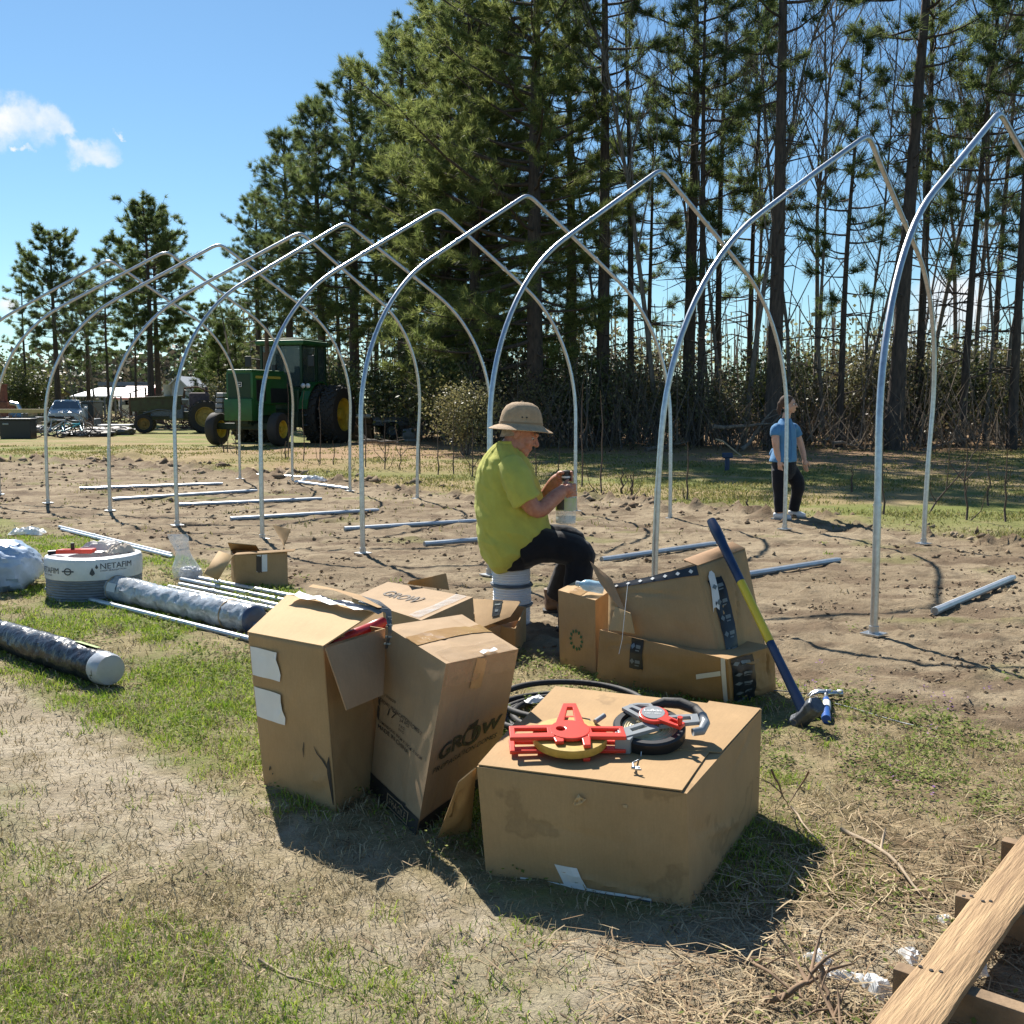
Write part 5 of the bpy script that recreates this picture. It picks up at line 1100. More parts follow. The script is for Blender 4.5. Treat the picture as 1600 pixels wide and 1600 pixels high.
# (kind, pixel column of the base, distance, height scale, spin, tilt toward +x in degrees)
WOODS = [('edge', 836, 30, 1.0, 0, 0), ('full', 700, 36, 1.06, 2, 0), ('edge', 742, 33.5, .9, 2.2, 0), ('edge', 725, 38, .88, .7, 0), ('wood', 940, 31, 1.0, 1, 0), ('full2', 890, 37, 1.1, 3, 0), ('full', 632, 39, 1.0, 1.2, 0), ('full', 556, 41, .96, .4, 0), ('full2', 505, 43, .98, 2.2, 0), ('full2', 455, 46, .94, 4, 0),
  ('full2', 408, 49, .80, 1, 0), ('wood2', 535, 46, .85, 3, 0), ('wood2', 590, 44, .9, 5, 0), ('wood', 645, 44, .95, 2, 0), ('full', 770, 41, 1.1, 5, 0),
  ('wood2', 985, 33, 1.0, 2, 0), ('thin', 1012, 38, 1.1, 1, 0), ('wood', 1074, 32, .95, 2.4, 0), ('thin', 1092, 30, 1.3, 4, 0), ('wood2', 1120, 34, 1.0, 5, -1), ('wood', 1206, 27.5, 1.0, .8, 0),
  ('thin', 1166, 36, 1.3, 3, 1), ('thin', 1310, 29, 1.0, 2, 1), ('wood', 1394, 27.5, 1.03, 4.1, 2.2), ('wood2', 1432, 31, 1.05, 2.8, 1.8), ('thin', 1500, 29, 1.3, 1.7, 2), ('wood2', 1580, 28, 1.0, 3.4, 1.5), ('wood2', 1545, 38, 1.0, 5, 0), ('wood', 1640, 33, 1.0, 1, 0), ('wood', -0 + 1790, 31, 1.0, 2, 0),
  ('bare', 1030, 30, 1.0, 1, 0), ('bare2', 1135, 31, 1.1, 2, 2), ('bare', 1160, 29, 1.0, 4, -1), ('bare2', 1236, 30, 1.15, 1, 1), ('bare', 1270, 33, 1.05, 5, -1), ('bare2', 1288, 30, 1.0, 3, 1), ('bare2', 1330, 31, 1.0, 5, 2), ('bare2', 1452, 29, 1.0, .7, 3), ('bare', 1520, 33, 1.0, 2.1, -2), ('bare2', 1562, 31, 1.1, 4, -2), ('bare3', 1600, 40, 1.0, 3, 0), ('bare', 1180, 40, 1.1, 2, 0), ('bare2', 960, 35, 1.1, 2.2, 0), ('bare2', 1112, 33, 1.15, 1.4, 1), ('bare2', 1352, 33, 1.1, 3.6, -1), ('bare2', 1538, 30, 1.1, .3, 1), ('bare', 1440, 35, 1.0, 2.9, 0), ('bare', 1070, 41, 1.1, 5.2, 0), ('bare2', 1410, 38, 1.0, 5.3, 0), ('bare3', 1490, 41, 1.0, 1, 0),
  ('lone', 92, 62, .88, 1, 0), ('thin', 172, 60, .95, 3, 0), ('lone', 238, 58, .95, 2.5, 0), ('lone', 250, 63, .95, 5, 0), ('wood2', 213, 60, .62, 1, 0), ('thin', 44, 64, .9, 4, 0), ('lone', 140, 72, .75, 2, 0), ('bare', 152, 63, .62, 2, 2), ('bare2', 130, 60, .6, 3, -2),
  ('young', 345, 52, 1.0, 0, 0), ('young', 372, 54, 1.15, 2, 0), ('lone', 330, 80, .68, 3, 0), ('young', 318, 60, .7, 3, 0),
  ('shrub', 728, 25.5, .72, 0, 0), ('dark', 25, 62, 1.15, 2, 0), ('dark', 62, 64, 1.2, 4, 0), ('dark', 0, 66, 1.5, 1, 0), ('brown', 355, 50, .9, 1, 0)]
for k, (px, Y, s) in enumerate([(600, 36, 1.0), (660, 33, .9), (700, 30, .9), (790, 31, 1.1), (850, 29, .9), (900, 30, 1.0), (960, 31, 1.2), (1020, 30, 1.0), (1080, 30, 1.05), (1140, 29, .9), (1190, 31, 1.1), (1260, 31, 1.0), (1320, 31, 1.2), (1380, 32, 1.2), (1440, 31, 1.3), (1500, 31, 1.2), (1560, 32, 1.4), (1610, 31, 1.3), (1670, 31, 1.2), (1000, 35, 1.4), (1220, 36, 1.3), (1340, 36, 1.5), (1470, 36, 1.5), (1590, 37, 1.6), (880, 35, 1.5), (740, 36, 1.5), (530, 40, 1.0)]):
    WOODS.append(('brown' if px > 760 and k % 5 else 'dark', px, Y, s * (.82 if px > 760 else 1), k * 1.3, 0))
ZONES = [(-200, 60, 'near the left edge'), (60, 215, 'behind the parked car and pale roofs'), (215, 320, 'behind the old rusty tractor'), (320, 400, 'behind the green tractor\'s nose'), (400, 545, 'behind the green tractor'), (545, 640, 'behind the flat trailer'), (640, 765, 'left of the seated man'), (765, 900, 'behind the seated man'), (900, 1025, 'between the seated man and tilted open box'), (1025, 1130, 'beyond the sledgehammer'), (1130, 1215, 'just left of the walking person'), (1215, 1300, 'just right of the walking person'), (1300, 1365, 'just left of the nearest hoop leg'), (1365, 1445, 'between the two legs at far right'), (1445, 1530, 'right of the far hoop leg'), (1530, 3000, 'at the right edge')]
KIND = {'edge': 'broad sunlit pine tree', 'full': 'dense tall pine tree', 'full2': 'dense pine tree', 'wood': 'tall bare-stemmed pine', 'wood2': 'slim high-crowned pine', 'thin': 'thin young pine', 'lone': 'round-topped pine', 'young': 'small light green pine', 'bare': 'leafless tree', 'bare2': 'slender leafless tree', 'bare3': 'stout leafless tree', 'shrub': 'pale yellow green shrub', 'dark': 'dark leafy shrub', 'brown': 'brownish twiggy shrub'}
CATS = {'pine_tree': 'pine tree', 'bare_tree': 'bare tree', 'leafy_shrub': 'shrub'}
ORDN = ['leftmost', 'second from left', 'third from left', 'fourth from left', 'fifth from left', 'sixth from left']
zone = lambda px: next(z[2] for z in ZONES if z[0] <= px < z[1])
cnt = {}
for k in sorted(range(len(WOODS)), key=lambda i: WOODS[i][1]):
    kk = (KIND[WOODS[k][0]], zone(WOODS[k][1])); cnt.setdefault(kk, []).append(k)
used = set()
for kk, idx in cnt.items():
    for n, i in enumerate(idx):
        kd, px, Y, s, rz, tilt = WOODS[i]; src = PR[kd]
        o = src if kd not in used else copy_tree(src); used.add(kd)
        x = X_at(px, Y); o.location = (x, Y, gz(x, Y)); o.scale = (s * .5 + .5, s * .5 + .5, s) if kd in ('wood', 'bare', 'bare2', 'thin') else (s, s, s)
        o.rotation_euler = Euler((0, math.radians(tilt), rz)) if not tilt else (Matrix.Rotation(math.radians(tilt), 3, 'Y') @ Matrix.Rotation(rz, 3, 'Z')).to_euler()
        far = ' far' if Y > 50 else ''
        lab = kk[0] + ' ' + kk[1] if len(idx) == 1 else ORDN[n] + ' ' + kk[0] + ' ' + kk[1]
        base = o.name.split('.')[0]; tag(o, lab, CATS[base], {'pine_tree': 'pine trees beyond the plot', 'bare_tree': 'leafless trees in the woods', 'leafy_shrub': 'shrubs at the edge of the woods'}[base])
# undergrowth: brambles, dead leaves and thin stems along the wood edge
def scatter_under():
    r = np.random.default_rng(77); n = 21000
    px = 560 + 1250 * r.random(n); Y = 26.5 + 16 * r.random(n) ** 1.3 - (px < 760) * 0 + (px < 760) * 6 * (1 - (px - 560) / 200); x = (px - 800) / F * Y
    hh = .8 + 1.5 * fbm(x * .5, Y * .3, 3, 5) + .12 * (Y - 27); z = .2 + hh * r.random(n) ** 1.25
    k = fbm(x * .8, z * 1.1 + Y * .4, 3, 19) > .49; C = np.stack([x, Y, z], -1)[k]
    V, F4, c = leaf_cloud(C, np.full(len(C), .2), len(C), .085, r, (.04, .05, .02), (.24, .20, .09), .5); pn = fbm(V[:, 0] * .45, V[:, 1] * .3 + V[:, 2] * .6, 3, 66)[:, None]; c = c * (1 - sst(.42, .6, pn)) + c.mean(1, keepdims=True) * np.array([1.7, 1.15, .7]) * .7 * sst(.42, .6, pn); c = c * (1 + .9 * sst(.52, .7, fbm(V[:, 0] * .3 + 9, V[:, 2] * .5, 3, 67))[:, None])
    m = 5200; px = 640 + 1170 * r.random(m); Y = 26.3 + 16 * r.random(m) + (px < 800) * 7 * (1 - (px - 640) / 160); x = (px - 800) / F * Y; L = .5 + 2.6 * r.random(m) ** 1.8; d = nrmz(np.stack([r.standard_normal(m) * .45, r.standard_normal(m) * .45, .35 + r.random(m)], -1)); w = .008 + .012 * r.random(m)
    o = np.stack([x, Y, .15 + .4 * r.random(m)], -1); s = np.stack([w, 0 * w, 0 * w], -1); V2 = np.stack([o - s, o + s, o + d * L[:, None] + s * .3, o + d * L[:, None] - s * .3], 1).reshape(-1, 3)
    c2 = np.repeat((np.array([.13, .11, .09]) * (.5 + .9 * r.random(m))[:, None]), 4, 0)
    F42 = np.arange(m * 4).reshape(-1, 4) + len(V)
    tag(npmesh('undergrowth', np.concatenate([V, V2]), None, np.concatenate([F4, F42]), np.concatenate([c, c2]), LEAF), 'tangled dark undergrowth of brambles and stems along the wood edge', 'undergrowth', kind='stuff')
    # far woods behind, showing between the trunks
    n = 24000; px = 380 + 1700 * r.random(n); Y = 46 + 22 * r.random(n); x = (px - 800) / F * Y; top = 1.9 + 4.6 * fbm(x * .16, Y * .02, 4, 44) + 2.0 * (px < 980); z = top * r.random(n) ** .8
    k = fbm(x * .35, z * .45, 4, 50) > .40; C = np.stack([x, Y, z + .1], -1)[k]
    V, F4, c = leaf_cloud(C, np.full(len(C), .5), len(C), .24, r, (.07, .08, .035), (.30, .29, .14), .6)  # leaf colours raised to carry sunlight coming through from behind
    m = 1100; px = 380 + 1700 * r.random(m); Y = 44 + 26 * r.random(m); x = (px - 800) / F * Y; L = 2.5 + 4.5 * r.random(m); w = .02 + .05 * r.random(m) ** 2; o = np.stack([x, Y, 0 * x], -1); s = np.stack([w, 0 * w, 0 * w], -1); d = nrmz(np.stack([r.standard_normal(m) * .09, 0 * x, 1 + 0 * x], -1))
    V2 = np.stack([o - s, o + s, o + d * L[:, None] + s * .4, o + d * L[:, None] - s * .4], 1).reshape(-1, 3); c2 = np.repeat(np.array([.075, .066, .055]) * (.6 + .7 * r.random(m))[:, None], 4, 0)
    tag(npmesh('distant_woods', np.concatenate([V, V2]), None, np.concatenate([F4, np.arange(m * 4).reshape(-1, 4) + len(V)]), np.concatenate([c, c2]), LEAF), 'deep woods of thin stems and leaves behind the front trees', 'woods', kind='stuff')
    # far treeline on the left
    n = 26000; px = -350 + 900 * r.random(n); Y = 120 + 60 * r.random(n); x = (px - 800) / F * Y; top = 2.5 + 10 * fbm(x * .05, Y * .004, 4, 12); z = top * r.random(n) ** .75
    C = np.stack([x, Y, z], -1); V, F4, c = leaf_cloud(C, np.full(len(C), 1.0), n, .8, r, (.09, .075, .06), (.17, .15, .10), .6); g = np.repeat(fbm(C[:, 0] * .07, C[:, 1] * .02, 3, 8) > .54, 4); c[g] = c[g] * np.array([.45, .7, .45])
    tag(npmesh('distant_treeline', V, None, F4, c, LEAF), 'hazy far treeline behind the houses on the left', 'treeline', kind='stuff')
scatter_under()
# ------------------------------------------------------------------ saplings in a row beyond the soil
SAP = [(349, 707, 690, 2), (356, 707, 672, 0), (369, 710, 655, 2), (446, 717, 690, 1), (450, 716, 600, 0), (474, 720, 610, 1), (500, 725, 620, 1), (521, 726, 688, 0), (545, 732, 655, 1), (571, 730, 645, 2), (601, 734, 660, 4), (626, 735, 690, 5), (656, 740, 650, 0), (684, 742, 660, 0), (709, 740, 640, 0), (738, 745, 660, 3), (836, 752, 680, 1), (874, 742, 700, 0), (909, 760, 600, 1), (940, 771, 610, 1), (972, 771, 735, 2), (987, 774, 742, 4), (1073, 781, 690, 2), (1167, 797, 780, 0), (1380, 804, 685, 1), (1448, 803, 690, 3), (1510, 813, 690, 4), (1572, 816, 700, 1), (1545, 790, 720, 0), (1332, 770, 735, 0)]
SZ = [(0, 400, 'before the green tractor\'s front wheel'), (400, 552, 'before the green tractor\'s rear wheels'), (552, 640, 'on the strip before the flat trailer'), (640, 765, 'before the pale shrub'), (765, 900, 'behind the seated man'), (900, 1020, 'between seated man and tilted box'), (1020, 1230, 'left of the walking person'), (1230, 1440, 'near the nearest hoop\'s front leg'), (1440, 1700, 'at the right edge of the grass strip')]
szone = lambda px: next(z[2] for z in SZ if z[0] <= px < z[1]); sc_ = {}
for s in sorted(SAP): sc_.setdefault(szone(s[0]), []).append(s)
M['sap'] = mat('sapling bark', (.10, .07, .055), .85, var=.4, scale=20)
for zn, L_ in sc_.items():
    for n, (px, py, ty, br) in enumerate(L_):
        g = G(px, py); top = D(px + (90 if px == 1448 else 0), ty, g.y); hgt = top.z - g.z; R = random.Random(px); root = empty('bare_sapling', g, (ORDN + ['seventh from left'])[n] + ' bare sapling stem ' + zn if len(L_) > 1 else 'lone bare sapling stem ' + zn, 'sapling', 'bare saplings in a row on the grass strip')
        pts = [g + (top - g) * (i / 6) + Vector((R.uniform(-1, 1), R.uniform(-1, 1), 0)) * .022 for i in range(7)]; pts[0] = g - Vector((0, 0, .05)); r0 = .014 if hgt > .5 else .02
        b = MB(); b.tube(pts, [r0 * (1 - .6 * i / 6) for i in range(7)], 6); b.build('stem', M['sap'], root, True)
        for k in range(br):
            q = pts[R.randint(0, 3)]; a = R.uniform(0, 6.3); l = R.uniform(.25, .7) * max(.5, min(1, hgt)); b = MB(); b.tube([q, q + Vector((math.cos(a) * .35, math.sin(a) * .2, .35)) * l, q + Vector((math.cos(a) * .5, math.sin(a) * .3, 1)) * l], [.009, .006, .003], 5); b.build('shoot', M['sap'], root, True)
# fallen branches at the wood edge
for k, (a, b_, z, lab) in enumerate([((1112, 668), (1205, 662), .6, 'long fallen trunk propped in the brush left of the walking person'), ((1160, 712), (1206, 640), .1, 'pale broken branch leaning by the walking person\'s back'), ((1290, 688), (1350, 700), .1, 'fallen branch on the leaf litter right of the walking person'), ((1010, 706), (1072, 690), .15, 'fallen branch in the brush beyond the tilted open box'), ((1440, 720), (1530, 680), .1, 'fallen branch in the brush behind the far hoop leg'), ((560, 692), (620, 690), .05, 'grey branch on the ground under the flat trailer')]):
    A = D(*a, 26.4 + k * .2); B = D(*b_, 26.8 + k * .3); A.z = max(A.z, .2); B.z = max(B.z, .25); R = random.Random(k); pts = [A.lerp(B, i / 5) + Vector((R.uniform(-.05, .05), 0, R.uniform(-.05, .05))) for i in range(6)]; b = MB(); b.tube(pts, [.06 * (1 - .13 * i) for i in range(6)], 6)
    for j in range(5): q = pts[R.randint(1, 5)]; b.tube([q, q + Vector((R.uniform(-.5, .5), R.uniform(-.3, .3), R.uniform(0, .5)))], [.018, .006], 4)
    tag(b.build('fallen_branch', M['bark_g'], None, True), lab, 'branch', 'fallen branches at the wood edge')
# ------------------------------------------------------------------ tractors, car, bicycles and yard things far left
class Loc:       # local frame: x forward, y left, z up
    def __init__(s, o, fwd, sc=1.0): s.o = Vector(o); s.f = Vector((fwd[0], fwd[1], 0)).normalized(); s.l = Vector((-s.f.y, s.f.x, 0)); s.s = sc; s.R = Matrix(((s.f.x, s.l.x, 0), (s.f.y, s.l.y, 0), (0, 0, 1)))
    def __call__(s, x, y, z): return s.o + (s.f * x + s.l * y + Vector((0, 0, z))) * s.s
    def box(s, b, c, size, bev=.02, tilt=0): b.box(s(*c), [v * s.s for v in size], s.R @ Matrix.Rotation(tilt, 3, 'Y') if tilt else s.R, bev=bev)
def wheel(L, root, x, y, r, w, rim_r, tyre_m, rim_m, lugs=0, name='wheel', dish=.3, holes=0):
    c = L(x, y, r); ax = L.l; s = L.s; b = MB()
    b.lathe([(rim_r * s, -w * .46 * s), ((rim_r + .06) * s, -w * .5 * s), (r * .93 * s, -w * .47 * s), (r * .985 * s, -w * .36 * s), (r * s, 0), (r * .985 * s, w * .36 * s), (r * .93 * s, w * .47 * s), ((rim_r + .06) * s, w * .5 * s), (rim_r * s, w * .46 * s)], c, ax, 40)
    for i in range(lugs):
        for sd in (-1, 1):
            a = 2 * PI * (i + (.5 if sd > 0 else 0)) / lugs
            for k in range(3):
                t = a + .10 * k; d = L.f * math.cos(t) + Vector((0, 0, 1)) * math.sin(t); R = Matrix((ax, d, ax.cross(d))).transposed(); b.box(c + d * r * s * .995 + ax * sd * w * s * (.08 + .15 * k), (w * .17 * s, .075 * s, .055 * s), R)
    wl = b.build(name, tyre_m, root, True, 35)
    b = MB(); b.lathe([(rim_r * s, -w * .46 * s), (rim_r * .92 * s, -w * .40 * s), (rim_r * .86 * s, -w * dish * .3 * s), (rim_r * .35 * s, -w * dish * .2 * s), (rim_r * .3 * s, w * .1 * s), (.01, w * .12 * s)], c, ax, 28); b.lathe([(rim_r * s, w * .46 * s), (rim_r * .92 * s, w * .40 * s), (rim_r * .86 * s, w * dish * .3 * s), (rim_r * .35 * s, w * dish * .2 * s), (rim_r * .3 * s, w * .35 * s), (.01, w * .38 * s)], c, ax, 28)
    for i in range(holes): a = 2 * PI * i / holes; d = L.f * math.cos(a) + Vector((0, 0, 1)) * math.sin(a); b.box(c + d * rim_r * .6 * s - ax * w * dish * .28 * s, (.05 * s, .05 * s, .05 * s))
    b.build('rim', rim_m, wl, True, 35); return wl
gx, gy = X_at(458, 32.4), 32.4
LT = Loc((gx, gy, gz(gx, gy)), (-.28, -.96)); root = empty('tractor', LT.o, 'big green cab tractor with yellow rims facing the camera', 'tractor')
GP_, YP_ = M['green_paint'], M['yellow_paint']
b = MB(); LT.box(b, (2.05, 0, 1.62), (2.0, .86, .92), .07); LT.box(b, (2.1, 0, 2.09), (1.9, .80, .10), .05); LT.box(b, (2.98, 0, 1.02), (.36, .88, .62), .04); LT.box(b, (2.2, 0, 1.05), (1.3, .6, .4), .04); b.build('hood', GP_, root, True, 35)
b = MB(); LT.box(b, (3.055, 0, 1.66), (.02, .70, .72), .01); b.build('grille', mat('dark grille', (.012, .04, .014), .6), root)
b = MB(); LT.box(b, (3.08, .02, 1.72), (.008, .17, .15), .005); bd_ = b.build('badge', M['ink'], root); b = MB()
for a in ((.06, .13, .012), (-.06, .13, .012)): LT.box(b, (3.085, .02, 1.72 + a[0]), (.006, .15, a[2]), 0)
LT.box(b, (3.085, .09, 1.72), (.006, .012, .12), 0); LT.box(b, (3.085, -.05, 1.72), (.006, .012, .12), 0); LT.box(b, (3.085, .02, 1.715), (.006, .07, .03), 0); b.build('badge_mark', M['paper'], bd_)
b = MB(); LT.box(b, (1.55, .432, 1.42), (1.05, .012, .42), .005); LT.box(b, (2.62, .432, 1.55), (.5, .012, .6), .005); b.build('side_vent', M['black'], root)
for sd in (-1, 1): b = MB(); b.tube([LT(.62, sd * .7, 2.5), LT(.75, sd * 1.0, 2.55)], .015, 5); LT.box(b, (.75, sd * 1.05, 2.45), (.03, .2, .32), .01); b.build('mirror', M['black'], root)
b = MB(); LT.box(b, (2.2, .437, 1.93), (1.4, .008, .07), 0); b.build('side_stripe', mat('yellow stripe', (.45, .38, .06), .5), root)
b = MB()
for sd in (-1, 1):
    LT.box(b, (.62, sd * .66, 2.25), (.07, .07, 1.45), .01); LT.box(b, (-.25, sd * .72, 2.25), (.09, .07, 1.45), .01); LT.box(b, (-.85, sd * .70, 2.3), (.09, .07, 1.35), .01); LT.box(b, (-.1, sd * .69, 1.62), (1.5, .06, .10), .01)
LT.box(b, (.62, 0, 1.62), (.07, 1.35, .12), .01); LT.box(b, (.1, 0, 1.25), (1.3, 1.25, .75), .06); b.build('cab_frame', mat('dark cab green', (.012, .045, .016), .5), root)
b = MB(); LT.box(b, (-.12, 0, 3.0), (1.75, 1.62, .16), .07); LT.box(b, (-.12, 0, 3.10), (1.5, 1.35, .08), .04); b.build('cab_roof', GP_, root, True, 40)
b = MB()
for sd in (-1, 1): LT.box(b, (.18, sd * .68, 2.3), (.76, .012, 1.2), 0); LT.box(b, (-.55, sd * .71, 2.35), (.5, .012, 1.1), 0)
LT.box(b, (.62, 0, 2.3), (.012, 1.22, 1.2), 0); LT.box(b, (-.86, 0, 2.35), (.012, 1.25, 1.1), 0); b.build('cab_glass', M['glass'], root)
b = MB(); LT.box(b, (-.25, 0, 1.75), (.5, .5, .12), .04); LT.box(b, (-.5, 0, 2.1), (.12, .48, .62), .05); b.build('seat', M['black_soft'], root)
b = MB(); b.lathe([(.17, -.012), (.19, 0), (.17, .012), (.16, 0), (.17, -.012)], LT(.30, 0, 2.02), (LT.f * -.5 + Vector((0, 0, .85))), 20); b.build('steering_wheel', M['black'], root)
b = MB(); b.tube([LT(1.0, -.26, 2.1), LT(1.0, -.26, 2.7)], .12, 14); b.tube([LT(1.0, -.26, 2.7), LT(1.0, -.26, 3.45)], .06, 10); b.build('exhaust_stack', M['rust'], root, True, 40)
b = MB(); b.tube([LT(1.35, .15, 2.1), LT(1.35, .15, 2.32)], .09, 12); b.build('air_intake', M['black'], root, True, 40)
for sd in (-1, 1):
    b = MB()
    for i in range(9):
        a0 = math.radians(10 + 17 * i); a1 = math.radians(27 + 17 * i); p = lambda a, y, r: LT(r * math.cos(a), y, .86 + r * math.sin(a)); b.add([p(a0, sd * .72, .96), p(a1, sd * .72, .96), p(a1, sd * 1.0, .96), p(a0, sd * 1.0, .96), p(a0, sd * .72, 1.0), p(a1, sd * .72, 1.0), p(a1, sd * 1.0, 1.0), p(a0, sd * 1.0, 1.0)], [[0, 1, 2, 3], [7, 6, 5, 4], [0, 4, 5, 1], [2, 6, 7, 3], [1, 5, 6, 2], [0, 3, 7, 4]])
    b.build('fender', GP_, root)
    for dx in (0, .16): b = MB(); b.lathe([(.06, 0), (.075, .03), (.001, .035)], LT(.66, sd * (.74 + dx), 1.72), LT.f, 14); b.build('work_lamp', M['white'], root, True)
b = MB(); LT.box(b, (1.3, 0, .82), (3.4, .45, .42), .04); LT.box(b, (0, 0, .86), (.5, 2.6, .26), .04); LT.box(b, (2.65, 0, .55), (.22, 1.9, .18), .03); LT.box(b, (2.75, 0, .72), (.3, .5, .3), .03); LT.box(b, (.95, .72, .72), (.7, .3, .45), .03); b.build('chassis', mat('greasy chassis', (.018, .035, .018), .7, var=.5), root)
b = MB()
for i in range(4): LT.box(b, (3.0 - .03 * i, -.62 - .0 * i, .98 + .15 * i), (.34, .22, .12), .03)
b.build('ballast_weight', mat('pale iron ballast', (.22, .23, .25), .5), root)
b = MB(); LT.box(b, (.78, .82, .55), (.32, .3, .04), .01); LT.box(b, (.78, .82, .85), (.3, .28, .04), .01); b.build('cab_step', M['steel_dark'], root)
for y in (-.98, .98): wheel(LT, root, 2.65, y, .47, .30, .25, M['tyre'], YP_, 0)
for y in (-1.52, -.92, .92, 1.52): wheel(LT, root, 0, y, .86, .50, .50, M['tyre'], YP_, 20, dish=.5, holes=0)
# old tractor
gx, gy = X_at(280, 43), 43
LO = Loc((gx, gy, gz(gx, gy)), (-.97, -.24), 1.12); root = empty('old_tractor', LO.o, 'old rusty olive tractor with yellow wheels and a pale can on its hood', 'tractor')
OG = M['old_green']
b = MB(); LO.box(b, (.75, 0, 1.03), (1.75, .52, .48), .06, .03); LO.box(b, (.75, 0, 1.28), (1.85, .6, .07), .03, .04); LO.box(b, (.3, 0, .62), (2.2, .3, .3), .04); b.build('hood', OG, root, True, 35)
b = MB(); LO.box(b, (1.64, 0, .92), (.06, .5, .6), .02); b.build('grille', M['rust'], root)
b = MB(); LO.box(b, (.55, 0, .78), (.8, .4, .4), .05); LO.box(b, (.05, .1, .75), (.5, .3, .5), .05); b.tube([LO(.2, .26, .8), LO(.7, .27, .85), LO(1.2, .26, .7)], .03, 6); b.build('engine', M['steel_dark'], root)
b = MB(); LO.box(b, (-.75, 0, 1.05), (.7, .8, .8), .08); LO.box(b, (-1.0, 0, 1.5), (.1, .5, .35), .04); b.build('seat_platform', mat('purplish faded paint', (.10, .075, .085), .8, var=.5), root, True, 35)
b = MB(); b.tube([LO(-.2, .32, 1.25), LO(-.25, .32, 1.62), LO(-.7, .32, 1.66), LO(-1.1, .32, 1.5)], .03, 6); b.tube([LO(-.2, -.32, 1.25), LO(-.25, -.32, 1.62), LO(-.7, -.32, 1.66)], .03, 6); b.build('roll_bar', M['rust'], root)
b = MB(); b.lathe([(.17, -.01), (.19, .01), (.17, .02)], LO(-.35, 0, 1.5), LO.f * -.4 + Vector((0, 0, .9)), 18); b.build('steering_wheel', M['black'], root)
b = MB(); b.lathe([(.15, 0), (.185, .45), (.19, .46), (.15, .46)], LO(.35, 0, 1.33), (.05, 0, 1), 18, caps=True); b.build('can', mat('weathered can', (.42, .40, .34), .7, var=.3), root, True, 40)
for y in (-.6, .6): wheel(LO, root, 1.15, y, .34, .2, .21, M['tyre'], mat('brown rim', (.28, .17, .045), .8, var=.4), 0)
for y in (-.75, .75): wheel(LO, root, -.98, y, .58, .32, .36, M['tyre'], mat('dull yellow rim', (.36, .26, .07), .75, var=.35), 18, dish=.35, holes=8)
b = MB(); LO.box(b, (2.2, 0, .28), (1.2, 1.6, .06), .01); LO.box(b, (2.0, 0, .12), (1.0, 1.2, .05), .01); LO.box(b, (2.75, .2, .42), (.08, 1.3, .22), .02); tag(b.build('implement', M['steel_dark']), 'flat dark steel implement on the ground in front of the old tractor', 'implement')
# car
gx, gy = X_at(106, 55), 55
LC = Loc((gx, gy, gz(gx, gy)), (.34, -.94), .95); root = empty('parked_car', LC.o, 'pale grey sedan parked behind the bicycles', 'car'); cp = mat('pale car paint', (.52, .55, .58), .3, var=.1, spec=.6)
b = MB(); rows = []
for x, w, z0, z1 in ((2.15, .78, .35, .72), (2.0, .86, .25, .80), (1.2, .88, .22, .90), (.8, .88, .22, .95), (-1.3, .88, .22, .98), (-2.0, .84, .25, .98), (-2.15, .78, .4, .85)): rows.append([LC(x, y * w, z) for y, z in ((-1, z0), (-1.02, (z0 + z1) / 2), (-.93, z1), (-.4, z1 + .03), (.4, z1 + .03), (.93, z1), (1.02, (z0 + z1) / 2), (1, z0))])
st = b.grid(rows, closev=True); b.f.append([st + j for j in range(8)][::-1]); b.f.append([st + 48 + j for j in range(8)]); b.m += [0, 0]; b.build('car_body', cp, root, True, 40)
b = MB(); rows = []
for x, w, z in ((.95, .80, .95), (.2, .62, 1.38), (-.6, .62, 1.44), (-1.1, .64, 1.38), (-1.75, .78, .99)): rows.append([LC(x, -w * 1.02, min(z, 1.0)), LC(x, -w, z), LC(x, -w * .4, z + .02), LC(x, w * .4, z + .02), LC(x, w, z), LC(x, w * 1.02, min(z, 1.0))])
b.grid(rows); b.build('cabin_roof', cp, root, True, 50)
b = MB(); b.add([LC(.93, -.70, .985), LC(.93, .70, .985), LC(.27, .55, 1.365), LC(.27, -.55, 1.365)], [[0, 1, 2, 3]]); b.build('windshield', mat('dark windscreen', (.05, .06, .07), .12, spec=.7), root)
for sd in (-1, 1):
    b = MB(); b.add([LC(.8, sd * .80, 1.0), LC(.2, sd * .66, 1.33), LC(-1.0, sd * .67, 1.35), LC(-1.5, sd * .80, 1.0)], [[0, 1, 2, 3]] if sd < 0 else [[3, 2, 1, 0]]); b.build('side_window', mat('dark window', (.03, .035, .04), .12, spec=.7), root)
    b = MB(); LC.box(b, (2.1, sd * .62, .66), (.12, .32, .13), .03); b.build('headlight', M['white'], root); b = MB(); LC.box(b, (.75, sd * 1.0, 1.0), (.1, .2, .13), .03); b.build('mirror', cp, root)
    for x in (1.35, -1.35): wheel(LC, root, x, sd * .80, .31, .2, .2, M['tyre'], M['grey_pl'], 0)
b = MB(); LC.box(b, (2.17, 0, .5), (.03, .9, .14), .01); b.build('grille', M['black'], root)
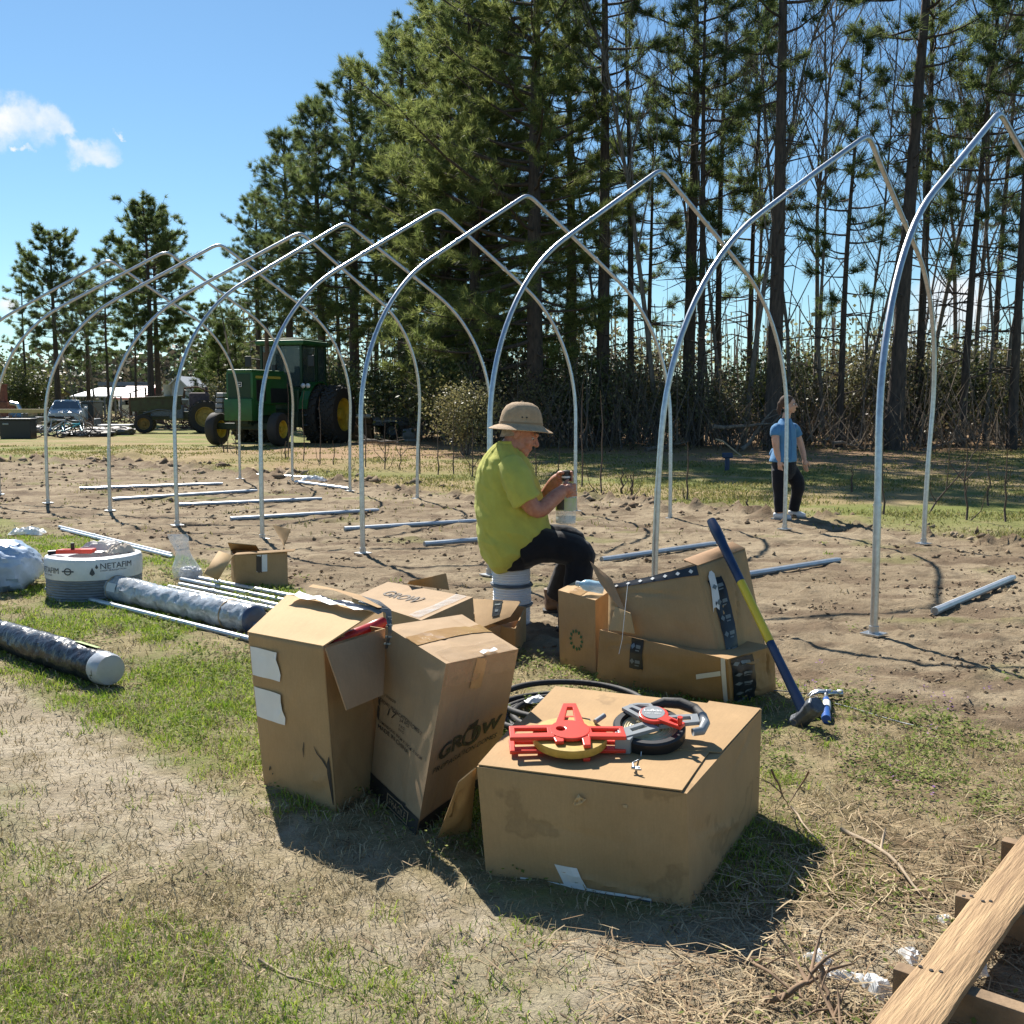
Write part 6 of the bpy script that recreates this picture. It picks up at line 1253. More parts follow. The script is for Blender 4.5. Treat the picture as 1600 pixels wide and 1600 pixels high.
# bicycles in a heap
def bicycle(loc, rz, tilt, lab, paint, rimc):
    root = empty('bicycle', (0, 0, 0), lab, 'bicycle', 'bicycles heaped on the grass'); b = MB(); p = lambda x, z, y=0: Vector((x, y, z)); bbx, hd_, st_, ra_, fa_ = p(-.05, .3), p(.42, .72), p(-.2, .78), p(-.52, .33), p(.55, .33)
    for a, c in ((bbx, hd_), (bbx, st_), (st_ * .92 + bbx * .08, hd_), (bbx, ra_), (st_, ra_)): b.tube([a, c], .024, 6)
    b.build('frame', paint, root, True); b = MB(); b.tube([hd_ + p(-.02, .08), hd_, fa_], .02, 6); b.build('fork', paint, root, True)
    b = MB(); b.tube([p(.36, .86, -.3), p(.42, .84, -.2), p(.41, .82), p(.42, .84, .2), p(.36, .86, .3)], .014, 6); b.build('handlebar', M['steel'], root, True)
    b = MB(); b.box(st_ + p(-.02, .06), (.26, .13, .06), bev=.02); b.tube([st_, st_ + p(0, .05)], .014, 6); b.build('saddle', M['black'], root)
    b = MB(); b.lathe([(.07, -.006), (.08, 0), (.07, .006)], bbx, (0, 1, 0), 16, caps=True); b.tube([bbx + p(0, 0, .08), bbx + p(.13, -.1, .08)], .012, 5); b.tube([bbx + p(0, 0, -.08), bbx + p(-.13, .1, -.08)], .012, 5); b.build('crank', M['steel_dark'], root)
    for c in (ra_, fa_):
        b = MB(); b.lathe([(.305, -.02), (.33, 0), (.305, .02), (.295, 0), (.305, -.02)], c, (0, 1, 0), 30); w = b.build('wheel', M['tyre'], root, True); b = MB(); b.lathe([(.285, -.012), (.298, 0), (.285, .012), (.280, 0), (.285, -.012)], c, (0, 1, 0), 30)
        for i in range(14): a = PI * 2 * i / 14; b.tube([c, c + Vector((math.cos(a), 0, math.sin(a))) * .285], .004, 3, caps=False)
        b.build('rim', rimc, w, True)
    root.location = loc; root.rotation_euler = (Matrix.Rotation(rz, 3, 'Z') @ Matrix.Rotation(tilt, 3, 'X')).to_euler(); return root
teal = mat('teal frame paint', (.05, .45, .52), .35); whitep = mat('white frame paint', (.42, .44, .46), .4); silver = mat('silver rim', (.28, .29, .31), .35, .6)
for px, py, rz, tl, lab, pt_, z in ((98, 690, .2, -.95, 'bicycle with bright teal frame, on top of the heap', teal, .05), (76, 691, -.35, -.55, 'bicycle with white frame at the left of the heap, by the black bin', whitep, .0), (116, 690, .6, -1.2, 'black bicycle lying flat at the right of the heap', M['black'], .03), (92, 686, -.1, -.75, 'dark bicycle behind the teal one in the heap', M['steel_dark'], .03)):
    Y = 36.5; x = X_at(px, Y) ; bicycle((x, Y + (691 - py) * .12, gz(x, Y) + z), rz, tl, lab, pt_, silver)
def thing_box(name, lab, cat, px, Y, w, d, h, m, z=0, rz=0, bev=.02, parts=None):
    x = X_at(px, Y); Lq = Loc((x, Y, gz(x, Y) + z), (math.cos(rz), math.sin(rz))); root = empty(name, Lq.o, lab, cat); b = MB(); Lq.box(b, (0, 0, h / 2), (w, d, h), bev); b.build('body', m, root)
    return root, Lq
r_, L_ = thing_box('storage_bin', 'black plastic bin with a lid, left of the bicycles', 'bin', 30, 36, 1.0, .6, .62, M['black'], 0, .08); b = MB(); L_.box(b, (0, 0, .65), (1.06, .66, .07), .02); b.build('lid', M['black'], r_); b = MB(); L_.box(b, (-.3, -.31, .5), (.2, .03, .06), .01); b.build('handle', M['grey_pl'], r_)
x0 = G(-30, 690); Y = 38; b = MB(); b.box(Vector(((X_at(-40, Y) + X_at(72, Y)) / 2, Y, gz(0, Y) + 1.0 - .08)), (2.65, .09, .14), .03, bev=.01); o = b.build('timber_beam', mat('yellow timber', (.50, .38, .16), .6, var=.2)); tag(o, 'long yellow timber laid across junk above the black bin', 'timber')
b = MB()
for px, s_ in ((-20, 'left'), (40, 'right')): b = MB(); b.box((X_at(px, Y), Y + .02, gz(0, Y) + .42), (.08, .5, .84), .1, bev=.01); b.box((X_at(px, Y), Y + .02, gz(0, Y) + .05), (.5, .6, .1), .1, bev=.01); tag(b.build('trestle', M['steel_dark']), 'dark trestle under the ' + s_ + ' part of the yellow timber', 'trestle')
r_, L_ = thing_box('brick_chimney', 'red brown brick stove at the left edge', 'brick stove', 6, 46, .75, .7, 1.25, mat('red brick', (.22, .085, .055), .9, var=.4, scale=9)); b = MB(); L_.box(b, (0, 0, 1.6), (.34, .34, .75), .02); L_.box(b, (0, 0, 2.0), (.4, .4, .06), .01); b.build('chimney_stack', mat('brick stack', (.24, .09, .06), .9, var=.4, scale=9), r_)
b = MB(); b.tube([L_(.45, -.2, 1.2), L_(.75, -.2, 1.15), L_(.9, -.2, .8), L_(.92, -.2, .3)], .10, 8); tag(b.build('bent_pipe', M['steel']), 'bent pale metal pipe beside the brick stove', 'pipe')
r_, L_ = thing_box('plastic_tub', 'blue plastic tub on the dark bench at left', 'tub', 30, 45, .62, .45, .3, mat('blue plastic', (.05, .17, .36), .4), .62); b = MB(); L_.box(b, (0, 0, .31), (.68, .5, .04), .01); b.build('rim', mat('pale blue plastic', (.12, .3, .5), .4), r_)
r_, L_ = thing_box('work_bench', 'long dark bench under the blue tub at left', 'bench', 30, 45, 2.0, .6, .08, M['steel_dark'], .54); 
for dx in (-.85, .85): b = MB(); L_.box(b, (dx, 0, -.27), (.08, .5, .54), .01); b.build('leg', M['steel_dark'], r_)
r_, L_ = thing_box('wooden_crate', 'tan wooden crate on the bench right of the blue tub', 'crate', 48, 45, .5, .4, .22, mat('tan crate', (.40, .30, .17), .8), .62); b = MB(); L_.box(b, (0, 0, .23), (.54, .44, .04), .01); b.build('lid', M['rust'], r_)
# buildings
def post_roof(name, lab, cat, px0, px1, Y, ztop, zlow, dep, mr_, mp, posts=4):
    xa, xb = X_at(px0, Y), X_at(px1, Y); z0 = gz(0, Y); root = empty(name, ((xa + xb) / 2, Y, z0), lab, cat); b = MB()
    b.hexa([Vector((xa, Y, zlow + z0)), Vector((xb, Y, zlow + z0)), Vector((xb, Y + dep, ztop + z0)), Vector((xa, Y + dep, ztop + z0))], [Vector((xa, Y, zlow + z0 + .08)), Vector((xb, Y, zlow + z0 + .08)), Vector((xb, Y + dep, ztop + z0 + .08)), Vector((xa, Y + dep, ztop + z0 + .08))]); b.build('roof', mr_, root)
    for i in range(posts):
        for yy, zz in ((Y + .1, zlow), (Y + dep - .1, ztop)): x = xa + (xb - xa) * (i + .02) / (posts - .96); b = MB(); b.box((x, yy, z0 + zz / 2), (.12, .12, zz)); b.build('post', mp, root)
    return root, xa, xb, z0
white_roof = mat('white metal roof', (.62, .65, .68), .4, var=.1, scale=2)
root, xa, xb, z0 = post_roof('carport', 'open shelter with white sloping metal roof behind the parked car', 'carport', 112, 190, 85, 2.5, 1.7, 6, white_roof, M['steel_dark']); b = MB(); b.box(((xa + xb) / 2, 91.2, z0 + 2.85), (xb - xa + .3, .3, .35)); b.build('ridge_beam', M['steel_dark'], root); b = MB(); b.box(((xa + xb) / 2 + 1, 90.5, z0 + .55), (xb - xa - 2, .2, 1.0)); b.build('wall', M['white'], root)
def house(name, lab, px0, px1, Y, eave, ridge, dep, mw, mr_, wins=2, gable_front=False):
    xa, xb = X_at(px0, Y), X_at(px1, Y); z0 = gz(0, Y); xm = (xa + xb) / 2; root = empty(name, (xm, Y, z0), lab, 'house'); b = MB()
    if gable_front:
        b.add([Vector(p) for p in ((xa, Y, z0), (xb, Y, z0), (xb, Y, z0 + eave), (xm, Y, z0 + ridge), (xa, Y, z0 + eave), (xa, Y + dep, z0), (xb, Y + dep, z0), (xb, Y + dep, z0 + eave), (xm, Y + dep, z0 + ridge), (xa, Y + dep, z0 + eave))], [[0, 1, 2, 3, 4], [9, 8, 7, 6, 5], [0, 4, 9, 5], [1, 6, 7, 2]]); b.build('wall', mw, root); b = MB()
        for xs, sgn in ((xa - .4, 1), (xb + .4, -1)): e = eave - .25; b.hexa([Vector((xs, Y - .4, z0 + e)), Vector((xm, Y - .4, z0 + ridge + .02)), Vector((xm, Y + dep + .4, z0 + ridge + .02)), Vector((xs, Y + dep + .4, z0 + e))], [Vector((xs, Y - .4, z0 + e + .15)), Vector((xm, Y - .4, z0 + ridge + .17)), Vector((xm, Y + dep + .4, z0 + ridge + .17)), Vector((xs, Y + dep + .4, z0 + e + .15))])
    else:
        b.box((xm, Y + dep / 2, z0 + eave / 2), (xb - xa, dep, eave)); b.build('wall', mw, root); b = MB()
        for y0, y1 in ((Y - .4, Y + dep / 2), (Y + dep + .4, Y + dep / 2)): b.hexa([Vector((xa - .4, y0, z0 + eave - .1)), Vector((xb + .4, y0, z0 + eave - .1)), Vector((xb + .4, y1, z0 + ridge)), Vector((xa - .4, y1, z0 + ridge))], [Vector((xa - .4, y0, z0 + eave + .06)), Vector((xb + .4, y0, z0 + eave + .06)), Vector((xb + .4, y1, z0 + ridge + .16)), Vector((xa - .4, y1, z0 + ridge + .16))])
    b.build('roof', mr_, root)
    for i in range(wins):
        x = xa + (xb - xa) * (i + 1) / (wins + 1); b = MB(); b.box((x, Y - .03, z0 + eave * .58), (1.1, .08, 1.0)); w = b.build('window', M['white'], root); b = MB(); b.box((x, Y - .075, z0 + eave * .58), (.9, .02, .8)); b.build('pane', mat('window pane', (.05, .06, .07), .1), w)
    return root
house('house', 'low white house with a red roof between two pine trunks', 186, 222, 110, 1.7, 3.0, 8, M['white'], mat('red metal roof', (.50, .12, .12), .5, var=.15), 3)
house('house', 'pale grey gabled house behind the old tractor', 254, 306, 100, 1.9, 3.6, 9, mat('grey siding', (.30, .34, .38), .7, var=.1), mat('light roof', (.42, .44, .46), .6), 2, True)
house('house', 'dark brown roofed house at the left edge', -60, 22, 70, 1.9, 3.0, 8, mat('brown wall', (.12, .08, .06), .8), mat('dark roof', (.05, .042, .038), .8), 2)
r_, L_ = thing_box('shed', 'black storage shed just right of the parked car', 'shed', 136, 60, 1.35, 1.4, 1.25, M['black']); b = MB(); L_.box(b, (0, 0, 1.29), (1.5, 1.55, .08), .01); b.build('roof', M['steel_dark'], r_); b = MB(); L_.box(b, (.1, -.72, .6), (.55, .04, 1.05), .01); b.build('door', M['grey_pl'], r_)
# flat trailer behind the big tractor
x = X_at(600, 35.5); LW = Loc((x, 35.5, .2), (-.97, -.2)); root = empty('flat_trailer', LW.o, 'dark flat trailer with a toolbox end, right of the green tractor', 'trailer'); b = MB(); LW.box(b, (0, 0, .52), (2.3, 1.5, .12), .02); LW.box(b, (0, .78, .68), (2.3, .04, .12), .01); LW.box(b, (1.5, 0, .42), (.9, .12, .1), .01); b.build('bed', M['steel_dark'], root)
b = MB(); LW.box(b, (-.95, 0, .82), (.45, 1.4, .45), .03); b.build('toolbox', mat('dull grey box', (.11, .12, .12), .6), root); b = MB()
for y in (.80, ): LW.box(b, (0.2, y + .02, .62), (1.0, .02, .05), 0)
b.build('side_rail', mat('pale rail', (.35, .36, .37), .5), root)
for y in (-.7, .7): wheel(LW, root, -.2, y, .3, .2, .17, M['tyre'], M['steel_dark'], 0)
r_ = empty('old_sofa', (X_at(562, 34.5), 34.5, .2)); LS = Loc(r_.location, (0, -1)); tag(r_, 'pale worn implement seat heap between tractor and trailer', 'scrap'); r_.name = 'scrap_heap'; b = MB(); LS.box(b, (0, 0, .25), (.6, .9, .5), .08); LS.box(b, (.05, .1, .62), (.4, .7, .25), .1); b.build('scrap_box', M['rust'], r_); b = MB(); LS.box(b, (.1, 0, .78), (.4, .8, .06), .02, .2); b.build('pale_board', mat('pale board', (.42, .36, .27), .8), r_)
b = MB(); x = X_at(645, 33.5); b.lathe([(.16, -.3), (.2, 0), (.16, .3)], (x, 33.5, .42), (1, .2, 0), 14, caps=True); b.box((x, 33.5, .22), (.5, .3, .1)); tag(b.build('metal_drum', mat('grey drum', (.26, .27, .28), .5)), 'small grey drum on the ground right of the flat trailer', 'drum')
# brush pile behind old tractor, scrap on the yard
def twig_pile(px, Y, w, h, n, seed, lab, name='brush_pile', c=(.16, .11, .08)):
    R = random.Random(seed); x = X_at(px, Y); b = MB()
    for i in range(n):
        a = R.uniform(0, 6.3); q = R.random() ** .6; p = Vector((x + q * w * math.cos(a), Y + q * w * .6 * math.sin(a), gz(0, Y) + (1 - q) * h * R.random())); d = Vector((R.uniform(-1, 1), R.uniform(-1, 1), R.uniform(-.2, .7))).normalized() * R.uniform(.4, 1.3); b.tube([p, p + d * .5 + Vector((0, 0, .05)), p + d], [.025, .018, .008], 4, caps=False)
    tag(b.build(name, mat(name, c, .9, var=.4)), lab, 'brush pile')
twig_pile(305, 49, 1.5, 1.5, 150, 3, 'reddish brush pile behind the old tractor\'s rear wheel', 'brush_pile', (.15, .08, .065)); twig_pile(212, 62, 2.2, 1.6, 120, 4, 'brown brush pile left of the old tractor'); twig_pile(175, 52, 1.8, .7, 110, 5, 'low heap of branches between car and old tractor'); twig_pile(8, 39, 1.0, .7, 80, 7, 'tangle of wire and twigs left of the black bin')
for k, (px, Y, w, h, lab, c) in enumerate([(140, 38, .9, .22, 'dark scrap sheet right of the bicycles', (.03, .03, .035)), (165, 39, .35, .3, 'small dark tilted scrap right of the bicycle heap', (.06, .055, .05)), (188, 40, .5, .3, 'grey scrap on the grass left of the implement', (.14, .13, .12)), (152, 45, .5, .18, 'brown scrap behind the bicycle heap', (.10, .06, .045)), (58, 43, .5, .3, 'pale scrap metal under the bench', (.16, .165, .17))]):
    x = X_at(px, Y); o = lump('yard_scrap', (x, Y, gz(0, Y) + h * .4), w, .4, h * .6, mat('scrap', c, .6, var=.4, scale=6), 30 + k, .3, n=12, sc=3.5); tag(o, lab, 'scrap', 'scrap lying in the yard')
# navy standpipe at the wood edge, stake
g = G(1136, 735); root = empty('standpipe', g, 'small navy standpipe with a pale bent rod, left of the walking person', 'standpipe'); b = MB(); b.tube([g, g + Vector((0, 0, .3))], .05, 10); b.box(g + Vector((0, 0, .3)), (.2, .14, .1), bev=.02); b.build('post', M['navy'], root); b = MB(); b.tube([g + Vector((.05, 0, .3)), g + Vector((.28, 0, .28)), g + Vector((-.1, 0, .58)), g + Vector((-.24, 0, .62))], .015, 6); b.build('rod', M['stick_l'], root)
# ------------------------------------------------------------------ people
def ell_loft(b, rings, n=24):      # rings: (centre, half-axis a, half-axis b) -> closed loft
    rows = [[c + a * math.cos(2 * PI * j / n) + d * math.sin(2 * PI * j / n) for j in range(n)] for c, a, d in rings]
    st = b.grid(rows, closev=True); b.f.append([st + j for j in range(n)][::-1]); b.m.append(0); b.f.append([st + (len(rows) - 1) * n + j for j in range(n)]); b.m.append(0)
def ball(b, c, rx, ry, rz, R=None, n=12):
    rows = []; R = R or Matrix.Identity(3)
    for i in range(n + 1):
        t = PI * (i + .02) / (n + .04); rows.append([Vector(c) + R @ Vector((rx * math.sin(t) * math.cos(2 * PI * j / 16), ry * math.sin(t) * math.sin(2 * PI * j / 16), rz * math.cos(t))) for j in range(16)])
    st = b.grid(rows, closev=True, flip=True); b.f.append([st + j for j in range(16)]); b.m.append(0); b.f.append([st + n * 16 + j for j in range(16)][::-1]); b.m.append(0)
def limb(b, pts, rad, n=14, sub=5):      # smooth closed tube through joints
    P_ = [Vector(p) for p in pts]; out = []; rr = []
    for i in range(len(P_) - 1):
        p0 = P_[max(i - 1, 0)]; p1 = P_[i]; p2 = P_[i + 1]; p3 = P_[min(i + 2, len(P_) - 1)]
        for k in range(sub):
            t = k / sub; out.append(.5 * ((2 * p1) + (p2 - p0) * t + (2 * p0 - 5 * p1 + 4 * p2 - p3) * t * t + (3 * p1 - p0 - 3 * p2 + p3) * t ** 3)); rr.append(rad[i] + (rad[i + 1] - rad[i]) * (t * t * (3 - 2 * t)))
    out.append(P_[-1]); rr.append(rad[-1]); b.tube(out, rr, n)
def fuse(b, name, matr, parent, vox, smooth=3, fold=None):
    me = bpy.data.meshes.new(name); me.from_pydata(b.v, [], b.f); me.update(); o = bpy.data.objects.new(name, me); COL.objects.link(o)
    md = o.modifiers.new('rm', 'REMESH'); md.mode = 'VOXEL'; md.voxel_size = vox
    dg = bpy.context.evaluated_depsgraph_get(); dg.update(); m2 = bpy.data.meshes.new_from_object(o.evaluated_get(dg)); bpy.data.objects.remove(o); bpy.data.meshes.remove(me)
    bm = bmesh.new(); bm.from_mesh(m2)
    for _ in range(smooth): bmesh.ops.smooth_vert(bm, verts=bm.verts[:], factor=.5, use_axis_x=True, use_axis_y=True, use_axis_z=True)
    bm.normal_update()
    if fold:
        co = np.array([v.co[:] for v in bm.verts]); d = fold(co); nn = np.array([v.normal[:] for v in bm.verts]); co = co + nn * d[:, None]
        for v, c in zip(bm.verts, co): v.co = c
    for f in bm.faces: f.smooth = True
    o3 = ORG.get(parent, Vector()); bmesh.ops.translate(bm, verts=bm.verts[:], vec=-o3); bm.to_mesh(m2); bm.free(); m2.name = name; m2.materials.clear(); m2.materials.append(matr)
    return link(name, m2, parent)
def ridge(u, v, s): return 1 - np.abs(2 * fbm(u, v, 3, s) - 1)
M['skin_m'] = mat('sunburnt skin', (.46, .225, .155), .55, var=.22, scale=30, c2=(.36, .14, .09)); M['skin_f'] = mat('fair skin', (.56, .33, .24), .5, var=.12, scale=25)
for k in ('skin_m', 'skin_f'):
    bs = M[k].node_tree.nodes['Principled BSDF']; bs.inputs['Subsurface Weight'].default_value = .12; bs.inputs['Subsurface Radius'].default_value = (.012, .005, .003)
def cloth(name, c, var=.12, rough=.85, trans=0.0):
    m = mat(name, c, rough, var=var, scale=9, bump=.25, bscale=420, spec=.15); m.node_tree.nodes['Principled BSDF'].inputs['Sheen Weight'].default_value = .15
    if trans: add_translucent(m, m.node_tree.nodes['Color Ramp'].outputs['Color'], trans)
    return m
YC = 6.62
def Q(px, py, dy=0.0): return D(px, py, YC + dy)
man = empty('person', (Q(800, 900).x, YC, 0), 'man in a lime green T-shirt and tan sun helmet sitting on spools, holding a bottle', 'person')
X_, Y_, Z_ = Vector((1, 0, 0)), Vector((0, 1, 0)), Vector((0, 0, 1)); k_ = 1 / 248
# bottle he works on (a thing of its own)
bc = Q(884, 818, -.06); M['jug_label'] = mat('green bottle label', (.30, .42, .10), .5, var=.5, scale=14, c2=(.55, .52, .45)); M['dk'] = mat('dark bottle label', (.07, .075, .07), .5, var=.4, scale=30)
jug = empty('spray_bottle', bc, 'clear bottle with a green label and black cap held in the seated man\'s hands', 'bottle')
b = MB(); b.lathe([(.045, 0), (.060, .004), (.064, .02), (.064, .10), (.064, .165), (.058, .19), (.036, .225), (.022, .245), (.022, .275)], bc, n=28, caps=True); b.build('bottle_body', M['pet'], jug, True, 50)
b = MB(); b.lathe([(.0652, .085), (.0655, .09), (.0655, .160), (.0652, .165)], bc, n=28); b.build('bottle_label', M['jug_label'], jug, True)
b = MB(); b.grid([[bc + Vector((.0668 * math.cos(a), .0668 * math.sin(a), z)) for z in (.092, .158)] for a in [math.radians(-150 + 6 * i) for i in range(9)]]); b.build('bottle_label', M['dk'], jug, True)
b = MB(); b.lathe([(.05, .003), (.062, .008), (.0625, .045), (.01, .046)], bc, n=24); b.build('liquid', mat('clear liquid', (.62, .7, .74), .08, alpha=.5), jug, True)
b = MB(); b.lathe([(.026, .27), (.026, .295), (.023, .298), (.023, .318), (.027, .320), (.027, .332), (.008, .336)], bc, n=20, caps=True); b.build('cap', M['black'], jug, True, 40)
b = MB(); b.lathe([(.0275, .288), (.028, .290), (.0275, .300)], bc, n=20); b.build('cap_ring', M['white'], jug, True)
# body
b = MB()
tilt = math.radians(24); HR = Matrix(((math.cos(tilt), 0, math.sin(tilt)), (0, 1, 0), (-math.sin(tilt), 0, math.cos(tilt)))); hc = Q(812, 680, 0); hp = lambda x, y, z: hc + HR @ Vector((x, y, z))
ball(b, hp(-.015, 0, .03), .102, .082, .095, HR); ball(b, hp(.02, 0, -.02), .085, .07, .085, HR); ball(b, hp(.05, 0, -.075), .052, .05, .042, HR); ball(b, hp(.075, 0, -.095), .026, .026, .022, HR)
limb(b, [hp(.092, 0, .035), hp(.108, 0, .01), hp(.124, 0, -.012), hp(.112, 0, -.024)], [.010, .012, .0165, .011], 10); ball(b, hp(.106, .014, -.020), .011, .009, .008, HR); ball(b, hp(.106, -.014, -.020), .011, .009, .008, HR)
ball(b, hp(.092, 0, .045), .022, .06, .012, HR); ball(b, hp(.094, 0, -.048), .016, .024, .0065, HR); ball(b, hp(.091, 0, -.060), .016, .022, .008, HR)
for sd in (-1, 1): ball(b, hp(-.018, sd * .082, -.002), .019, .008, .032, HR); ball(b, hp(.055, sd * .045, -.02), .03, .025, .026, HR); ball(b, hp(.03, sd * .05, -.06), .035, .022, .03, HR)
limb(b, [Q(806, 690, 0), Q(797, 702, 0), Q(790, 725, 0)], [.068, .072, .09])
limb(b, [Q(790, 725), Q(797, 790), Q(800, 860)], [.14, .19, .17])
rs = [Q(797, 730, -.20), Q(818, 772, -.25), Q(840, 797, -.25), Q(866, 778, -.19), Q(883, 763, -.145)]
limb(b, rs, [.06, .058, .051, .047, .034]); ls = [Q(803, 730, .2), Q(828, 775, .25), Q(846, 782, .19), Q(866, 755, .08), Q(877, 744, .02)]; limb(b, ls, [.058, .055, .048, .043, .031])
ax0 = bc
def wrap(z, a0, a1, r, n=7, dz=0): return [ax0 + Vector(((r) * math.cos(math.radians(a0 + (a1 - a0) * i / (n - 1))), r * math.sin(math.radians(a0 + (a1 - a0) * i / (n - 1))), z + dz * i / (n - 1))) for i in range(n)]
# right hand round the bottle's shoulder, back of the hand to the camera
wr = rs[-1]; kn = [ax0 + Vector((.028, -.060, .185 + .021 * i)) for i in range(4)]
limb(b, [wr, wr.lerp(kn[1], .5) + Vector((0, -.012, .004)), (kn[1] + kn[2]) / 2 + Vector((-.012, -.004, 0))], [.034, .036, .030], 12); limb(b, [kn[0] + Vector((-.03, .0, 0)), kn[0]], [.020, .014], 8); limb(b, [kn[3] + Vector((-.03, .0, 0)), kn[3]], [.020, .014], 8)
for i in range(4):
    z = .185 + .021 * i; r = .052 + .010 * (1.5 - i) * .6; L_ = (100, 125, 120, 95)[i]
    limb(b, [kn[i], ax0 + Vector((.055, -.038, z))] + wrap(z - .004, -10, -10 + L_, r, 4, -.006), [.0115, .0108, .0102, .0098, .0092, .008], 8, 3)
limb(b, [wr + Vector((.01, .02, .02)), ax0 + Vector((-.015, -.052, .245)), ax0 + Vector((.0, -.036, .268)), ax0 + Vector((.018, -.03, .278))], [.015, .0135, .0115, .0095], 8, 3)
# left hand over the cap
wl = ls[-1]; pc = ax0 + Vector((-.03, .045, .300)); limb(b, [wl, wl.lerp(pc, .6), pc], [.031, .034, .026], 12)
for i in range(4):
    z = .272 + .017 * i; k0 = ax0 + Vector((-.012 + .004 * i, .046, z)); limb(b, [pc + Vector((0, 0, -.02 + .012 * i)), k0] + wrap(z, 60, -20 - 10 * (i % 2), .037, 4), [.013, .0105, .010, .0095, .009, .0075], 8, 3)
limb(b, [pc + Vector((-.01, -.01, .01)), ax0 + Vector((-.035, .005, .318)), ax0 + Vector((-.03, -.02, .322)), ax0 + Vector((-.012, -.03, .318))], [.014, .0125, .011, .0088], 8, 3)
rl = [Q(812, 862, -.10), Q(866, 858, -.12), Q(903, 868, -.15), Q(898, 915, -.17), Q(884, 968, -.2)]; ll = [Q(812, 862, .10), Q(860, 850, .15), Q(892, 850, .20), Q(884, 890, .28), Q(866, 935, .38)]
for L_ in (rl, ll): limb(b, L_, [.09, .085, .075, .06, .045])
fuse(b, 'body', M['skin_m'], man, .0045, 3)
for sd in (-1, 1):
    b = MB(); ball(b, hp(.0805, sd * .034, .014), .0105, .0105, .0085); e = b.build('eye', mat('eye white', (.45, .40, .37), .4), man, True); b = MB(); ball(b, hp(.0885, sd * .034, .012), .0045, .0065, .0065); b.build('pupil', M['black'], e, True)
    b = MB(); limb(b, [hp(.097, sd * .018, .043), hp(.096, sd * .035, .047), hp(.082, sd * .055, .041)], [.004, .006, .003], 6, 3); b.build('eyebrow', mat('grey hair', (.30, .27, .24), .8), man, True)
b = MB(); rows = []
for i in range(8):
    t = i / 7; row = []
    for j in range(18):
        a = math.radians(75 + 210 * j / 17); row.append(hp(-.015 + .106 * math.cos(a) * (1 - .10 * t), .0805 * math.sin(a) * (1 - .06 * t), .045 - (.05 + .055 * max(0, -math.cos(a))) * t))
    rows.append(row)
b.grid(rows); b.build('hair', mat('short grey hair', (.33, .27, .22), .9, var=.4, scale=60, bump=.4, bscale=150), man, True)
# shirt
b = MB(); rings = []
for py, c, rx, ry in ((693, 791, .058, .072), (704, 789, .098, .125), (716, 789, .135, .18), (732, 790, .172, .215), (755, 793, .198, .222), (780, 796, .210, .228), (803, 800, .226, .235), (826, 804, .235, .24), (846, 797, .20, .24), (866, 790, .145, .235), (880, 787, .10, .21), (889, 787, .06, .15)):
    rings.append((Q(c, py, 0), X_ * rx, Y_ * ry))
ell_loft(b, rings, 28)
limb(b, [Q(797, 727, -.15), Q(806, 745, -.215), Q(815, 765, -.25), Q(824, 783, -.258)], [.085, .092, .088, .092]); limb(b, [Q(800, 727, .15), Q(812, 745, .21), Q(824, 765, .245), Q(833, 778, .24)], [.08, .085, .082, .082])
c0 = Q(800, 780)
def fold_shirt(co):
    z = co[:, 2]; ang = np.arctan2(co[:, 1] - YC, co[:, 0] - c0.x); belly = np.clip((1.05 - z) / .35, 0, 1)
    f1 = ridge(ang * .9 + z * 2.2, z * 7.5 + ang * .6, 3) - .6; f2 = ridge(ang * 2.6 + z * 3, z * 2.2, 8) - .6; f3 = ridge((co[:, 0] + z) * 9, (co[:, 0] - z) * 2.5 + ang, 12) - .6
    return .024 * f1 * belly + .015 * f2 * (1 - belly * .6) + .013 * f3
M['lime'] = cloth('lime cotton', (.60, .60, .13), trans=.22); fuse(b, 't_shirt', M['lime'], man, .0065, 4, fold_shirt)
b = MB(); ell_loft(b, [(Q(791, 698, 0), X_ * .066 + Z_ * .0, Y_ * .080), (Q(792, 693, 0), X_ * .064, Y_ * .078), (Q(793, 689, 0), X_ * .058, Y_ * .072)], 24); b.build('collar', M['lime'], man, True)
# trousers
b = MB(); ell_loft(b, [(Q(822, 840), X_ * .09, Y_ * .17), (Q(808, 858), X_ * .15, Y_ * .20), (Q(803, 874), X_ * .15, Y_ * .20), (Q(802, 886), X_ * .12, Y_ * .17)], 24)
limb(b, [Q(815, 860, -.10), Q(845, 852, -.11), Q(878, 856, -.13), Q(905, 864, -.15), Q(906, 885, -.155), Q(900, 920, -.17), Q(890, 968, -.195)], [.12, .108, .100, .092, .085, .082, .078]); limb(b, [Q(815, 860, .10), Q(845, 846, .13), Q(872, 842, .17), Q(894, 846, .20), Q(893, 866, .22), Q(882, 900, .30), Q(868, 930, .37)], [.115, .10, .092, .086, .082, .078, .072])
def fold_leg(co): return .011 * (ridge(co[:, 0] * 6 + co[:, 2] * 4, co[:, 2] * 8 - co[:, 0] * 5 + co[:, 1] * 3, 4) - .6) + .004 * (ridge(co[:, 0] * 16, co[:, 2] * 12, 6) - .6)
M['jeans'] = cloth('black trousers', (.014, .014, .017), .3, .8); fuse(b, 'trousers', M['jeans'], man, .008, 3, fold_leg)
M['boot'] = mat('brown leather boot', (.14, .075, .04), .6, var=.4, scale=14, bump=.2)
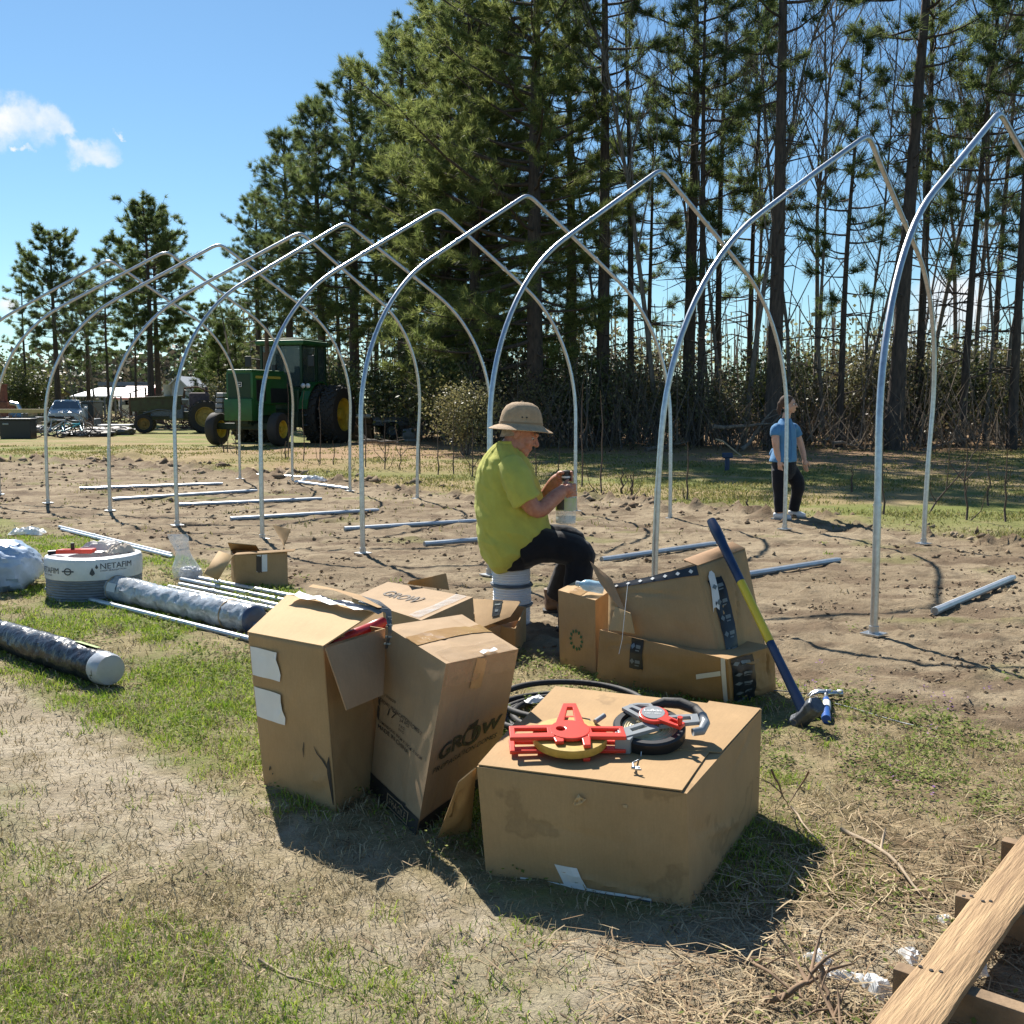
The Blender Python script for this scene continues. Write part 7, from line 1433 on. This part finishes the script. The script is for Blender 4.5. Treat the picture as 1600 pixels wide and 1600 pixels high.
for fx, dy, rz in ((Q(884, 975, -.2), -.2, -.15), (Q(862, 940, .38), .38, .1)):
    b = MB(); gx_ = fx.x; gy_ = YC + dy; f = lambda x, y, z: Vector((gx_ + x, gy_ + y + x * rz, z)); limb(b, [f(-.045, 0, .05), f(.03, 0, .052), f(.10, 0, .042), f(.165, 0, .034)], [.052, .054, .05, .034], 14); limb(b, [f(0, 0, .05), f(.0, 0, .11), f(-.005, 0, .16)], [.05, .05, .054])
    bt_ = fuse(b, 'boot', M['boot'], man, .007, 2); b = MB(); b.prism([(-.06, -.045), (-.04, -.055), (.06, -.055), (.17, -.045), (.20, 0), (.17, .045), (.06, .055), (-.04, .055), (-.06, .045)], f(0, 0, -.004), X_, Y_, .018); b.build('sole', M['black_soft'], bt_)
# sun helmet
ht = math.radians(3); HX = Vector((math.cos(ht), 0, -math.sin(ht))); HZ = Vector((math.sin(ht), 0, math.cos(ht))); hb = Q(814, 667, 0); b = MB(); rows = []
for x, z in ((.03, .155), (.055, .150), (.085, .130), (.105, .095), (.114, .055), (.118, .022), (.125, .012), (.150, .004), (.178, -.010), (.186, -.016), (.184, -.020), (.15, -.006), (.118, .0), (.10, .0)):
    rows.append([hb + HX * x * (1.10 if x > .12 else 1.16) * math.cos(a) + Y_ * x * (.98 if x > .12 else .93) * math.sin(a) + HZ * (z - .012 * (max(0, math.cos(a * 1)) ** 2) * (x > .13)) for a in [2 * PI * j / 40 for j in range(40)]])
st = b.grid(rows, closev=True, flip=True); b.add([hb + HX * .03 * 1.16 * math.cos(a) + Y_ * .03 * .93 * math.sin(a) + HZ * .155 for a in [2 * PI * j / 40 for j in range(40)]], [list(range(40))])
M['straw_hat'] = mat('tan woven hat', (.45, .315, .19), .85, var=.2, scale=22, bump=.5, bscale=180); hat = b.build('hat', M['straw_hat'], man, True, 50)
for x in (-.006, .022): b = MB(); cdir = Vector((x * 2, -1, .1)).normalized(); p = hb + HX * (x + .01) + HZ * .062 - Y_ * .1045; b.lathe([(.0052, -.004), (.0052, .003), (.001, .003)], p, cdir, 10); b.build('vent_eyelet', M['ink'], hat)
b = MB(); b.lathe([(.012, 0), (.012, .006), (.004, .009)], hb + HZ * .153, HZ, 12); b.build('crown_button', M['straw_hat'], hat, True)
b = MB(); rows = [[hb + HX * x * 1.16 * math.cos(a) + Y_ * x * .93 * math.sin(a) + HZ * z for a in [2 * PI * j / 40 for j in range(40)]] for x, z in ((.1195, .010), (.1200, .020), (.1185, .032))]; b.grid(rows, closev=True, flip=False); b.build('hat_band', mat('hat band', (.30, .205, .12), .85), hat, True)
# ------------------------------------------------------------------ walking woman
YC2 = 12.7; sc2 = 1 / 129.0
def W(px, py, dy=0.0): return D(px + 5, py, YC2 + dy)
wom = empty('person', (W(1222, 808).x, YC2, gz(0, YC2)), 'woman in a blue short-sleeved shirt and black trousers walking beyond the plot', 'person')
fw = Vector((.86, -.5, 0)); rt = Vector((-.5, -.86, 0)); b = MB(); hc2 = W(1227, 632, 0); R2 = Matrix(((fw.x, -rt.x, 0), (fw.y, -rt.y, 0), (0, 0, 1))); h2 = lambda x, y, z: hc2 + R2 @ Vector((x, y, z))
ball(b, h2(-.01, 0, .02), .088, .070, .085, R2); ball(b, h2(.03, 0, -.03), .058, .056, .07, R2); ball(b, h2(.055, 0, -.082), .026, .026, .02, R2); limb(b, [h2(.078, 0, .02), h2(.092, 0, -.005), h2(.104, 0, -.022), h2(.088, 0, -.032)], [.007, .009, .0125, .007], 8)
ball(b, h2(.082, 0, -.055), .011, .02, .005, R2); ball(b, h2(.08, 0, -.064), .011, .018, .006, R2)
for sd in (-1, 1): ball(b, h2(-.01, sd * .070, -.01), .016, .007, .026, R2); ball(b, h2(.05, sd * .035, -.025), .025, .022, .022, R2)
limb(b, [W(1225, 645), W(1223, 656), W(1222, 668)], [.048, .05, .07]); limb(b, [W(1222, 668), W(1222, 700), W(1221, 735)], [.10, .11, .12])
ra = [W(1206, 670, -.10), W(1207, 688, -.13), W(1209, 706, -.14), W(1213, 720, -.15)]; la = [W(1238, 670, .10), W(1243, 686, .12), W(1249, 704, .10), W(1252, 718, .06)]
limb(b, ra, [.05, .046, .038, .027]); limb(b, la, [.048, .044, .036, .026])
def hand(b, w, d, side, curl):      # palm, four unequal fingers, thumb on the side towards the front
    d = Vector(d).normalized(); s = Vector(side).normalized(); n = d.cross(s).normalized(); limb(b, [w, w + d * .035, w + d * .075], [.024, .03, .028], 10, 3)
    for i, (o_, L_) in enumerate(((-.024, .066), (-.008, .076), (.008, .072), (.023, .056))): p = w + d * .078 + s * o_; limb(b, [p, p + d * L_ * .45 + n * curl * .3, p + d * L_ * .8 + n * curl, p + d * L_ * .95 + n * curl * 1.7], [.0095, .009, .008, .0065], 7, 3)
    p = w + d * .025 - s * .026; limb(b, [p, p + d * .03 - s * .022, p + d * .062 - s * .026 + n * curl * .5], [.012, .0105, .008], 7, 3)
hand(b, ra[-1], (.12, -.03, -1), -fw + Vector((0, 0, 0)), .014); hand(b, la[-1], (.10, -.2, -1), -fw, .018)
R_leg = [W(1213, 732, -.06), W(1212, 765, -.06), W(1214, 802, -.08)]; L_leg = [W(1229, 732, .06), W(1243, 757, -.02), W(1236, 795, .08)]
for L_ in (R_leg, L_leg): limb(b, L_, [.08, .058, .042])
fuse(b, 'body', M['skin_f'], wom, .006, 2)
for sd in (-1, 1): b = MB(); ball(b, h2(.075, sd * .028, .002), .009, .009, .009); e = b.build('eye', M['white'], wom, True); b = MB(); ball(b, h2(.082, sd * .028, .001), .0035, .005, .005); b.build('pupil', M['black'], e, True)
for sd in (-1, 1): b = MB(); b.lathe([(.0175, -.001), (.019, 0), (.0175, .001)], h2(.094, sd * .029, .0), fw, 18); b.tube([h2(.092, sd * .045, .004), h2(.0, sd * .074, .01)], .0015, 4); b.build('glasses', M['black'], wom, True)
b = MB(); ball(b, h2(-.022, 0, .032), .092, .078, .086, R2); ball(b, h2(-.10, 0, .0), .035, .035, .045, R2); limb(b, [h2(-.09, 0, .01), h2(-.115, 0, -.06), h2(-.10, 0, -.13)], [.03, .028, .012], 10)
hr = fuse(b, 'hair', mat('brown hair', (.075, .04, .025), .85, var=.4, scale=40, stretch=(1, 1, 4)), wom, .007, 2)
b = MB(); rg = lambda px, py, a, c, dy=0: (W(px, py, dy), fw * a, rt * c)
ell_loft(b, [rg(1223, 654, .06, .065), rg(1222, 658, .078, .085), rg(1222, 664, .10, .135), rg(1222, 672, .12, .16), rg(1222, 690, .13, .155), rg(1221, 704, .135, .165), rg(1219, 716, .155, .185), rg(1218, 721, .16, .19)], 26)
limb(b, [W(1211, 667, -.05), W(1206, 671, -.10), W(1206, 681, -.125)], [.052, .056, .060]); limb(b, [W(1233, 667, .05), W(1238, 671, .10), W(1242, 681, .12)], [.052, .055, .058]); limb(b, [W(1205, 706, .04), W(1198, 711, .06)], [.05, .02])
def fold_s2(co): return .010 * (ridge(co[:, 0] * 7 + co[:, 1] * 4, co[:, 2] * 5, 5) - .6)
sh = fuse(b, 'shirt', cloth('blue chambray', (.085, .235, .44), .15), wom, .009, 2, fold_s2); b = MB(); b.tube([W(1229, 655, -.12), W(1231, 680, -.155), W(1232, 700, -.17), W(1231, 718, -.185)], .006, 5); b.build('button_placket', cloth('placket', (.06, .18, .36)), sh)
b = MB(); ell_loft(b, [rg(1221, 716, .13, .165), rg(1220, 728, .145, .175), rg(1220, 740, .14, .17), rg(1221, 748, .09, .12)], 22)
limb(b, [W(1214, 735, -.06), W(1213, 752, -.07), W(1213, 772, -.07), W(1215, 800, -.08)], [.105, .09, .075, .072]); limb(b, [W(1228, 735, .05), W(1238, 748, .0), W(1242, 760, -.02), W(1239, 778, .04), W(1235, 797, .08)], [.105, .092, .08, .068, .064])
fuse(b, 'trousers', cloth('dark jeans', (.012, .013, .018), .3), wom, .009, 2, lambda co: .009 * (ridge(co[:, 0] * 8, co[:, 2] * 7, 7) - .6))
M['shoe'] = mat('white canvas shoe', (.66, .68, .70), .6, var=.1)
for px, py, dy, lift in ((1213, 806, -.08, 0), (1236, 801, .1, .01)):
    c = W(px, py, dy); z0 = gz(0, YC2) + lift; f = lambda x, y, z: Vector((c.x, YC2 + dy, z0)) + fw * x - rt * y + Vector((0, 0, z)); b = MB(); limb(b, [f(-.07, 0, .045), f(0, 0, .05), f(.08, 0, .035), f(.14, 0, .026)], [.038, .042, .038, .024], 12); s_ = fuse(b, 'shoe', M['shoe'], wom, .008, 2)
    b = MB(); b.prism([(-.10, -.03), (-.05, -.04), (.08, -.042), (.15, -.025), (.15, .025), (.08, .042), (-.05, .04), (-.10, .03)], f(0, 0, -.003), fw, -rt, .018); b.build('sole', M['grey_pl'], s_)
